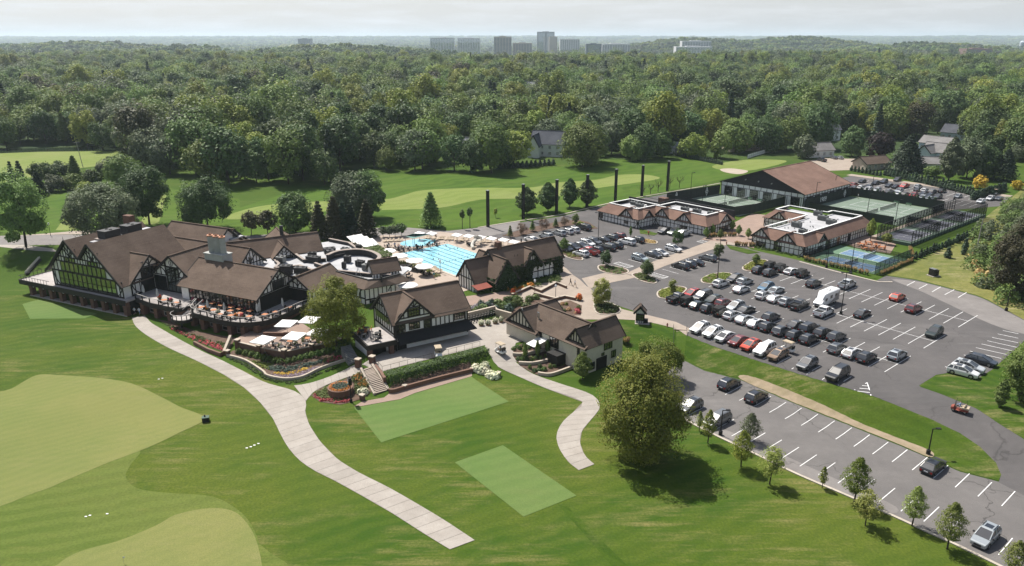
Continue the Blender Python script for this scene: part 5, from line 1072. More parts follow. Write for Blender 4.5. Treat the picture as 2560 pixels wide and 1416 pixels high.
def tudor(r, p, q, z0, z1, sp=1.35, mid=None):
 f = Face(r, p, q); n = max(1, round(f.L / sp)); mid = mid or z0 + (z1 - z0) * .52; f.rail(z1 - .12, w_=.15).rail(mid, w_=.14).rail(z0 + .25, w_=.16).posts(.06, f.L - .06, n, z0, z1,.11)
 for x, s in ((0,1),(f.L, -1)): f.seg(x + s * .1, mid, x + s * 1.1, z0 + .3,.15).seg(x + s * .1, mid, x + s * 1.1, z1 - .2,.15)
 f.done(); return f
TA_ = abroot('racquet_club_house', -154.4,167, 'long half-timbered low building with pinkish roof and gables facing the parked cars', 'building')
def racquet_a():
 r = TA_; base = [(0,0),(15.7,0),(15.7,8.1),(33.8,8.1),(33.8,21.5),(12,21.5),(12,14),(0,14)]
 mansard(r, base, 2.4,6.1,8.1,2.3, skip=(4,5,6))
 tudor(r, (0,0),(15.7,0),2.8,6.0); tudor(r, (15.7,0),(15.7,8.1),2.8,6.0); tudor(r, (15.7,8.1),(33.8,8.1),2.8,6.0); f = tudor(r, (33.8,8.1),(33.8,21.5),2.8,6.0); tudor(r, (0,14),(0,0),2.8,6.0)
 tgable(r, (11.3,-.1),-90,2.4,0,6.0,8.3); tgable(r, (15.8,4.2),0,1.9,0,6.0,7.9); tgable(r, (18.2,8.0),-90,2.5,0,6.0,8.3); tgable(r, (26.2,8.0),-90,2.5,0,6.0,8.3); tgable(r, (33.9,16.8),0,2.6,0,6.0,8.2)
 f.window(3.0,4.4,2.9,5.4,1,1); f.window(6.2,10.6,2.9,5.6,3,1)
 f = Face(r, (0,0),(15.7,0)); f.window(.5,1.8,3.7,5.4,2,2); f.window(10.5,12.0,3.7,5.4,2,2); f = Face(r, (15.7,8.1),(33.8,8.1)); f.window(9.0,11.6,3.0,5.3,3,2)
 for u, v in ((6,9.5),(9,8.5),(21,15),(25,15.5),(30,15.8)): hvac(r, u, v, 7.1,2.2,1.4,1.0)
 for u, v in ((4,10.5),(5,11.3),(8,10.2),(10,10)): MB().lathe([(.3,0),(.3,.5),(.45,.5),(.45,.62)], u, v, 8,7.1).build('roof_vent', 'white_paint', r)
 b = wallline(r, [(-.2,14.2),(12,14.2),(12,21.7),(33.8,21.7)], .3,6,8.2, 'hall_dark')
 MB().box(7.6,10.2,19,21.2,2.4,8.4).build('chimney', 'brick_red', r)
racquet_a()
TB_ = abroot('racquet_club_lounge', -106.8,176.6, 'half-timbered low building with pinkish roof beside the blue pickleball courts', 'building')
def racquet_b():
 r = TB_; base = [(0,0),(15.1,0),(15.1,37),(0,37),(0,26)]
 base = [(0,0),(15.1,0),(15.1,37),(2,37),(2,34),(-10,34),(-10,22),(0,22)]
 mansard(r, base, 2.4,6.0,8.0,2.2, skip=(2,3,4,7))
 f = tudor(r, (0,0),(15.1,0),2.6,5.9); f.window(1.4,4.0,3.0,5.2,3,2); f.window(6.6,8.8,3.0,5.2,3,2); f = tudor(r, (15.1,0),(15.1,37),2.6,5.9); f.window(7.0,9.0,2.7,5.2,2,1); f.window(11,13,2.7,5.2,2,1); tudor(r, (0,22),(0,0),2.6,5.9); tudor(r, (-10,22),(0,22),2.6,5.9)
 for k in range(2): f.quad(17 + 6 * k, 18.5 + 6 * k, 2.6,5.0, 'terracotta' if k == 0 else 'interior_dark', 'door', .04)
 tgable(r, (2.7,-.1),-90,2.5,0,5.9,8.1); tgable(r, (10.2,-.1),-90,2.5,0,5.9,8.1); tgable(r, (15.2,8.3),0,2.0,0,5.9,7.7); tgable(r, (-5.2,21.9),-90,2.4,0,5.9,8.0)
 for u, v, s in ((5.8,12,2.4),(11.2,5.6,1.8),(6.5,25,2.6),(2.5,29.5,2.0),(10.5,22,2.4)): hvac(r, u, v, 7.0, s, 1.6,1.4)
 b = MB()
 for i in range(16): u, v = 4 + 8 * random.random(),6 + 24 * random.random(); MB().lathe([(.14,0),(.14,.35)], u, v, 6,7.0).build('roof_vent', 'steel_grey', r)
 for u in (2.2,2.7,3.2): MB().tube([(u, 14,7.0),(u, 14,8.6)], .1,6).build('vent_pipe', 'white_paint', r)
racquet_b()

def fence(name, pts, hh, label, m='fence_mesh', post=3.0, zb=None, ground=True, alpha=None, rails=2):
 """screened fence: each post a part, the screen one part per side"""
 p0 = pts[0]; z0 = h(*p0) if zb is None else zb; r = empty(name, (p0[0], p0[1], z0),0, label, 'fence')
 P = [(p[0] - p0[0], p[1] - p0[1]) for p in pts]
 for a, b in zip(P[:-1], P[1:]):
  L = math.hypot(b[0] - a[0], b[1] - a[1]); n = max(1, round(L / post)); d = ((b[0] - a[0]) / L, (b[1] - a[1]) / L)
  MB().bar((a[0], a[1], hh / 2 + .03),(b[0], b[1], hh / 2 + .03),.035, hh - .1).build('screen', m, r)
  for i in range(n + 1): q = (a[0] + (b[0] - a[0]) * i / n, a[1] + (b[1] - a[1]) * i / n); MB().tube([(q[0], q[1], -.3),(q[0], q[1], hh + .06)], .05,5).build('post', 'black_metal', r)
  for k in range(rails): MB().bar((a[0], a[1], hh * (k + 1) / rails),(b[0], b[1], hh * (k + 1) / rails),.06,.06).build('rail', 'black_metal', r)
 return r
def meshmat(name, col, a):
 m, n, p, o = newmat(name); p.inputs['Base Color'].default_value = c4(col); p.inputs['Roughness'].default_value = .8; t = n.nodes.new('ShaderNodeBsdfTransparent'); x = n.nodes.new('ShaderNodeMixShader'); x.inputs[0].default_value = a
 n.links.new(t.outputs[0], x.inputs[1]); n.links.new(p.outputs[0], x.inputs[2]); n.links.new(x.outputs[0], o.inputs['Surface'])
meshmat('fence_screen', (.014,.022,.016),.90); meshmat('fence_green', (.05,.12,.07),.60); meshmat('fence_black', (.012,.012,.013),.30); meshmat('net_mesh', (.012,.012,.012),.45); meshmat('range_net', (.02,.02,.02),.05)
def court_lines(par, segs, z, w_=.09):
 for (a0, b0),(a1, b1) in segs:
  p, q = ab(a0, b0), ab(a1, b1); MB().bar((*p, z),(*q, z), w_, .012).build('court_line', 'court_line', par)
def net(a, b0, b1, hh, label):
 p, q = ab(a, b0), ab(a, b1); r = empty('tennis_net', (*p, ZU + .1),0, label, 'net'); d = (q[0] - p[0], q[1] - p[1])
 MB().bar((0,0, hh / 2),(d[0], d[1], hh / 2),.03, hh).build('mesh', 'net_mesh', r); MB().bar((0,0, hh),(d[0], d[1], hh),.06,.07).build('tape', 'white_paint', r)
 for e in ((0,0), d): MB().tube([(e[0], e[1], 0),(e[0], e[1], hh + .1)], .06,6).build('post', 'black_metal', r)
def tennis_block(name, a0, a1, b0, b1, base_l, base_r, bcs, wd):
 o = drape(name, [ab(a0, b0), ab(a1, b0), ab(a1, b1), ab(a0, b1)], 'court_green', .06, kind='structure'); z = ZU + .075; sl_, sr = base_l + (base_r - base_l) * .231, base_r - (base_r - base_l) * .231; cx = (base_l + base_r) / 2
 for i, bc in enumerate(bcs):
  H_, S_ = 5.0,3.75; court_lines(o, [((base_l, bc - H_),(base_l, bc + H_)),((base_r, bc - H_),(base_r, bc + H_)),((base_l, bc - H_),(base_r, bc - H_)),((base_l, bc + H_),(base_r, bc + H_)),((base_l, bc - S_),(base_r, bc - S_)),((base_l, bc + S_),(base_r, bc + S_)),((sl_, bc - S_),(sl_, bc + S_)),((sr, bc - S_),(sr, bc + S_)),((sl_, bc),(sr, bc))], z)
  net(cx, bc - 5.6, bc + 5.6,1.05, 'black tennis net across the %s court %s' % (('nearer', 'farther')[i], wd))
tennis_block('tennis_court', -155.2,-128.5,203.5,229.6,-151.5,-131.3,(210.3,222.6), 'in front of the tennis hall'); tennis_block('tennis_court', -121,-90.8,229,262,-114.2,-93.2,(238.6,251.8), 'behind the half-timbered lounge')
pk = drape('pickleball_court', [ab(-91,175.4), ab(-72.9,175.4), ab(-72.9,194.6), ab(-91,194.6)], 'court_rim', .05, kind='structure')
for i, bc in enumerate((179.7,189.4)):
 drape('court_surface', [ab(-87.2, bc - 2.95), ab(-74.2, bc - 2.95), ab(-74.2, bc + 2.95), ab(-87.2, bc + 2.95)], 'court_blue', .062, parent=pk)
 court_lines(pk, [((-87.2, bc - 2.95),(-87.2, bc + 2.95)),((-74.2, bc - 2.95),(-74.2, bc + 2.95)),((-87.2, bc - 2.95),(-74.2, bc - 2.95)),((-87.2, bc + 2.95),(-74.2, bc + 2.95)),((-82.7, bc - 2.95),(-82.7, bc + 2.95)),((-78.7, bc - 2.95),(-78.7, bc + 2.95)),((-87.2, bc),(-82.7, bc)),((-78.7, bc),(-74.2, bc))], ZU + .075,.08)
 net(-80.7, bc - 3.2, bc + 3.2,.9, 'short black net on the %s blue pickleball court' % ('planting-side', 'patio-side')[i])
fence('fence', [ab(-91.2,194.7), ab(-91.2,175.2)], 1.2, 'low black fence along the lounge side of the pickleball courts', 'fence_black')
fence('fence', [ab(-91.2,175.2), ab(-72.8,175.2)], 3.0, 'see-through fence of pickleball courts along the tall grass planting', 'fence_black'); fence('fence', [ab(-72.8,175.2), ab(-72.8,194.8)], 2.8, 'green screened fence at the end of the pickleball courts', 'fence_green', 2.4); fence('fence', [ab(-72.8,194.8), ab(-91.2,194.8)], 1.2, 'low fence between pickleball courts and lounge patio', 'fence_black')
fence('fence', [ab(-156.6,203), ab(-153.8,229.6)], 3.4, 'dark screened fence beside the driving range with two white diamond emblems', 'fence_screen', 2.4)
fence('fence', [ab(-156.6,203), ab(-130,203)], 3.0, 'dark screened fence between low clubhouse roof and tennis courts', 'fence_screen', 2.6); fence('fence', [ab(-130,203), ab(-128.3,212), ab(-128.3,229.6)], 3.0, 'dark screened fence at the plaza end of the tennis courts', 'fence_screen', 2.6)
fence('fence', [ab(-121.2,230), ab(-121.2,262)], 3.2, 'dark screened fence with big white 1909 along the tennis hall', 'fence_screen', 2.6)
fence('fence', [ab(-121.2,262.2), ab(-90.6,262.2)], 3.0, 'dark screened fence between tennis court and rear parking', 'fence_screen', 2.6); fence('fence', [ab(-90.5,262.2), ab(-90.5,229)], 2.4, 'dark fence between tennis court and raised platform courts', 'fence_black', 2.6); fence('fence', [ab(-119,228.6), ab(-92,228.6)], 2.6, 'dark screened fence behind the flat roof of the lounge', 'fence_screen', 2.6)
# emblems and figures on the screens
def to_parent(o, name):
 r = [q for q in COL.objects if q.type == 'EMPTY' and q.get('label') == name][0]; o.location = Vector(o.location) - r.location; o.parent = r
x, y = ab(-120.98,241.5); T1909.materials.append(MATS['white_paint']); t_ = data_obj('lettering', T1909); t_.location = (x, y, ZU + .9); t_.rotation_euler = (math.pi / 2,0, R_(40.5)); to_parent(t_, 'dark screened fence with big white 1909 along the tennis hall')
def diamond(a, b, ang, parent_label, s=1.0):
 x, y = ab(a, b); bb = MB(); n = Vector((math.sin(ang),-math.cos(ang),0)); e = Vector((math.cos(ang), math.sin(ang),0)); c = Vector((0,0,0))
 pts = [c + e * .9 * s, c + Vector((0,0,1.5 * s)), c - e * .9 * s, c - Vector((0,0,1.5 * s))]
 for i in range(4): bb.bar(pts[i], pts[(i + 1) % 4], .22 * s, .05, up=n)
 for d in ((-.3,.5,.2,.2),(.2,.2,-.25,-.1),(-.25,-.1,.3,-.5),(-.35,-.2,-.05,-.6),(.1,.7,.4,.1)): bb.bar(c + e * d[0] * s + Vector((0,0, d[1] * s)), c + e * d[2] * s + Vector((0,0, d[3] * s)),.2 * s, .05, up=n)
 o = bb.build('emblem', 'white_paint'); o.location = (x, y, ZU + 1.75); to_parent(o, parent_label)
diamond(-120.95,256.5, R_(40.5), 'dark screened fence with big white 1909 along the tennis hall', .85)
diamond(-156.0,207.5, R_(40.5 + 6), 'dark screened fence beside the driving range with two white diamond emblems', .95); diamond(-154.3,222.5, R_(40.5 + 6), 'dark screened fence beside the driving range with two white diamond emblems', .95)
# raised platform courts in a cage
PT = abroot('platform_court', -87.2,207.6, 'raised caged platform tennis courts on the far side of the patio', 'court')
def platform():
 r = PT; z0 = ZU; W_, L = 9.2,54.0; MB().box(0, W_, 0, L, z0 - .3, z0 + .9).build('deck', 'court_dark', r)
 for k in range(3):
  v0 = .6 + 18 * k; MB().box(.9, W_ - .9, v0 + 1.6, v0 + 15.2, z0 + .9, z0 + .915).build('court_surface', 'court_slate', r)
  for v in (v0 + 1.6, v0 + 5.0, v0 + 11.8, v0 + 15.2): MB().box(.9, W_ - .9, v - .05, v + .05, z0 + .915, z0 + .925).build('court_line', 'court_line', r)
  for u in (.95, W_ - .95): MB().box(u - .05, u + .05, v0 + 1.6, v0 + 15.2, z0 + .915, z0 + .926).build('court_line', 'court_line', r)
  MB().box(W_ / 2 - .05, W_ / 2 + .05, v0 + 5, v0 + 11.8, z0 + .915, z0 + .926).build('court_line', 'court_line', r); MB().box(.7, W_ - .7, v0 + 8.38, v0 + 8.42, z0 + .9, z0 + 1.75).build('net', 'net_mesh', r)
  for v in ((v0, v0 + 17)): MB().box(.05, W_ - .05, v - .02, v + .02, z0 + .95, z0 + 4.2).build('screen', 'fence_black', r)
 for u in (0, W_):
  MB().box(u - .02, u + .02,0, L, z0 + .95, z0 + 4.2).build('screen', 'fence_black', r)
  for k in range(28): MB().box(u - .07, u + .07,2 * k - .07,2 * k + .07, z0 - .3, z0 + 4.3).build('post', 'black_metal', r)
  for zz in (z0 + 2.4, z0 + 4.3): MB().box(u - .05, u + .05,0, L, zz - .05, zz + .05).build('rail', 'black_metal', r)
 MB().box(2.2,7.0,26,29, z0 + .9, z0 + 3.6).build('warming_hut', 'hall_dark', r) if False else None
 MB().box(-1.6,-.1,0, L, z0 - .2, z0 + .85).build('walkway', 'tan_concrete', r)
platform()
# tall range netting posts
for i, (bx, by, tx, ty) in enumerate(((1220,568,1218,472),(1308,549,1308,462),(1391,535,1393,450),(1467,520,1468,436),(1538,503,1540,424),(1604,491,1608,413),(1668,478,1671,405))):
 p = G(bx, by); o = empty('netting_post', p, R_(40),('first', 'second', 'third', 'fourth', 'fifth', 'sixth', 'seventh')[i] + ' tall black netting post of the driving range, counted from the pool', 'post', 'tall driving range posts')
 b = MB(); b.box(-.36,.36,-.36,.36,-.3,10.9); b.build('shaft', 'black_metal', o); MB().box(-.42,.42,-.42,.42,10.9,11.05).build('cap', 'steel_grey', o)
# kiosk by the steps
KI = empty('kiosk', G(1599,806), R_(-10), 'small timbered kiosk with shingle roof on the pavement above the steps', 'kiosk')
def kiosk():
 r = KI; prism_wall(r, ID, [(-.8,-.6),(.8,-.6),(.8,.6),(-.8,.6)], 0,2.5, 'stucco'); gable(r, -.9,.9,-.8,.8, 'v', 2.2,2.6,3.6, roof='shingle_tan', ov=.35, rov=.25, t=.1)
 f = Face(r, (-.8,-.6),(.8,-.6)); f.posts(.05,1.55,4,0,2.5,.1).rail(.6, w_=.1).rail(1.9, w_=.1).rail(2.4, w_=.12).done(); f.window(.1,1.5,.7,1.8,4,2); f = Face(r, (.8,-.6),(.8,.6)); f.posts(.05,1.15,2,0,2.5,.1).rail(.6, w_=.1).rail(2.4, w_=.1).done()
 MB().box(.9,1.6,-.5,.3,0,.8).build('bench', 'black_metal', r); MB().box(-.9,1.9,-1.3,.8,-.05,.08).build('slab', 'concrete', r)
kiosk()
# steps up the grass bank
ST = empty('bank_steps', at(1700,895,0),0, 'concrete steps with railing climbing the grass bank between the two car parks', 'steps')
def bank_steps():
 r = ST; p = at(1700,895,.0); q = at(1700,823, ZU); d = Vector((q.x - p.x, q.y - p.y)); L = d.length; d.normalize(); s = Vector((-d.y, d.x)); n = 14; W2 = 1.25
 for i in range(n):
  c0 = d * (L * i / n); c1 = d * (L * (i + 1) / n); z = ZU * (i + 1) / n; b = MB(); b.prism([tuple(c0 - s * W2), tuple(c1 - s * W2), tuple(c1 + s * W2), tuple(c0 + s * W2)][::1], z - .5, z + .06); b.build('step', 'tan_concrete', r); b = MB(); b.prism([tuple(c0 - s * W2 - d * .04), tuple(c0 - s * W2 + d * .05), tuple(c0 + s * W2 + d * .05), tuple(c0 + s * W2 - d * .04)], z - .16, z + .065); b.build('nosing', 'mulch', r)
 for k in (-1,1):
  b = MB(); e0 = s * k * W2; b.bar((e0.x, e0.y, .9),(e0.x + d.x * L, e0.y + d.y * L, ZU + .95),.05)
  for i in range(6): c = e0 + d * L * i / 5; b.bar((c.x, c.y, ZU * i / 5 - .1),(c.x, c.y, ZU * i / 5 + .95),.05)
  b.build('handrail', 'black_metal', r)
bank_steps()
# ================================================================== vehicles
def paintmat():
 m, n, p, o = newmat('car_paint'); oi = n.nodes.new('ShaderNodeObjectInfo'); n.links.new(oi.outputs['Color'], p.inputs['Base Color']); p.inputs['Roughness'].default_value = .38; p.inputs['Metallic'].default_value = .15; p.inputs['Coat Weight'].default_value = 1.0; p.inputs['Coat Roughness'].default_value = .06
paintmat(); glassmat('car_glass', .07,(1,1,1),(.010,.012,.014)); mat('tyre', (.015,.015,.015),(.022,.021,.02),4,.9); mat('rim_alloy', (.42,.43,.44),(.36,.37,.38),3,.3,.8); mat('car_trim', (.02,.02,.021),(.03,.03,.031),4,.6); mat('lamp_clear', (.70,.72,.74),(.62,.64,.66),5,.15); mat('lamp_red', (.35,.015,.012),(.28,.012,.01),5,.25); mat('plate', (.62,.63,.66),(.55,.56,.6),3,.5); mat('canvas_black', (.018,.018,.018),(.026,.026,.026),3,.9); mat('seat_tan', (.40,.33,.24),(.34,.28,.2),3,.8)
def loft(b, st):
 """st: list of (x, [(y, z)...half section from bottom to top centre])"""
 n = len(st[0][1]); V = []
 for x, sec in st:
  full = [(y, z) for y, z in sec] + [(-y, z) for y, z in sec[::-1]]; V += [(x, y, z) for y, z in full]
 m_ = 2 * n; Fc = []
 for i in range(len(st) - 1):
  for j in range(m_): Fc.append((i * m_ + j, i * m_ + (j + 1) % m_, (i + 1) * m_ + (j + 1) % m_, (i + 1) * m_ + j))
 Fc += [tuple(range(m_))[::-1], tuple((len(st) - 1) * m_ + j for j in range(m_))]; b.add(V, Fc)
def recalc(o):
 bm = bmesh.new(); bm.from_mesh(o.data); bmesh.ops.recalc_face_normals(bm, faces=bm.faces); bm.to_mesh(o.data); bm.free(); return o
def body_sec(w, zb, zt): return [(w * .86, zb),(w * .97, zb + .10),(w, zb + .45 * (zt - zb)),(w * .985, zb + .8 * (zt - zb)),(w * .93, zt)]
def wheels(r, xs, tw, rad):
 for x in xs:
  for s in (-1,1):
   b = MB(); n = 14; y0, y1 = s * (tw - .20), s * (tw + .02); pr = [(rad * .62, y0),(rad, y0),(rad, y1 - s * .03),(rad * .92, y1),(rad * .66, y1)]; V = []
   for rr, y in pr: V += [(x + rr * math.cos(2 * math.pi * j / n), y, rad + rr * math.sin(2 * math.pi * j / n)) for j in range(n)]
   b.add(V, [(i * n + j, i * n + (j + 1) % n, (i + 1) * n + (j + 1) % n, (i + 1) * n + j) for i in range(4) for j in range(n)]); w_ = recalc(b.build('wheel', 'tyre', r))
   b = MB(); b.add([(x + .67 * rad * math.cos(2 * math.pi * j / n), y1 - s * .03, rad + .67 * rad * math.sin(2 * math.pi * j / n)) for j in range(n)] + [(x, y1 + s * .01, rad)], [(j, (j + 1) % n, n) for j in range(n)]); recalc(b.build('rim', 'rim_alloy', w_))
   b = MB(); V = []
   for rr in (rad * .9, rad * 1.17): V += [(x + rr * math.cos(math.pi * j / n), s * (tw + .012), rad + rr * math.sin(math.pi * j / n)) for j in range(n + 1)]
   b.add(V, [(j, j + 1, n + 2 + j, n + 1 + j) for j in range(n)]); b.build('wheel_arch', 'car_trim', r)
def car_proto(kind_):
 r = bpy.data.objects.new('car', None); COL.objects.link(r)
 D = dict(sedan=(4.8,.92,1.44,.92,.16,.33,(-2.05,-1.35,.65,1.5),(-.95,.15)), suv=(4.7,.95,1.70,1.06,.2,.37,(-2.2,-1.95,.55,1.25),(-1.75,.05)), big=(5.2,1.01,1.88,1.14,.22,.41,(-2.5,-2.35,.75,1.35),(-2.15,.3)), wagon=(4.75,.93,1.56,.98,.18,.35,(-2.2,-1.8,.65,1.45),(-1.5,.15)), pickup=(5.75,1.01,1.90,1.15,.26,.42,(-.85,-.75,1.05,1.6),(-.55,.7)), jeep=(4.4,.94,1.86,1.12,.28,.42,(-2.05,-1.98,.55,.75),(-1.9,.45)), van=(5.1,.99,1.78,1.08,.2,.37,(-2.4,-2.2,1.0,1.85),(-2.0,.55)))[kind_]
 L, W2, H_, belt, zb, rad, base, top = D; h2 = L / 2; hood = belt - (.05 if kind_ in ('jeep', 'pickup', 'big') else .10); tail = belt - (.03 if kind_ != 'sedan' else .02)
 b = MB(); nose = .62 if kind_ in ('jeep', 'pickup', 'big') else .55
 loft(b, [(-h2, body_sec(W2 * .86, zb + .14, tail * .86)),(-h2 + .10, body_sec(W2 * .95, zb + .05, tail)),(-h2 + .6, body_sec(W2, zb, tail + .01)),(base[0] if kind_ != 'pickup' else -.9, body_sec(W2, zb, belt)),(base[3] - .1, body_sec(W2, zb, belt)),(h2 - .75, body_sec(W2 * .985, zb, hood)),(h2 - .22, body_sec(W2 * .93, zb + .04, hood - .10)),(h2 - .04, body_sec(W2 * .86, zb + .1, nose + .22)),(h2, body_sec(W2 * .78, zb + .16, nose + .1))])
 # roof panel and pillars in paint, glass between
 gw = W2 * .90; tw = W2 * (.70 if kind_ != 'jeep' else .80); Bq = [(base[0], gw),(base[3], gw)]; x0, x1 = base[0], base[3]; t0, t1 = top
 zt = H_ - .07; B4 = [(x0,-gw, belt),(x1,-gw * .93, belt),(x1, gw * .93, belt),(x0, gw, belt)]; T4 = [(t0,-tw, zt),(t1,-tw, zt),(t1, tw, zt),(t0, tw, zt)]
 g = MB(); g.add(B4 + T4, [(0,1,5,4),(1,2,6,5),(2,3,7,6),(3,0,4,7),(4,5,6,7)])
 b.add([(t0 - .08,-tw - .03, zt - .02),(t1 + .05,-tw - .03, zt - .02),(t1 + .05, tw + .03, zt - .02),(t0 - .08, tw + .03, zt - .02),(t0 + .1,-tw + .12, H_),(t1 - .15,-tw + .12, H_),(t1 - .15, tw - .12, H_),(t0 + .1, tw - .12, H_)], [(3,2,1,0),(4,5,6,7),(0,1,5,4),(1,2,6,5),(2,3,7,6),(3,0,4,7)]) if kind_ != 'jeep' else None
 for i in range(4): b.bar(Vector(B4[i]) * 1.0, Vector(T4[i]) * 1.0,.09,.09)
 for s in (-1,1):
  xm = (t0 + t1) / 2 + (.15 if kind_ != 'pickup' else -.05); xb = xm + .1; b.bar((xb, s * gw * .985, belt),(xm, s * (tw + .01), zt),.10,.07)
  if kind_ in ('suv', 'big', 'wagon', 'van'): xm = t0 + .45; b.bar((xm - .05, s * gw * .99, belt),(xm, s * (tw + .01), zt),.14,.07)
 bo = recalc(b.build('body', 'car_paint', r)); recalc(g.build('windows', 'car_glass', r))
 if kind_ == 'jeep': MB().add([(t0 - .12,-tw - .06, zt - .05),(t1 + .05,-tw - .06, zt - .05),(t1 + .05, tw + .06, zt - .05),(t0 - .12, tw + .06, zt - .05),(t0 - .05,-tw, H_),(t1,-tw, H_),(t1, tw, H_),(t0 - .05, tw, H_)], [(3,2,1,0),(4,5,6,7),(0,1,5,4),(1,2,6,5),(2,3,7,6),(3,0,4,7)]).build('soft_top', 'canvas_black', r)
 wheels(r, (-h2 + .98 if kind_ != 'pickup' else -h2 + 1.25, h2 - .95), W2, rad)
 for s in (-1,1):
  MB().box(h2 - .30, h2 - .06, s * (W2 * .56) - .17, s * (W2 * .56) + .17, nose + .06, nose + .22).build('headlight', 'lamp_clear', r); MB().box(-h2 - .02,-h2 + .16, s * (W2 * .72) - .14, s * (W2 * .72) + .14, tail * .86 - .30, tail * .86 - .06).build('tail_light', 'lamp_red', r)
  MB().box(base[3] - .55, base[3] - .35, s * (W2 + .10) - .09, s * (W2 + .10) + .09, belt - .02, belt + .14).build('mirror', 'car_trim', r)
 MB().box(h2 - .05, h2 + .015,-W2 * .42, W2 * .42, nose - .16, nose + .12).build('grille', 'car_trim', r); MB().box(-h2 - .03,-h2 + .05,-W2 * .8, W2 * .8, zb + .12, zb + .30).build('bumper', 'car_trim', r); MB().box(-h2 - .03,-h2 + .02,-.26,.26, tail * .6, tail * .6 + .14).build('number_plate', 'plate', r)
 if kind_ in ('suv', 'big'):
  for s in (-1,1): MB().bar((t0 + .2, s * (tw - .06), H_ + .03),(t1 - .3, s * (tw - .06), H_ + .03),.05).build('roof_rail', 'car_trim', r)
 if kind_ in ('suv', 'wagon'): MB().box(t1 - 1.15, t1 - .30,-tw * .62, tw * .62, H_ - .005, H_ + .012).build('sunroof', 'car_glass', r)
 if kind_ == 'pickup':
  bx0, bx1 = -h2 + .12,-1.0; MB().box(bx0, bx1,-W2 * .82, W2 * .82, belt - .02, belt + .03).build('bed_liner', 'canvas_black', r)
  b = MB()
  for s in (-1,1): b.box(-h2 + .05,-.9, s * W2 * .88 - .07, s * W2 * .88 + .07, belt - .3, belt + .2)
  b.box(-h2 + .02,-h2 + .12,-W2 * .9, W2 * .9, belt - .3, belt + .2); b.box(-1.0,-.88,-W2 * .9, W2 * .9, belt - .3, belt + .2); b.build('bed_side', 'car_paint', r)
 if kind_ == 'jeep': b = MB(); b.lathe([(.2,-.1),(.42,-.1),(.42,.1),(.2,.1)], 0,0,12); o = b.build('spare_wheel', 'tyre', r); o.rotation_euler = (0, math.pi / 2,0); o.location = (-h2 - .14,.12,1.05)
 return r
PROTO = {k: car_proto(k) for k in ('sedan', 'suv', 'big', 'wagon', 'pickup', 'jeep', 'van')}
USED = set()
PAINT = {'white': (.70,.70,.695), 'silver': (.42,.44,.45), 'light grey': (.30,.33,.35), 'grey': (.12,.125,.13), 'dark grey': (.045,.047,.05), 'black': (.012,.012,.013), 'navy': (.016,.022,.035), 'red': (.38,.022,.015), 'dark red': (.16,.014,.014), 'orange-red': (.50,.05,.015), 'blue': (.09,.18,.27), 'bronze': (.23,.15,.09), 'dark green': (.022,.032,.026), 'olive': (.05,.052,.03), 'sage': (.26,.29,.25), 'pale blue-grey': (.36,.42,.45)}
WORD = {'sedan': 'sedan', 'suv': 'SUV', 'big': 'large SUV', 'wagon': 'crossover', 'pickup': 'pickup truck', 'jeep': 'soft-top off-roader', 'van': 'minivan'}
NM = {'sedan': 'parked_car', 'suv': 'parked_car', 'big': 'parked_car', 'wagon': 'parked_car', 'pickup': 'pickup_truck', 'jeep': 'off_roader', 'van': 'minivan'}
ORD = ['first', 'second', 'third', 'fourth', 'fifth', 'sixth', 'seventh', 'eighth', 'ninth', 'tenth', 'eleventh', 'twelfth', 'thirteenth', 'fourteenth', 'fifteenth', 'sixteenth', 'seventeenth']
jit = random.Random(3)
def car(kind_, col, x, y, head, label, group, s=1.0, j=True):
 src = PROTO[kind_]
 if kind_ in USED: o = copy_tree(src)
 else: o = src; USED.add(kind_)
 o.name = NM[kind_]; dx, dy = (jit.uniform(-.12,.12), jit.uniform(-.12,.12)) if j else (0,0); o.location = (x + dx, y + dy, h(x, y) + .035); o.rotation_euler = (0,0, R_(head + (jit.uniform(-1.6,1.6) if j else 0))); o.scale = (s,) * 3
 c = PAINT[col]; k = jit.uniform(.88,1.1)
 for q in kids(o): q.color = (c[0] * k, c[1] * k, c[2] * k, 1)
 tag(o, label, 'car' if kind_ != 'pickup' else 'truck', group); return o
UP, DN = 40.5,220.5        # nose away from / towards the bank
def row(cars, where, frm, b=None, a=None, group='cars in the main car park'):
 for i, (k, kd, col, hd) in enumerate(cars):
  x, y = ab(-46.6 - 2.72 * (k + .5), b) if b is not None else ab(a, k)
  car(kd, col, x, y, hd, '%s %s, %s from %s in %s' % (col, WORD[kd], ORD[i], frm, where), group)
row([(11, 'suv', 'white', DN),(10, 'suv', 'white', DN),(9, 'sedan', 'white', DN),(8, 'sedan', 'dark red', DN),(7, 'wagon', 'orange-red', DN),(6, 'big', 'white', DN),(5, 'wagon', 'bronze', DN),(3, 'suv', 'grey', DN),(1, 'big', 'black', DN)], 'the row above the grass bank', 'the steps', 113.9)
row([(16, 'pickup', 'black', UP),(15, 'jeep', 'dark green', UP),(14, 'wagon', 'dark green', UP),(13, 'suv', 'black', UP),(12, 'jeep', 'olive', UP),(11, 'suv', 'white', UP),(10, 'wagon', 'silver', UP),(9, 'wagon', 'white', UP),(8, 'suv', 'black', UP),(7, 'suv', 'grey', UP),(6, 'suv', 'black', UP),(5, 'suv', 'black', UP),(3, 'suv', 'grey', UP),(2, 'wagon', 'white', UP),(1, 'suv', 'black', UP)], 'the second row from the bank', 'the islands', 124.4)
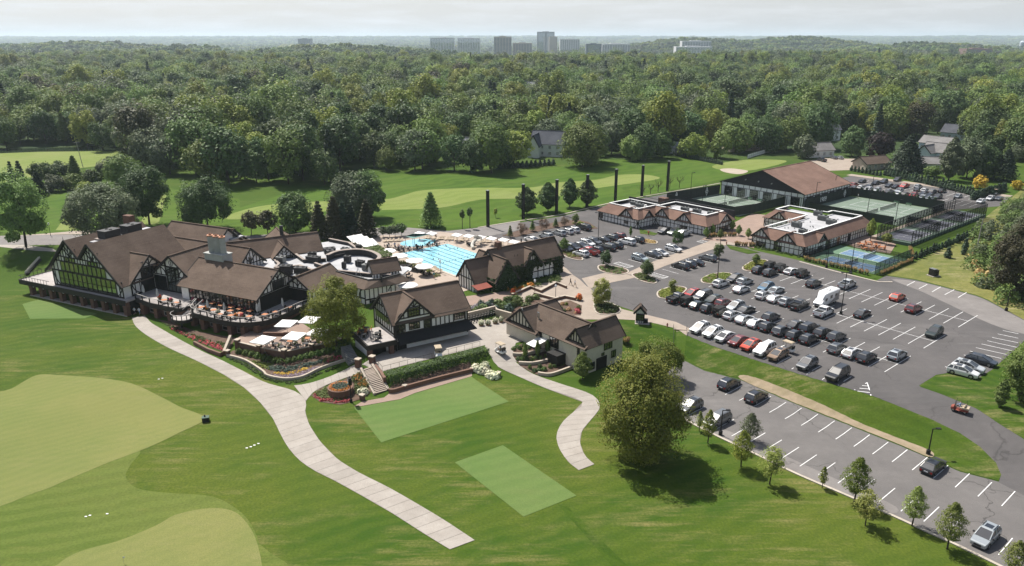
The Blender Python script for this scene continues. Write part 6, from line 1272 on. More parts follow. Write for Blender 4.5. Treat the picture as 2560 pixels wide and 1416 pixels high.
row([(16, 'wagon', 'red', DN),(15, 'big', 'dark grey', DN),(14, 'wagon', 'dark green', DN),(13, 'suv', 'dark red', UP),(12, 'suv', 'silver', DN),(11, 'sedan', 'dark grey', UP),(9, 'suv', 'dark grey', UP),(7, 'sedan', 'dark grey', UP),(6, 'big', 'black', UP),(5, 'suv', 'black', UP),(4, 'suv', 'dark grey', UP),(0, 'suv', 'light grey', UP)], 'the third row from the bank', 'the islands', 129.5)
row([(16, 'suv', 'white', UP),(14, 'wagon', 'white', UP),(12, 'suv', 'white', UP),(11, 'wagon', 'white', UP),(10, 'suv', 'silver', UP),(9, 'pickup', 'black', UP),(7, 'pickup', 'white', UP)], 'the fourth row from the bank', 'the islands', 140.2)
row([(16, 'suv', 'black', DN),(15, 'suv', 'silver', UP),(13, 'suv', 'blue', DN),(12, 'sedan', 'light grey', UP),(5, 'sedan', 'dark grey', UP),(0, 'suv', 'dark green', DN)], 'the fifth row from the bank', 'the islands', 145.4)
row([(16, 'suv', 'black', UP),(15, 'suv', 'black', UP),(11, 'suv', 'black', UP),(3, 'suv', 'dark red', UP)], 'the sixth row from the bank', 'the islands', 156.0)
row([(16, 'jeep', 'black', UP),(15, 'jeep', 'black', UP),(14, 'sedan', 'white', UP),(13, 'jeep', 'black', UP),(9, 'pickup', 'silver', UP),(5, 'wagon', 'orange-red', UP)], 'the seventh row from the bank', 'the islands', 161.0)
WE, EA = 130.5,-49.5
row([(134.0, 'sedan', 'white', WE),(139.3, 'suv', 'silver', WE),(144.5, 'suv', 'silver', WE),(147.2, 'suv', 'white', WE),(149.9, 'suv', 'white', WE),(154.2, 'big', 'black', WE)], 'the row along the planted strip', 'the pool', a=-148.4, group='cars beside the pool')
row([(134.2, 'suv', 'navy', EA),(136.9, 'wagon', 'dark grey', EA),(139.6, 'sedan', 'grey', EA),(142.3, 'suv', 'white', EA),(145.0, 'suv', 'grey', EA),(148.4, 'sedan', 'black', WE),(151.6, 'suv', 'dark grey', WE),(154.6, 'suv', 'dark red', WE)], 'the next row past the planted strip', 'the bath house', a=-135.3, group='cars beside the pool')
row([(133.8, 'suv', 'white', WE),(136.6, 'pickup', 'red', WE),(139.3, 'suv', 'navy', WE),(143.5, 'big', 'black', WE),(146.6, 'suv', 'black', WE),(151.6, 'big', 'white', WE),(155.2, 'suv', 'black', WE)], 'the second row past the planted strip', 'the bath house', a=-129.2, group='cars beside the pool')
row([(142.0, 'suv', 'pale blue-grey', EA),(147.2, 'sedan', 'dark grey', EA),(150.0, 'sedan', 'white', EA),(155.6, 'suv', 'white', EA)], 'the row above the walkway', 'the crossing', a=-116.7, group='cars along the walkway')
row([(144.3, 'suv', 'black', WE),(147.0, 'wagon', 'dark grey', WE),(149.8, 'sedan', 'black', WE),(155.2, 'suv', 'grey', WE)], 'the row below the walkway', 'the crossing', a=-105.8, group='cars along the walkway')
for (a, b, kd, col, lab) in ((-130.3,168.8, 'suv', 'black', 'black SUV parked against the half-timbered racquet building'),(-127.6,169.6, 'jeep', 'sage', 'sage green off-roader parked against the half-timbered racquet building'),(-124.8,170.2, 'pickup', 'silver', 'silver pickup truck parked against the half-timbered racquet building')): car(kd, col, *ab(a, b),40.5 + 180, lab, 'cars by the racquet building')
BK = [(-131.0,290.6, 'sedan', 'black'),(-129.1,280.7, 'suv', 'red'),(-126.6,275.5, 'sedan', 'dark grey'),(-124.6,277.0, 'suv', 'white'),(-124.2,281.6, 'sedan', 'dark grey'),(-125.8,290.6, 'wagon', 'black'),(-125.0,295.8, 'suv', 'navy'),(-121.3,275.4, 'suv', 'white'),(-118.9,276.8, 'suv', 'silver'),(-120.1,289.6, 'sedan', 'dark grey'),(-117.6,289.3, 'sedan', 'black'),(-115.8,292.4, 'pickup', 'red'),(-123.4,304.2, 'suv', 'dark grey'),(-112.0,295.3, 'suv', 'silver'),(-109.7,289.5, 'sedan', 'dark grey'),(-114.8,277.4, 'suv', 'grey'),(-113.2,281.8, 'suv', 'light grey'),(-111.2,276.6, 'sedan', 'white'),(-108.8,276.8, 'wagon', 'dark grey'),(-106.4,277.4, 'suv', 'red'),(-104.8,281.5, 'sedan', 'dark grey'),(-107.2,289.5, 'suv', 'white'),(-104.7,289.6, 'wagon', 'grey'),(-102.9,293.6, 'suv', 'black'),(-102.6,275.6, 'wagon', 'silver'),(-102.4,281.8, 'sedan', 'navy'),(-100.1,276.1, 'sedan', 'light grey'),(-99.6,281.0, 'suv', 'dark grey'),(-95.4,287.8, 'sedan', 'silver'),(-92.2,300.8, 'sedan', 'navy'),(-86.6,291.8, 'suv', 'white'),(-84.6,293.9, 'sedan', 'grey'),(-86.8,284.0, 'wagon', 'white')]
BR = {}
for q in BK: BR.setdefault('first' if q[1] < 278.5 else 'second' if q[1] < 284.5 else 'third' if q[1] < 292.5 else 'fourth' if q[1] < 299 else 'last', []).append(q)
for wr, qs in BR.items():
 for i, (a, b, kd, col) in enumerate(sorted(qs)): car(kd, col, *ab(a, b), jit.choice((40.5,220.5)), '%s %s, %s from the hall in the rear car park, %s row' % (col, WORD[kd], ORD[i], wr), 'cars in the rear car park', .93)
z8p = lambda x, y: G(2000 + x / 3.934,680 + y / 3.934,.8)
for x, y, kd, col, hd, lab in ((1780,858, 'wagon', 'navy', -46, 'navy crossover in the slanted stalls beside the exit drive'),(1668,928, 'suv', 'silver', -43, 'silver SUV in the slanted stalls between a navy and a white car'),(1603,975, 'suv', 'white', -43, 'white SUV at the lawn end of the slanted stalls')):
 p = z8p(x, y); car(kd, col, p.x, p.y, hd, lab, 'cars in the slanted stalls')
for px, py, kd, col, hd, lab in ((1822,957, 'suv', 'navy', UP, 'navy SUV backed to the worn verge, first in the lower car park'),(1889,989, 'suv', 'black', UP, 'black SUV backed to the worn verge, second in the lower car park'),(1726,1012, 'suv', 'grey', DN, 'grey SUV nosed to the kerb beside the big maple'),(1795,1048, 'van', 'grey', DN, 'grey minivan behind a young tree on the lower car park kerb'),(2332,1161, 'wagon', 'black', UP, 'black crossover alone at the foot of the lamp by the bank end'),(2461,1337, 'suv', 'light grey', DN, 'grey SUV alone at the far end of the lower car park')):
 p = G(px, py, .8); car(kd, col, p.x, p.y, hd, lab, 'cars in the lower car park')
# cars at the neighbouring homes
for px, py, kd, col, hd, lab in ((2054,400, 'pickup', 'dark grey', 100, 'dark pickup truck glinting in front of the timbered garage'),(2085,394, 'sedan', 'grey', 95, 'grey sedan beside the timbered garage of a neighbouring home'),(2099,394, 'sedan', 'silver', 95, 'silver sedan farthest from the timbered garage door'),(2346,353, 'sedan', 'black', 10, 'black sedan on the driveway of a pale blue house'),(2363,351, 'suv', 'dark grey', 10, 'dark grey SUV on the driveway of a pale blue house')):
 p = at(px, py, ZU + .7); car(kd, col, p.x, p.y, hd, lab, 'cars at the neighbouring homes')
# camper van
CV = empty('camper_van', (*ab(-46.6 - 2.72 * 8.6,146.6), ZU + .035), R_(DN), 'white camper van with grey swirl towering over the parked cars', 'van')
def camper():
 r = CV; b = MB(); loft(b, [(-3.4, [(1.05,.45),(1.12,.6),(1.14,1.6),(1.12,2.9),(.9,3.05)]),(1.2, [(1.05,.45),(1.12,.6),(1.14,1.6),(1.12,2.95),(.9,3.1)]),(2.0, [(1.0,.42),(1.05,.6),(1.05,1.4),(.9,2.5),(.7,2.75)]),(2.6, [(.98,.42),(1.0,.6),(1.0,1.2),(.86,1.75),(.6,1.95)]),(3.25, [(.95,.4),(.98,.6),(.97,1.05),(.9,1.18),(.6,1.22)]),(3.55, [(.85,.45),(.9,.6),(.88,.85),(.8,.95),(.5,1.0)])]); o = recalc(b.build('body', 'car_paint', r)); o.color = (.78,.78,.77,1)
 MB().add([(2.08,-.86,2.42),(2.68,-.84,1.72),(2.68,.84,1.72),(2.08,.86,2.42),(2.13,-.86,2.44),(2.73,-.84,1.74),(2.73,.84,1.74),(2.13,.86,2.44)], [(4,5,6,7),(3,2,1,0),(0,1,5,4),(2,3,7,6)]).build('windscreen', 'car_glass', r)
 for s in (-1,1):
  MB().box(-2.4,-1.5, s * 1.13 - .02, s * 1.13 + .02,1.6,2.3).build('window', 'car_glass', r); MB().box(-.4,.5, s * 1.13 - .02, s * 1.13 + .02,1.6,2.3).build('window', 'car_glass', r); MB().box(1.45,2.2, s * 1.04 - .02, s * 1.04 + .05,1.35,1.95).build('window', 'car_glass', r)
  MB().add([(-3.3, s * 1.16,.7),(.8, s * 1.16,.65),(-1.6, s * 1.16,1.5),(-3.3, s * 1.16,2.6),(-3.3, s * 1.17,.7),(.8, s * 1.17,.65),(-1.6, s * 1.17,1.5),(-3.3, s * 1.17,2.6)], [(0,1,2,3),(7,6,5,4)]).build('swirl', 'rail_grey', r); MB().box(3.4,3.58, s * .6 - .18, s * .6 + .18,.72,.9).build('headlight', 'lamp_clear', r)
 wheels(r, (-1.9,2.55),1.0,.38); MB().box(-.9,-.1,-.4,.4,3.05,3.3).build('roof_unit', 'white_paint', r); MB().box(3.5,3.6,-.5,.5,.55,.75).build('grille', 'car_trim', r)
camper()
def golf_cart(x, y, hd, label, roof='seat_tan', body='white_paint', cargo=False):
 r = empty('golf_cart', (x, y, h(x, y) + .08), R_(hd), label, 'golf cart', 'golf carts')
 b = MB(); loft(b, [(-1.15, [(.5,.3),(.56,.4),(.56,.6),(.5,.7)]),(-.2, [(.55,.28),(.6,.36),(.6,.62),(.52,.72)]),(-.1, [(.55,.26),(.6,.3),(.6,.34),(.5,.36)]),(.6, [(.55,.26),(.6,.3),(.6,.34),(.5,.36)]),(.75, [(.5,.28),(.58,.4),(.56,.75),(.4,.85)]),(1.15, [(.4,.3),(.48,.4),(.46,.6),(.3,.68)])]); recalc(b.build('body', body, r))
 MB().box(-.6,-.05,-.52,.52,.68,.84).box(-.68,-.56,-.52,.52,.84,1.25).build('seat', 'seat_tan', r)
 for sx in (-.75,.7):
  for s in (-.52,.52): MB().tube([(sx, s, .6),(sx * .9, s, 1.85)], .025,5).build('roof_post', 'black_metal', r)
 MB().box(-.95,.85,-.6,.6,1.85,1.93).box(-.85,.75,-.5,.5,1.93,1.98).build('roof', roof, r) if not cargo else MB().box(-1.2,-.3,-.62,.62,.72,.95).build('cargo_bed', 'seat_tan', r)
 wheels(r, (-.75,.8),.5,.23); MB().tube([(.5,.25,.75),(.35,.25,1.0)], .02,4).lathe([(.17,1.0),(.17,1.03),(.13,1.03),(.13,1.0)], .33,.25,10).build('steering_wheel', 'black_metal', r)
 if not cargo:
  for s in (-.25,.25): MB().tube([(-1.0, s, .6),(-1.15, s, 1.35)], [.12,.14], 7).build('golf_bag', 'hvac_dark', r)
 return r
p = G(1251,884); golf_cart(p.x, p.y, 128, 'white golf cart with tan roof driving up the curved cart path'); p = G(1096,893); golf_cart(p.x, p.y, -75, 'golf cart with tan roof parked behind the clipped hedge'); p = G(1968,880); golf_cart(p.x, p.y, 128, 'golf cart with tan roof parked behind the bronze crossover'); 
p = G(2398,1030); golf_cart(p.x, p.y, 140, 'red utility cart without a roof driving down the exit road', body='red_awning', cargo=True)
for i, (px, py) in enumerate(((2487,487),(2468,487))): p = at(px, py, ZU); golf_cart(p.x, p.y, 40,('golf cart at the hedge corner of the rear car park', 'golf cart second from the hedge corner of the rear car park')[i])
# ================================================================== single trees, shrubs, hedges, beds
def hgt_px(p, tx, ty):
 d = ray(tx, ty); return CH + d[2] * p.y / d[1] - p.z
def ppm(p): return F_ / (p.y * math.cos(PITCH) - (p.z - CH) * math.sin(PITCH))     # photo pixels per metre at a point
SEED = [1000]
def ptree(bx, by, ty, wpx, style, m, label, tx=None, base=.22, n=None, leaf=None, name='tree', group=None, lobes=34, lr=(.15,.30), trunk=True, dense=1.0, power=.8):
 SEED[0] += 7; sd = SEED[0]; p = G(bx, by); H = max(.6, hgt_px(p, tx or bx, ty)); k = ppm(p); R = wpx / 2 / k; leaf = leaf or max(.10, min(.5,2.6 / k)); bs = H * base
 area = 4 * math.pi * R * (H - bs) / 2; n = n or int(min(26000, max(250, dense * 3.0 * area / (leaf * leaf))))
 if style == 'round': cm = crown_round(sd, H, R * .92, bs, n, leaf, m, lobes, lr)
 elif style == 'cone': cm = crown_cone(sd, H, R, bs, n, leaf, m, max(6, int(H / .9)))
 else: cm = crown_young(sd, H, R, bs, n, leaf, m, power)
 tm = trunk_mesh(sd, H, max(.05, H * .018), max(.3, H * base * 1.15), R * .8,5) if trunk else None
 return tree(cm, tm, p, random.uniform(0,6.28),1.0, label, group, name)
# -- foreground
ptree(1600,1140,893,232, 'round', 'leaf_maple', 'huge maple turning bronze beside the lower car park', tx=1592, base=.06, lobes=70, lr=(.12,.24), leaf=.14, n=60000)
ptree(1642,948,850,125, 'round', 'leaf_maple_green', 'olive-green tree behind the huge maple', base=.08, lobes=44, lr=(.13,.26), leaf=.14, n=26000)
ptree(842,868,697,150, 'round', 'leaf_maple_green', 'yellow-green maple shading the lower terrace umbrellas', base=.10, lobes=50, lr=(.13,.26), leaf=.14, n=36000)
QL = lambda x, y: (1640 + x / 2.7826,960 + y / 2.7826)
for i, (bx, by, tx, ty, w_, m_, st) in enumerate(((300,330,300,195,52, 'leaf_young', 'young'),(360,415,375,185,100, 'leaf_light', 'young'),(650,400,640,210,140, 'leaf_grey', 'young'),(590,585,605,330,155, 'leaf_maple_green', 'young'),(790,700,825,445,185, 'leaf_young', 'round'),(1155,725,1160,580,55, 'leaf_light', 'young'),(1378,825,1415,520,190, 'leaf_maple_green', 'young'),(1455,985,1480,760,205, 'leaf_young', 'round'),(1780,990,1820,720,150, 'leaf_young', 'young'),(2025,1150,2080,835,190, 'leaf_young', 'young'),(2480,1330,2490,1100,165, 'leaf_young', 'young'))):
 B_ = QL(bx, by); T_ = QL(tx, ty); ptree(B_[0], B_[1], T_[1], w_ / 2.7826, st, m_, '%s young tree, %s from the big maple in the row on the lawn' % (('thin', 'bright green', 'grey-green', 'yellowing', 'pale green', 'spindly', 'tall yellow-green', 'spreading', 'upright', 'tall open-crowned', 'leafy')[i], ORD[i]), base=.26, group='young trees along the lower car park', lobes=22, lr=(.14,.28), leaf=.10, dense=.34, power=.62)
# -- car park islands
QD = lambda x, y: (1180 + x / 3.933,520 + y / 3.933)
for bx, by, ty, w_, m_, st, lab in ((1270,975,705,200, 'leaf_young', 'round', 'broad light green tree in the oval bed by the crossing'),(1313,580,420,125, 'leaf_dark', 'round', 'dark round tree at the crossing corner of the upper lot'),(1718,690,510,140, 'leaf_dark', 'round', 'dark round tree across the walkway from the hatched bay'),(2022,380,215,112, 'leaf_dark', 'round', 'dark round tree standing among cars beside the walkway'),(2420,500,350,105, 'leaf_dark', 'round', 'dark round tree at the plaza end of the walkway'),(1968,835,705,88, 'leaf_young', 'round', 'small bright tree on the nearest planted island'),(905,430,300,95, 'leaf_mid', 'young', 'green tree on the planted corner beside the bath house'),(1558,290,182,28, 'leaf_mid', 'young', 'thin sapling between parked cars near the racquet building'),(375,292,170,66, 'leaf_mid', 'cone', 'first little green tree on the planted strip from the pool'),(595,232,115,66, 'leaf_mid', 'cone', 'second little green tree on the planted strip from the pool'),(822,190,100,66, 'leaf_mid', 'cone', 'third little green tree on the planted strip from the pool'),(1017,158,60,78, 'leaf_mid', 'round', 'fourth little green tree on the planted strip from the pool'),(490,268,152,125, 'leaf_brown', 'round', 'first brown-leaved tree on the planted strip from the pool'),(708,228,110,122, 'leaf_brown', 'round', 'second brown-leaved tree on the planted strip from the pool'),(912,182,86,100, 'leaf_brown', 'round', 'third brown-leaved tree on the planted strip from the pool')):
 B_ = QD(bx, by); ptree(B_[0], B_[1], QD(0, ty)[1], w_ / 3.933, st, m_, lab, base=.2, lobes=24, lr=(.16,.34), leaf=.14 if m_ != 'leaf_brown' else .10, dense=.8 if m_ != 'leaf_brown' else .28)
ptree(1890,664,636,22, 'round', 'leaf_mid', 'small green tree on the island by black off-roaders', leaf=.16)
# -- driving range
ptree(1078,567,478,66, 'cone', 'leaf_mid', 'lone broad green tree on the driving range beyond the pool', base=.12, dense=.9)
for i, (x, y, t, w_) in enumerate(((1317,537,470,52),(1370,530,458,48),(1424,519,448,40),(1468,517,450,44))): ptree(x, y, t, w_, 'young', 'leaf_dark', '%s of the four oval dark trees between range posts, counted from the pool' % ORD[i], base=.12, group='oval trees on the driving range', power=.85)
for i, (x, y, t, w_) in enumerate(((1156,573,525,13),(1175,571,518,15))): ptree(x, y, t, w_, 'round', 'leaf_dark', ('slim sapling on the range nearest the lone broad tree', 'slim sapling on the range nearest the first netting post')[i], base=.6, leaf=.2)
for i, (x, y, t, w_) in enumerate(((1626,486,452,30),(1645,481,440,32),(1674,474,427,34),(1698,470,430,34),(1606,490,455,28))):
 p = G(x, y); H = hgt_px(p, x, t); data_obj('trunk', trunk_mesh(500 + i, H, .12, H * .25, w_ / 2 / ppm(p),9, True), empty('bare_tree', p, i, 'bare grey tree on the range, %s counted from the tennis fence' % ORD[4 - i if i < 4 else 4], 'tree', 'bare trees on the driving range'))
ptree(1239,545,522,10, 'round', 'leaf_light', 'tiny yellowish sapling on the range behind the first posts', base=.4, leaf=.15)
# -- behind the clubhouse
for x, y, t, w_, st, m_, lab, bs in ((66,621,432,128, 'round', 'leaf_mid', 'tall high-crowned elm on the lawn beside the clubhouse terrace', .14),(262,592,463,178, 'round', 'leaf_grey', 'wide domed tree behind the glass gable ridge', .08),(374,562,419,122, 'round', 'leaf_dark', 'dark spreading tree behind the brick chimney', .2),(520,574,447,142, 'round', 'leaf_dark', 'dark ragged tree behind the middle of the clubhouse', .12),(740,584,484,100, 'round', 'leaf_dark', 'dark glossy tree behind the rear wing roof', .12),(882,548,437,122, 'round', 'leaf_grey', 'big rounded tree beyond the clubhouse conifers', .05),(915,545,433,100, 'round', 'leaf_dark', 'big dark tree beside the rounded one beyond the conifers', .05),(800,594,500,62, 'cone', 'leaf_bronze', 'brownish conifer nearest the rear wing roof', .03),(838,596,488,76, 'cone', 'leaf_bronze', 'tallest brownish conifer behind the clubhouse', .03),(880,594,506,52, 'cone', 'leaf_conifer', 'dark green conifer between two brownish ones', .03),(918,592,496,62, 'cone', 'leaf_bronze', 'brownish conifer nearest the pool deck', .03),(860,594,500,50, 'cone', 'leaf_conifer', 'slim dark conifer in the clump behind the clubhouse', .03),(629,588,530,44, 'round', 'leaf_bronze', 'small fruit tree behind the chimney stacks', .3),(670,589,527,52, 'round', 'leaf_bronze', 'larger fruit tree beside its smaller twin on the range edge', .28),(958,594,566,24, 'round', 'leaf_grey', 'first small grey-green tree of the pool edge row', .35),(974,594,565,24, 'round', 'leaf_grey', 'second small grey-green tree of the pool edge row', .35),(988,593,563,26, 'round', 'leaf_grey', 'third small grey-green tree of the pool edge row', .35),(1004,591,560,30, 'round', 'leaf_dark', 'fourth darker small tree of the pool edge row', .35)):
 ptree(x, y, t, w_, st, m_, lab, base=bs, lobes=40, lr=(.13,.27), dense=1.0)
for x, y, t, w_, st, m_, lab in ((32,455,402,24, 'cone', 'leaf_conifer', 'dark conifer on the course edge farthest from the clubhouse'),(52,452,401,30, 'cone', 'leaf_conifer', 'second dark conifer on the course edge'),(105,446,408,60, 'round', 'leaf_dark', 'dark bushy tree beside the cart track'),(150,444,405,60, 'round', 'leaf_dark', 'dark bushy tree before the pale fairway'),(189,446,388,44, 'cone', 'leaf_mid', 'bushy green conifer beside the leaning pole'),(100,492,428,48, 'cone', 'leaf_conifer', 'dark conifer behind the tall elm crown'),(140,480,438,60, 'round', 'leaf_grey', 'grey-green bush mound near the cart track'),(185,474,436,64, 'round', 'leaf_mid', 'rounded green bush mound behind the domed tree'),(215,488,455,44, 'round', 'leaf_light', 'yellow-green bush at the shoulder of the domed tree'),(232,465,425,50, 'round', 'leaf_dark', 'dark shrub clump by the range tee'),(280,440,395,70, 'round', 'leaf_grey', 'grey-green tree at the near corner of the woods'),(310,470,388,90, 'round', 'leaf_mid', 'green tree at the corner where woods meet the range')):
 ptree(x, y, t, w_, st, m_, lab, base=.05, lobes=28)
# -- neighbouring gardens and the edge beyond the racquet club
for x, y, t, w_, st, m_, lab in ((2129,392,319,64, 'round', 'leaf_dark', 'dark dense tree beside the cul-de-sac'),(2195,398,334,68, 'round', 'leaf_purple', 'purple-leaved maple beside the cul-de-sac'),(2264,428,338,104, 'cone', 'leaf_conifer', 'broad dark pine in front of the pale blue houses'),(2466,376,268,112, 'round', 'leaf_dark', 'largest dark tree among the neighbouring homes'),(2371,452,345,48, 'young', 'leaf_grey', 'columnar olive tree beside the pale blue houses'),(2416,446,345,76, 'round', 'leaf_grey', 'grey-green tree behind the rear car park hedge'),(2456,446,365,74, 'round', 'leaf_dark', 'dark tree behind the rear car park hedge'),(2508,452,372,72, 'cone', 'leaf_conifer', 'dark spruce behind the rear car park hedge'),(2449,472,440,34, 'round', 'leaf_yellow', 'golden shrub behind the rear car park hedge'),(2541,474,452,32, 'round', 'leaf_yellow', 'golden shrub at the hedge corner of the rear car park'),(2331,442,416,44, 'round', 'leaf_mid', 'round green bush below the pale blue houses'),(2222,345,272,110, 'round', 'leaf_light', 'pale green tree behind the purple maple'),(1733,394,336,84, 'round', 'leaf_light', 'yellow-green tree beside the white cottage'),(1800,396,331,54, 'round', 'leaf_mid', 'green weeping tree behind the practice green'),(1838,382,298,92, 'round', 'leaf_mid', 'tall green tree beside the red-roofed house'),(1905,380,296,100, 'round', 'leaf_dark', 'tall dark tree over the white fence'),(1965,376,294,96, 'round', 'leaf_mid', 'tall green tree behind the timbered garage'),(2040,372,260,96, 'round', 'leaf_dark', 'tallest dark tree behind the timbered garage'),(2010,396,339,58, 'round', 'leaf_grey', 'grey willow beside the timbered garage'),(1612,400,312,70, 'round', 'leaf_dark', 'dark tree at the range corner of the woods'),(1655,396,322,50, 'young', 'leaf_mid', 'slender green tree at the range corner of the woods'),(1580,402,345,60, 'round', 'leaf_mid', 'bright green bushy tree at the range edge'),(1455,418,312,120, 'round', 'leaf_mid', 'broad round tree standing out from the woods beside the white house'),(1218,392,332,36, 'young', 'leaf_yellow', 'golden yellow tree in front of a house in the woods'),(1190,432,352,86, 'round', 'leaf_dark', 'dark tree at the woods edge below the golden tree'),(1290,412,330,90, 'round', 'leaf_light', 'olive tree at the woods edge beside the golden tree'),(2548,1000,862,96, 'round', 'leaf_mid', 'leafy green tree at the corner of the exit road'),(2499,1018,950,30, 'young', 'leaf_mid', 'young open tree on the lawn by the exit road'),(2528,742,560,120, 'round', 'leaf_bronze', 'ragged half-dead tree in the thicket above the car park'),(2575,660,520,110, 'round', 'leaf_grey', 'tall thicket tree at the edge above the courts')):
 ptree(x, y, t, w_, st, m_, lab, base=.08, lobes=36, lr=(.14,.29))
# storage-barn tree
ptree(1456,948,882,42, 'young', 'leaf_mid', 'small dark green tree on the lawn before the cart barn', base=.15, leaf=.14)

# ---- shrubs
def shrub_mesh(seed, R, H, n, leaf, m): 
 r = np.random.default_rng(seed); D = sph(r, n); D[:, 2] = np.abs(D[:, 2]); lump = 1 + .18 * np.sin(D[:, 0] * 6 + seed) * np.sin(D[:, 1] * 6) ; P = D * np.array([R, R, H]) * (r.uniform(.75,1.05, n) * lump)[:, None]; return leaf_mesh('foliage', P, D, leaf, m, seed)
leaf_mat('box_green', (.055,.10,.018),(.10,.16,.03)); leaf_mat('bed_green', (.07,.11,.03),(.13,.18,.05)); leaf_mat('flower_pink', (.40,.05,.07),(.55,.14,.14),.1); leaf_mat('flower_orange', (.55,.14,.02),(.65,.24,.04),.1); leaf_mat('flower_yellow', (.55,.40,.03),(.62,.50,.10),.1); leaf_mat('flower_mauve', (.36,.27,.33),(.48,.40,.44),.1); leaf_mat('flower_cream', (.55,.55,.36),(.70,.70,.52),.1); leaf_mat('grass_tan', (.36,.25,.10),(.48,.35,.16),.2); leaf_mat('blue_green', (.06,.10,.075),(.11,.155,.12)); leaf_mat('lavender', (.20,.19,.20),(.30,.28,.29),.1); leaf_mat('heuchera', (.07,.035,.03),(.12,.07,.05),.1)
SH = {k: shrub_mesh(700 + i, .5,.75,190,.14, m_) for i, (k, m_) in enumerate((('box', 'box_green'),('dark', 'leaf_dark'),('mid', 'bed_green'),('light', 'leaf_light'),('blue', 'blue_green'),('pink', 'flower_pink'),('orange', 'flower_orange'),('cream', 'flower_cream'),('tan', 'grass_tan')))}
AV = crown_young(801,1.0,.26,.0,420,.085, 'leaf_conifer', .55)
def shrub(kind_, p, r_, hh, label, group=None, name='shrub'):
 o = data_obj(name, SH[kind_]); o.location = p; o.scale = (r_ * 2, r_ * 2, hh / .75); o.rotation_euler = (0,0, random.uniform(0,6.28)); return tag(o, label, 'shrub', group)
def conic(p, hh, label, group, w_=1.0): o = data_obj('arborvitae', AV); o.location = p; o.scale = (hh * w_, hh * w_, hh); o.rotation_euler = (0,0, random.uniform(0,6.28)); return tag(o, label, 'shrub', group)
QA = lambda x, y: (2240 + x / 3.12,440 + y / 3.12)
for x, y in ((120,670),(150,650),(190,640),(215,628),(235,617),(258,607),(285,598),(308,587),(328,582),(352,572),(380,560),(400,553),(420,547),(440,538),(470,525),(485,518),(505,508),(520,501),(545,492),(568,480),(590,472),(615,460),(635,450),(655,442),(690,424),(710,414),(730,404),(750,397)): conic(G(*QA(x, y)), random.uniform(1.6,2.3), 'small dark arborvitae in the line below the platform courts', 'arborvitae below the platform courts', 1.1)
conic(G(2369,645),2.6, 'stout dark conifer alone on the dry grass slope', None, 1.3); conic(G(2412,626),3.0, 'taller of two dark conifers by the utility pole', None, 1.0); conic(G(2408,637),2.2, 'shorter of two dark conifers by the utility pole', None, 1.1)
for i in range(30): t = i / 29; conic(G(2212 + (2430 - 2212) * t, 436 + 50 * t ** 1.1 + 3), random.uniform(2.3,3.4), 'dark arborvitae in the hedge line behind the rear parking', 'arborvitae behind the rear car park', 1.15)
for i in range(9): conic(G(2128 + 9 * i, 428 + 1.6 * i),2.2, 'small arborvitae beside the garage at the rear parking', 'arborvitae by the garage', 1.2)
for i in range(14): x, y = ab(-119 + 1.9 * i, 264.4); conic(Vector((x, y, ZU)), random.uniform(2.6,3.2), 'dark arborvitae against the fence of the rear tennis court', 'arborvitae by the tennis fence', 1.2)
for i in range(26): conic(G(1684 + 4.8 * i, 389 + .95 * i),1.9, 'small arborvitae along the boundary of the driving range', 'arborvitae along the range', 1.2)
for i in range(16): conic(G(2432 + 5.2 * i, 500 - 1.4 * i), random.uniform(2.6,3.2), 'arborvitae screening the corner of the rear car park', 'arborvitae at the rear corner', 1.3)
for i in range(14): conic(G(1240 + 11 * i, 424 - .8 * i),2.6, 'clipped evergreen in the hedge before the white house', 'evergreens before the white house', 1.5)
# thicket above the car park: an uncountable tangle
def blob_field(name, poly, n, rr, hh, m, leaf, seed, per=160, kind_='stuff'):
 r = np.random.default_rng(seed); xs = [p[0] for p in poly]; ys = [p[1] for p in poly]; P = []; D = []; c = 0; guard = 0
 while c < n and guard < 50 * n:
  guard += 1; x, y = r.uniform(min(xs), max(xs)), r.uniform(min(ys), max(ys))
  if pdist(np.array([[x, y]]), poly)[0] > 0: continue
  R = r.uniform(*rr); H = r.uniform(*hh); d = sph(r, per); d[:, 2] = np.abs(d[:, 2]); P.append(np.array([x, y, h(x, y)]) + d * np.array([R, R, H]) * r.uniform(.7,1.08,(per, 1))); D.append(d); c += 1
 return tag(data_obj(name, leaf_mesh(name, np.concatenate(P), np.concatenate(D), leaf, m, seed)), kind=kind_)
TK = Gs([(2432,598),(2470,560),(2520,520),(2600,480),(2700,620),(2680,850),(2575,795),(2535,770),(2480,745),(2452,715),(2436,665)])
blob_field('thicket', TK, 95,(1.2,3.0),(1.5,4.2), 'leaf_mid', .34,31,260); blob_field('thicket_grey', TK, 55,(1.0,2.6),(1.5,4.8), 'leaf_grey', .34,32,220); blob_field('thicket_dark', TK, 35,(1.2,2.8),(1.5,4.5), 'leaf_dark', .34,33,220); blob_field('thicket_dry', Gs([(2425,640),(2440,620),(2475,690),(2460,720),(2440,700)]),14,(.6,1.2),(.6,1.6), 'grass_tan', .25,34,120)
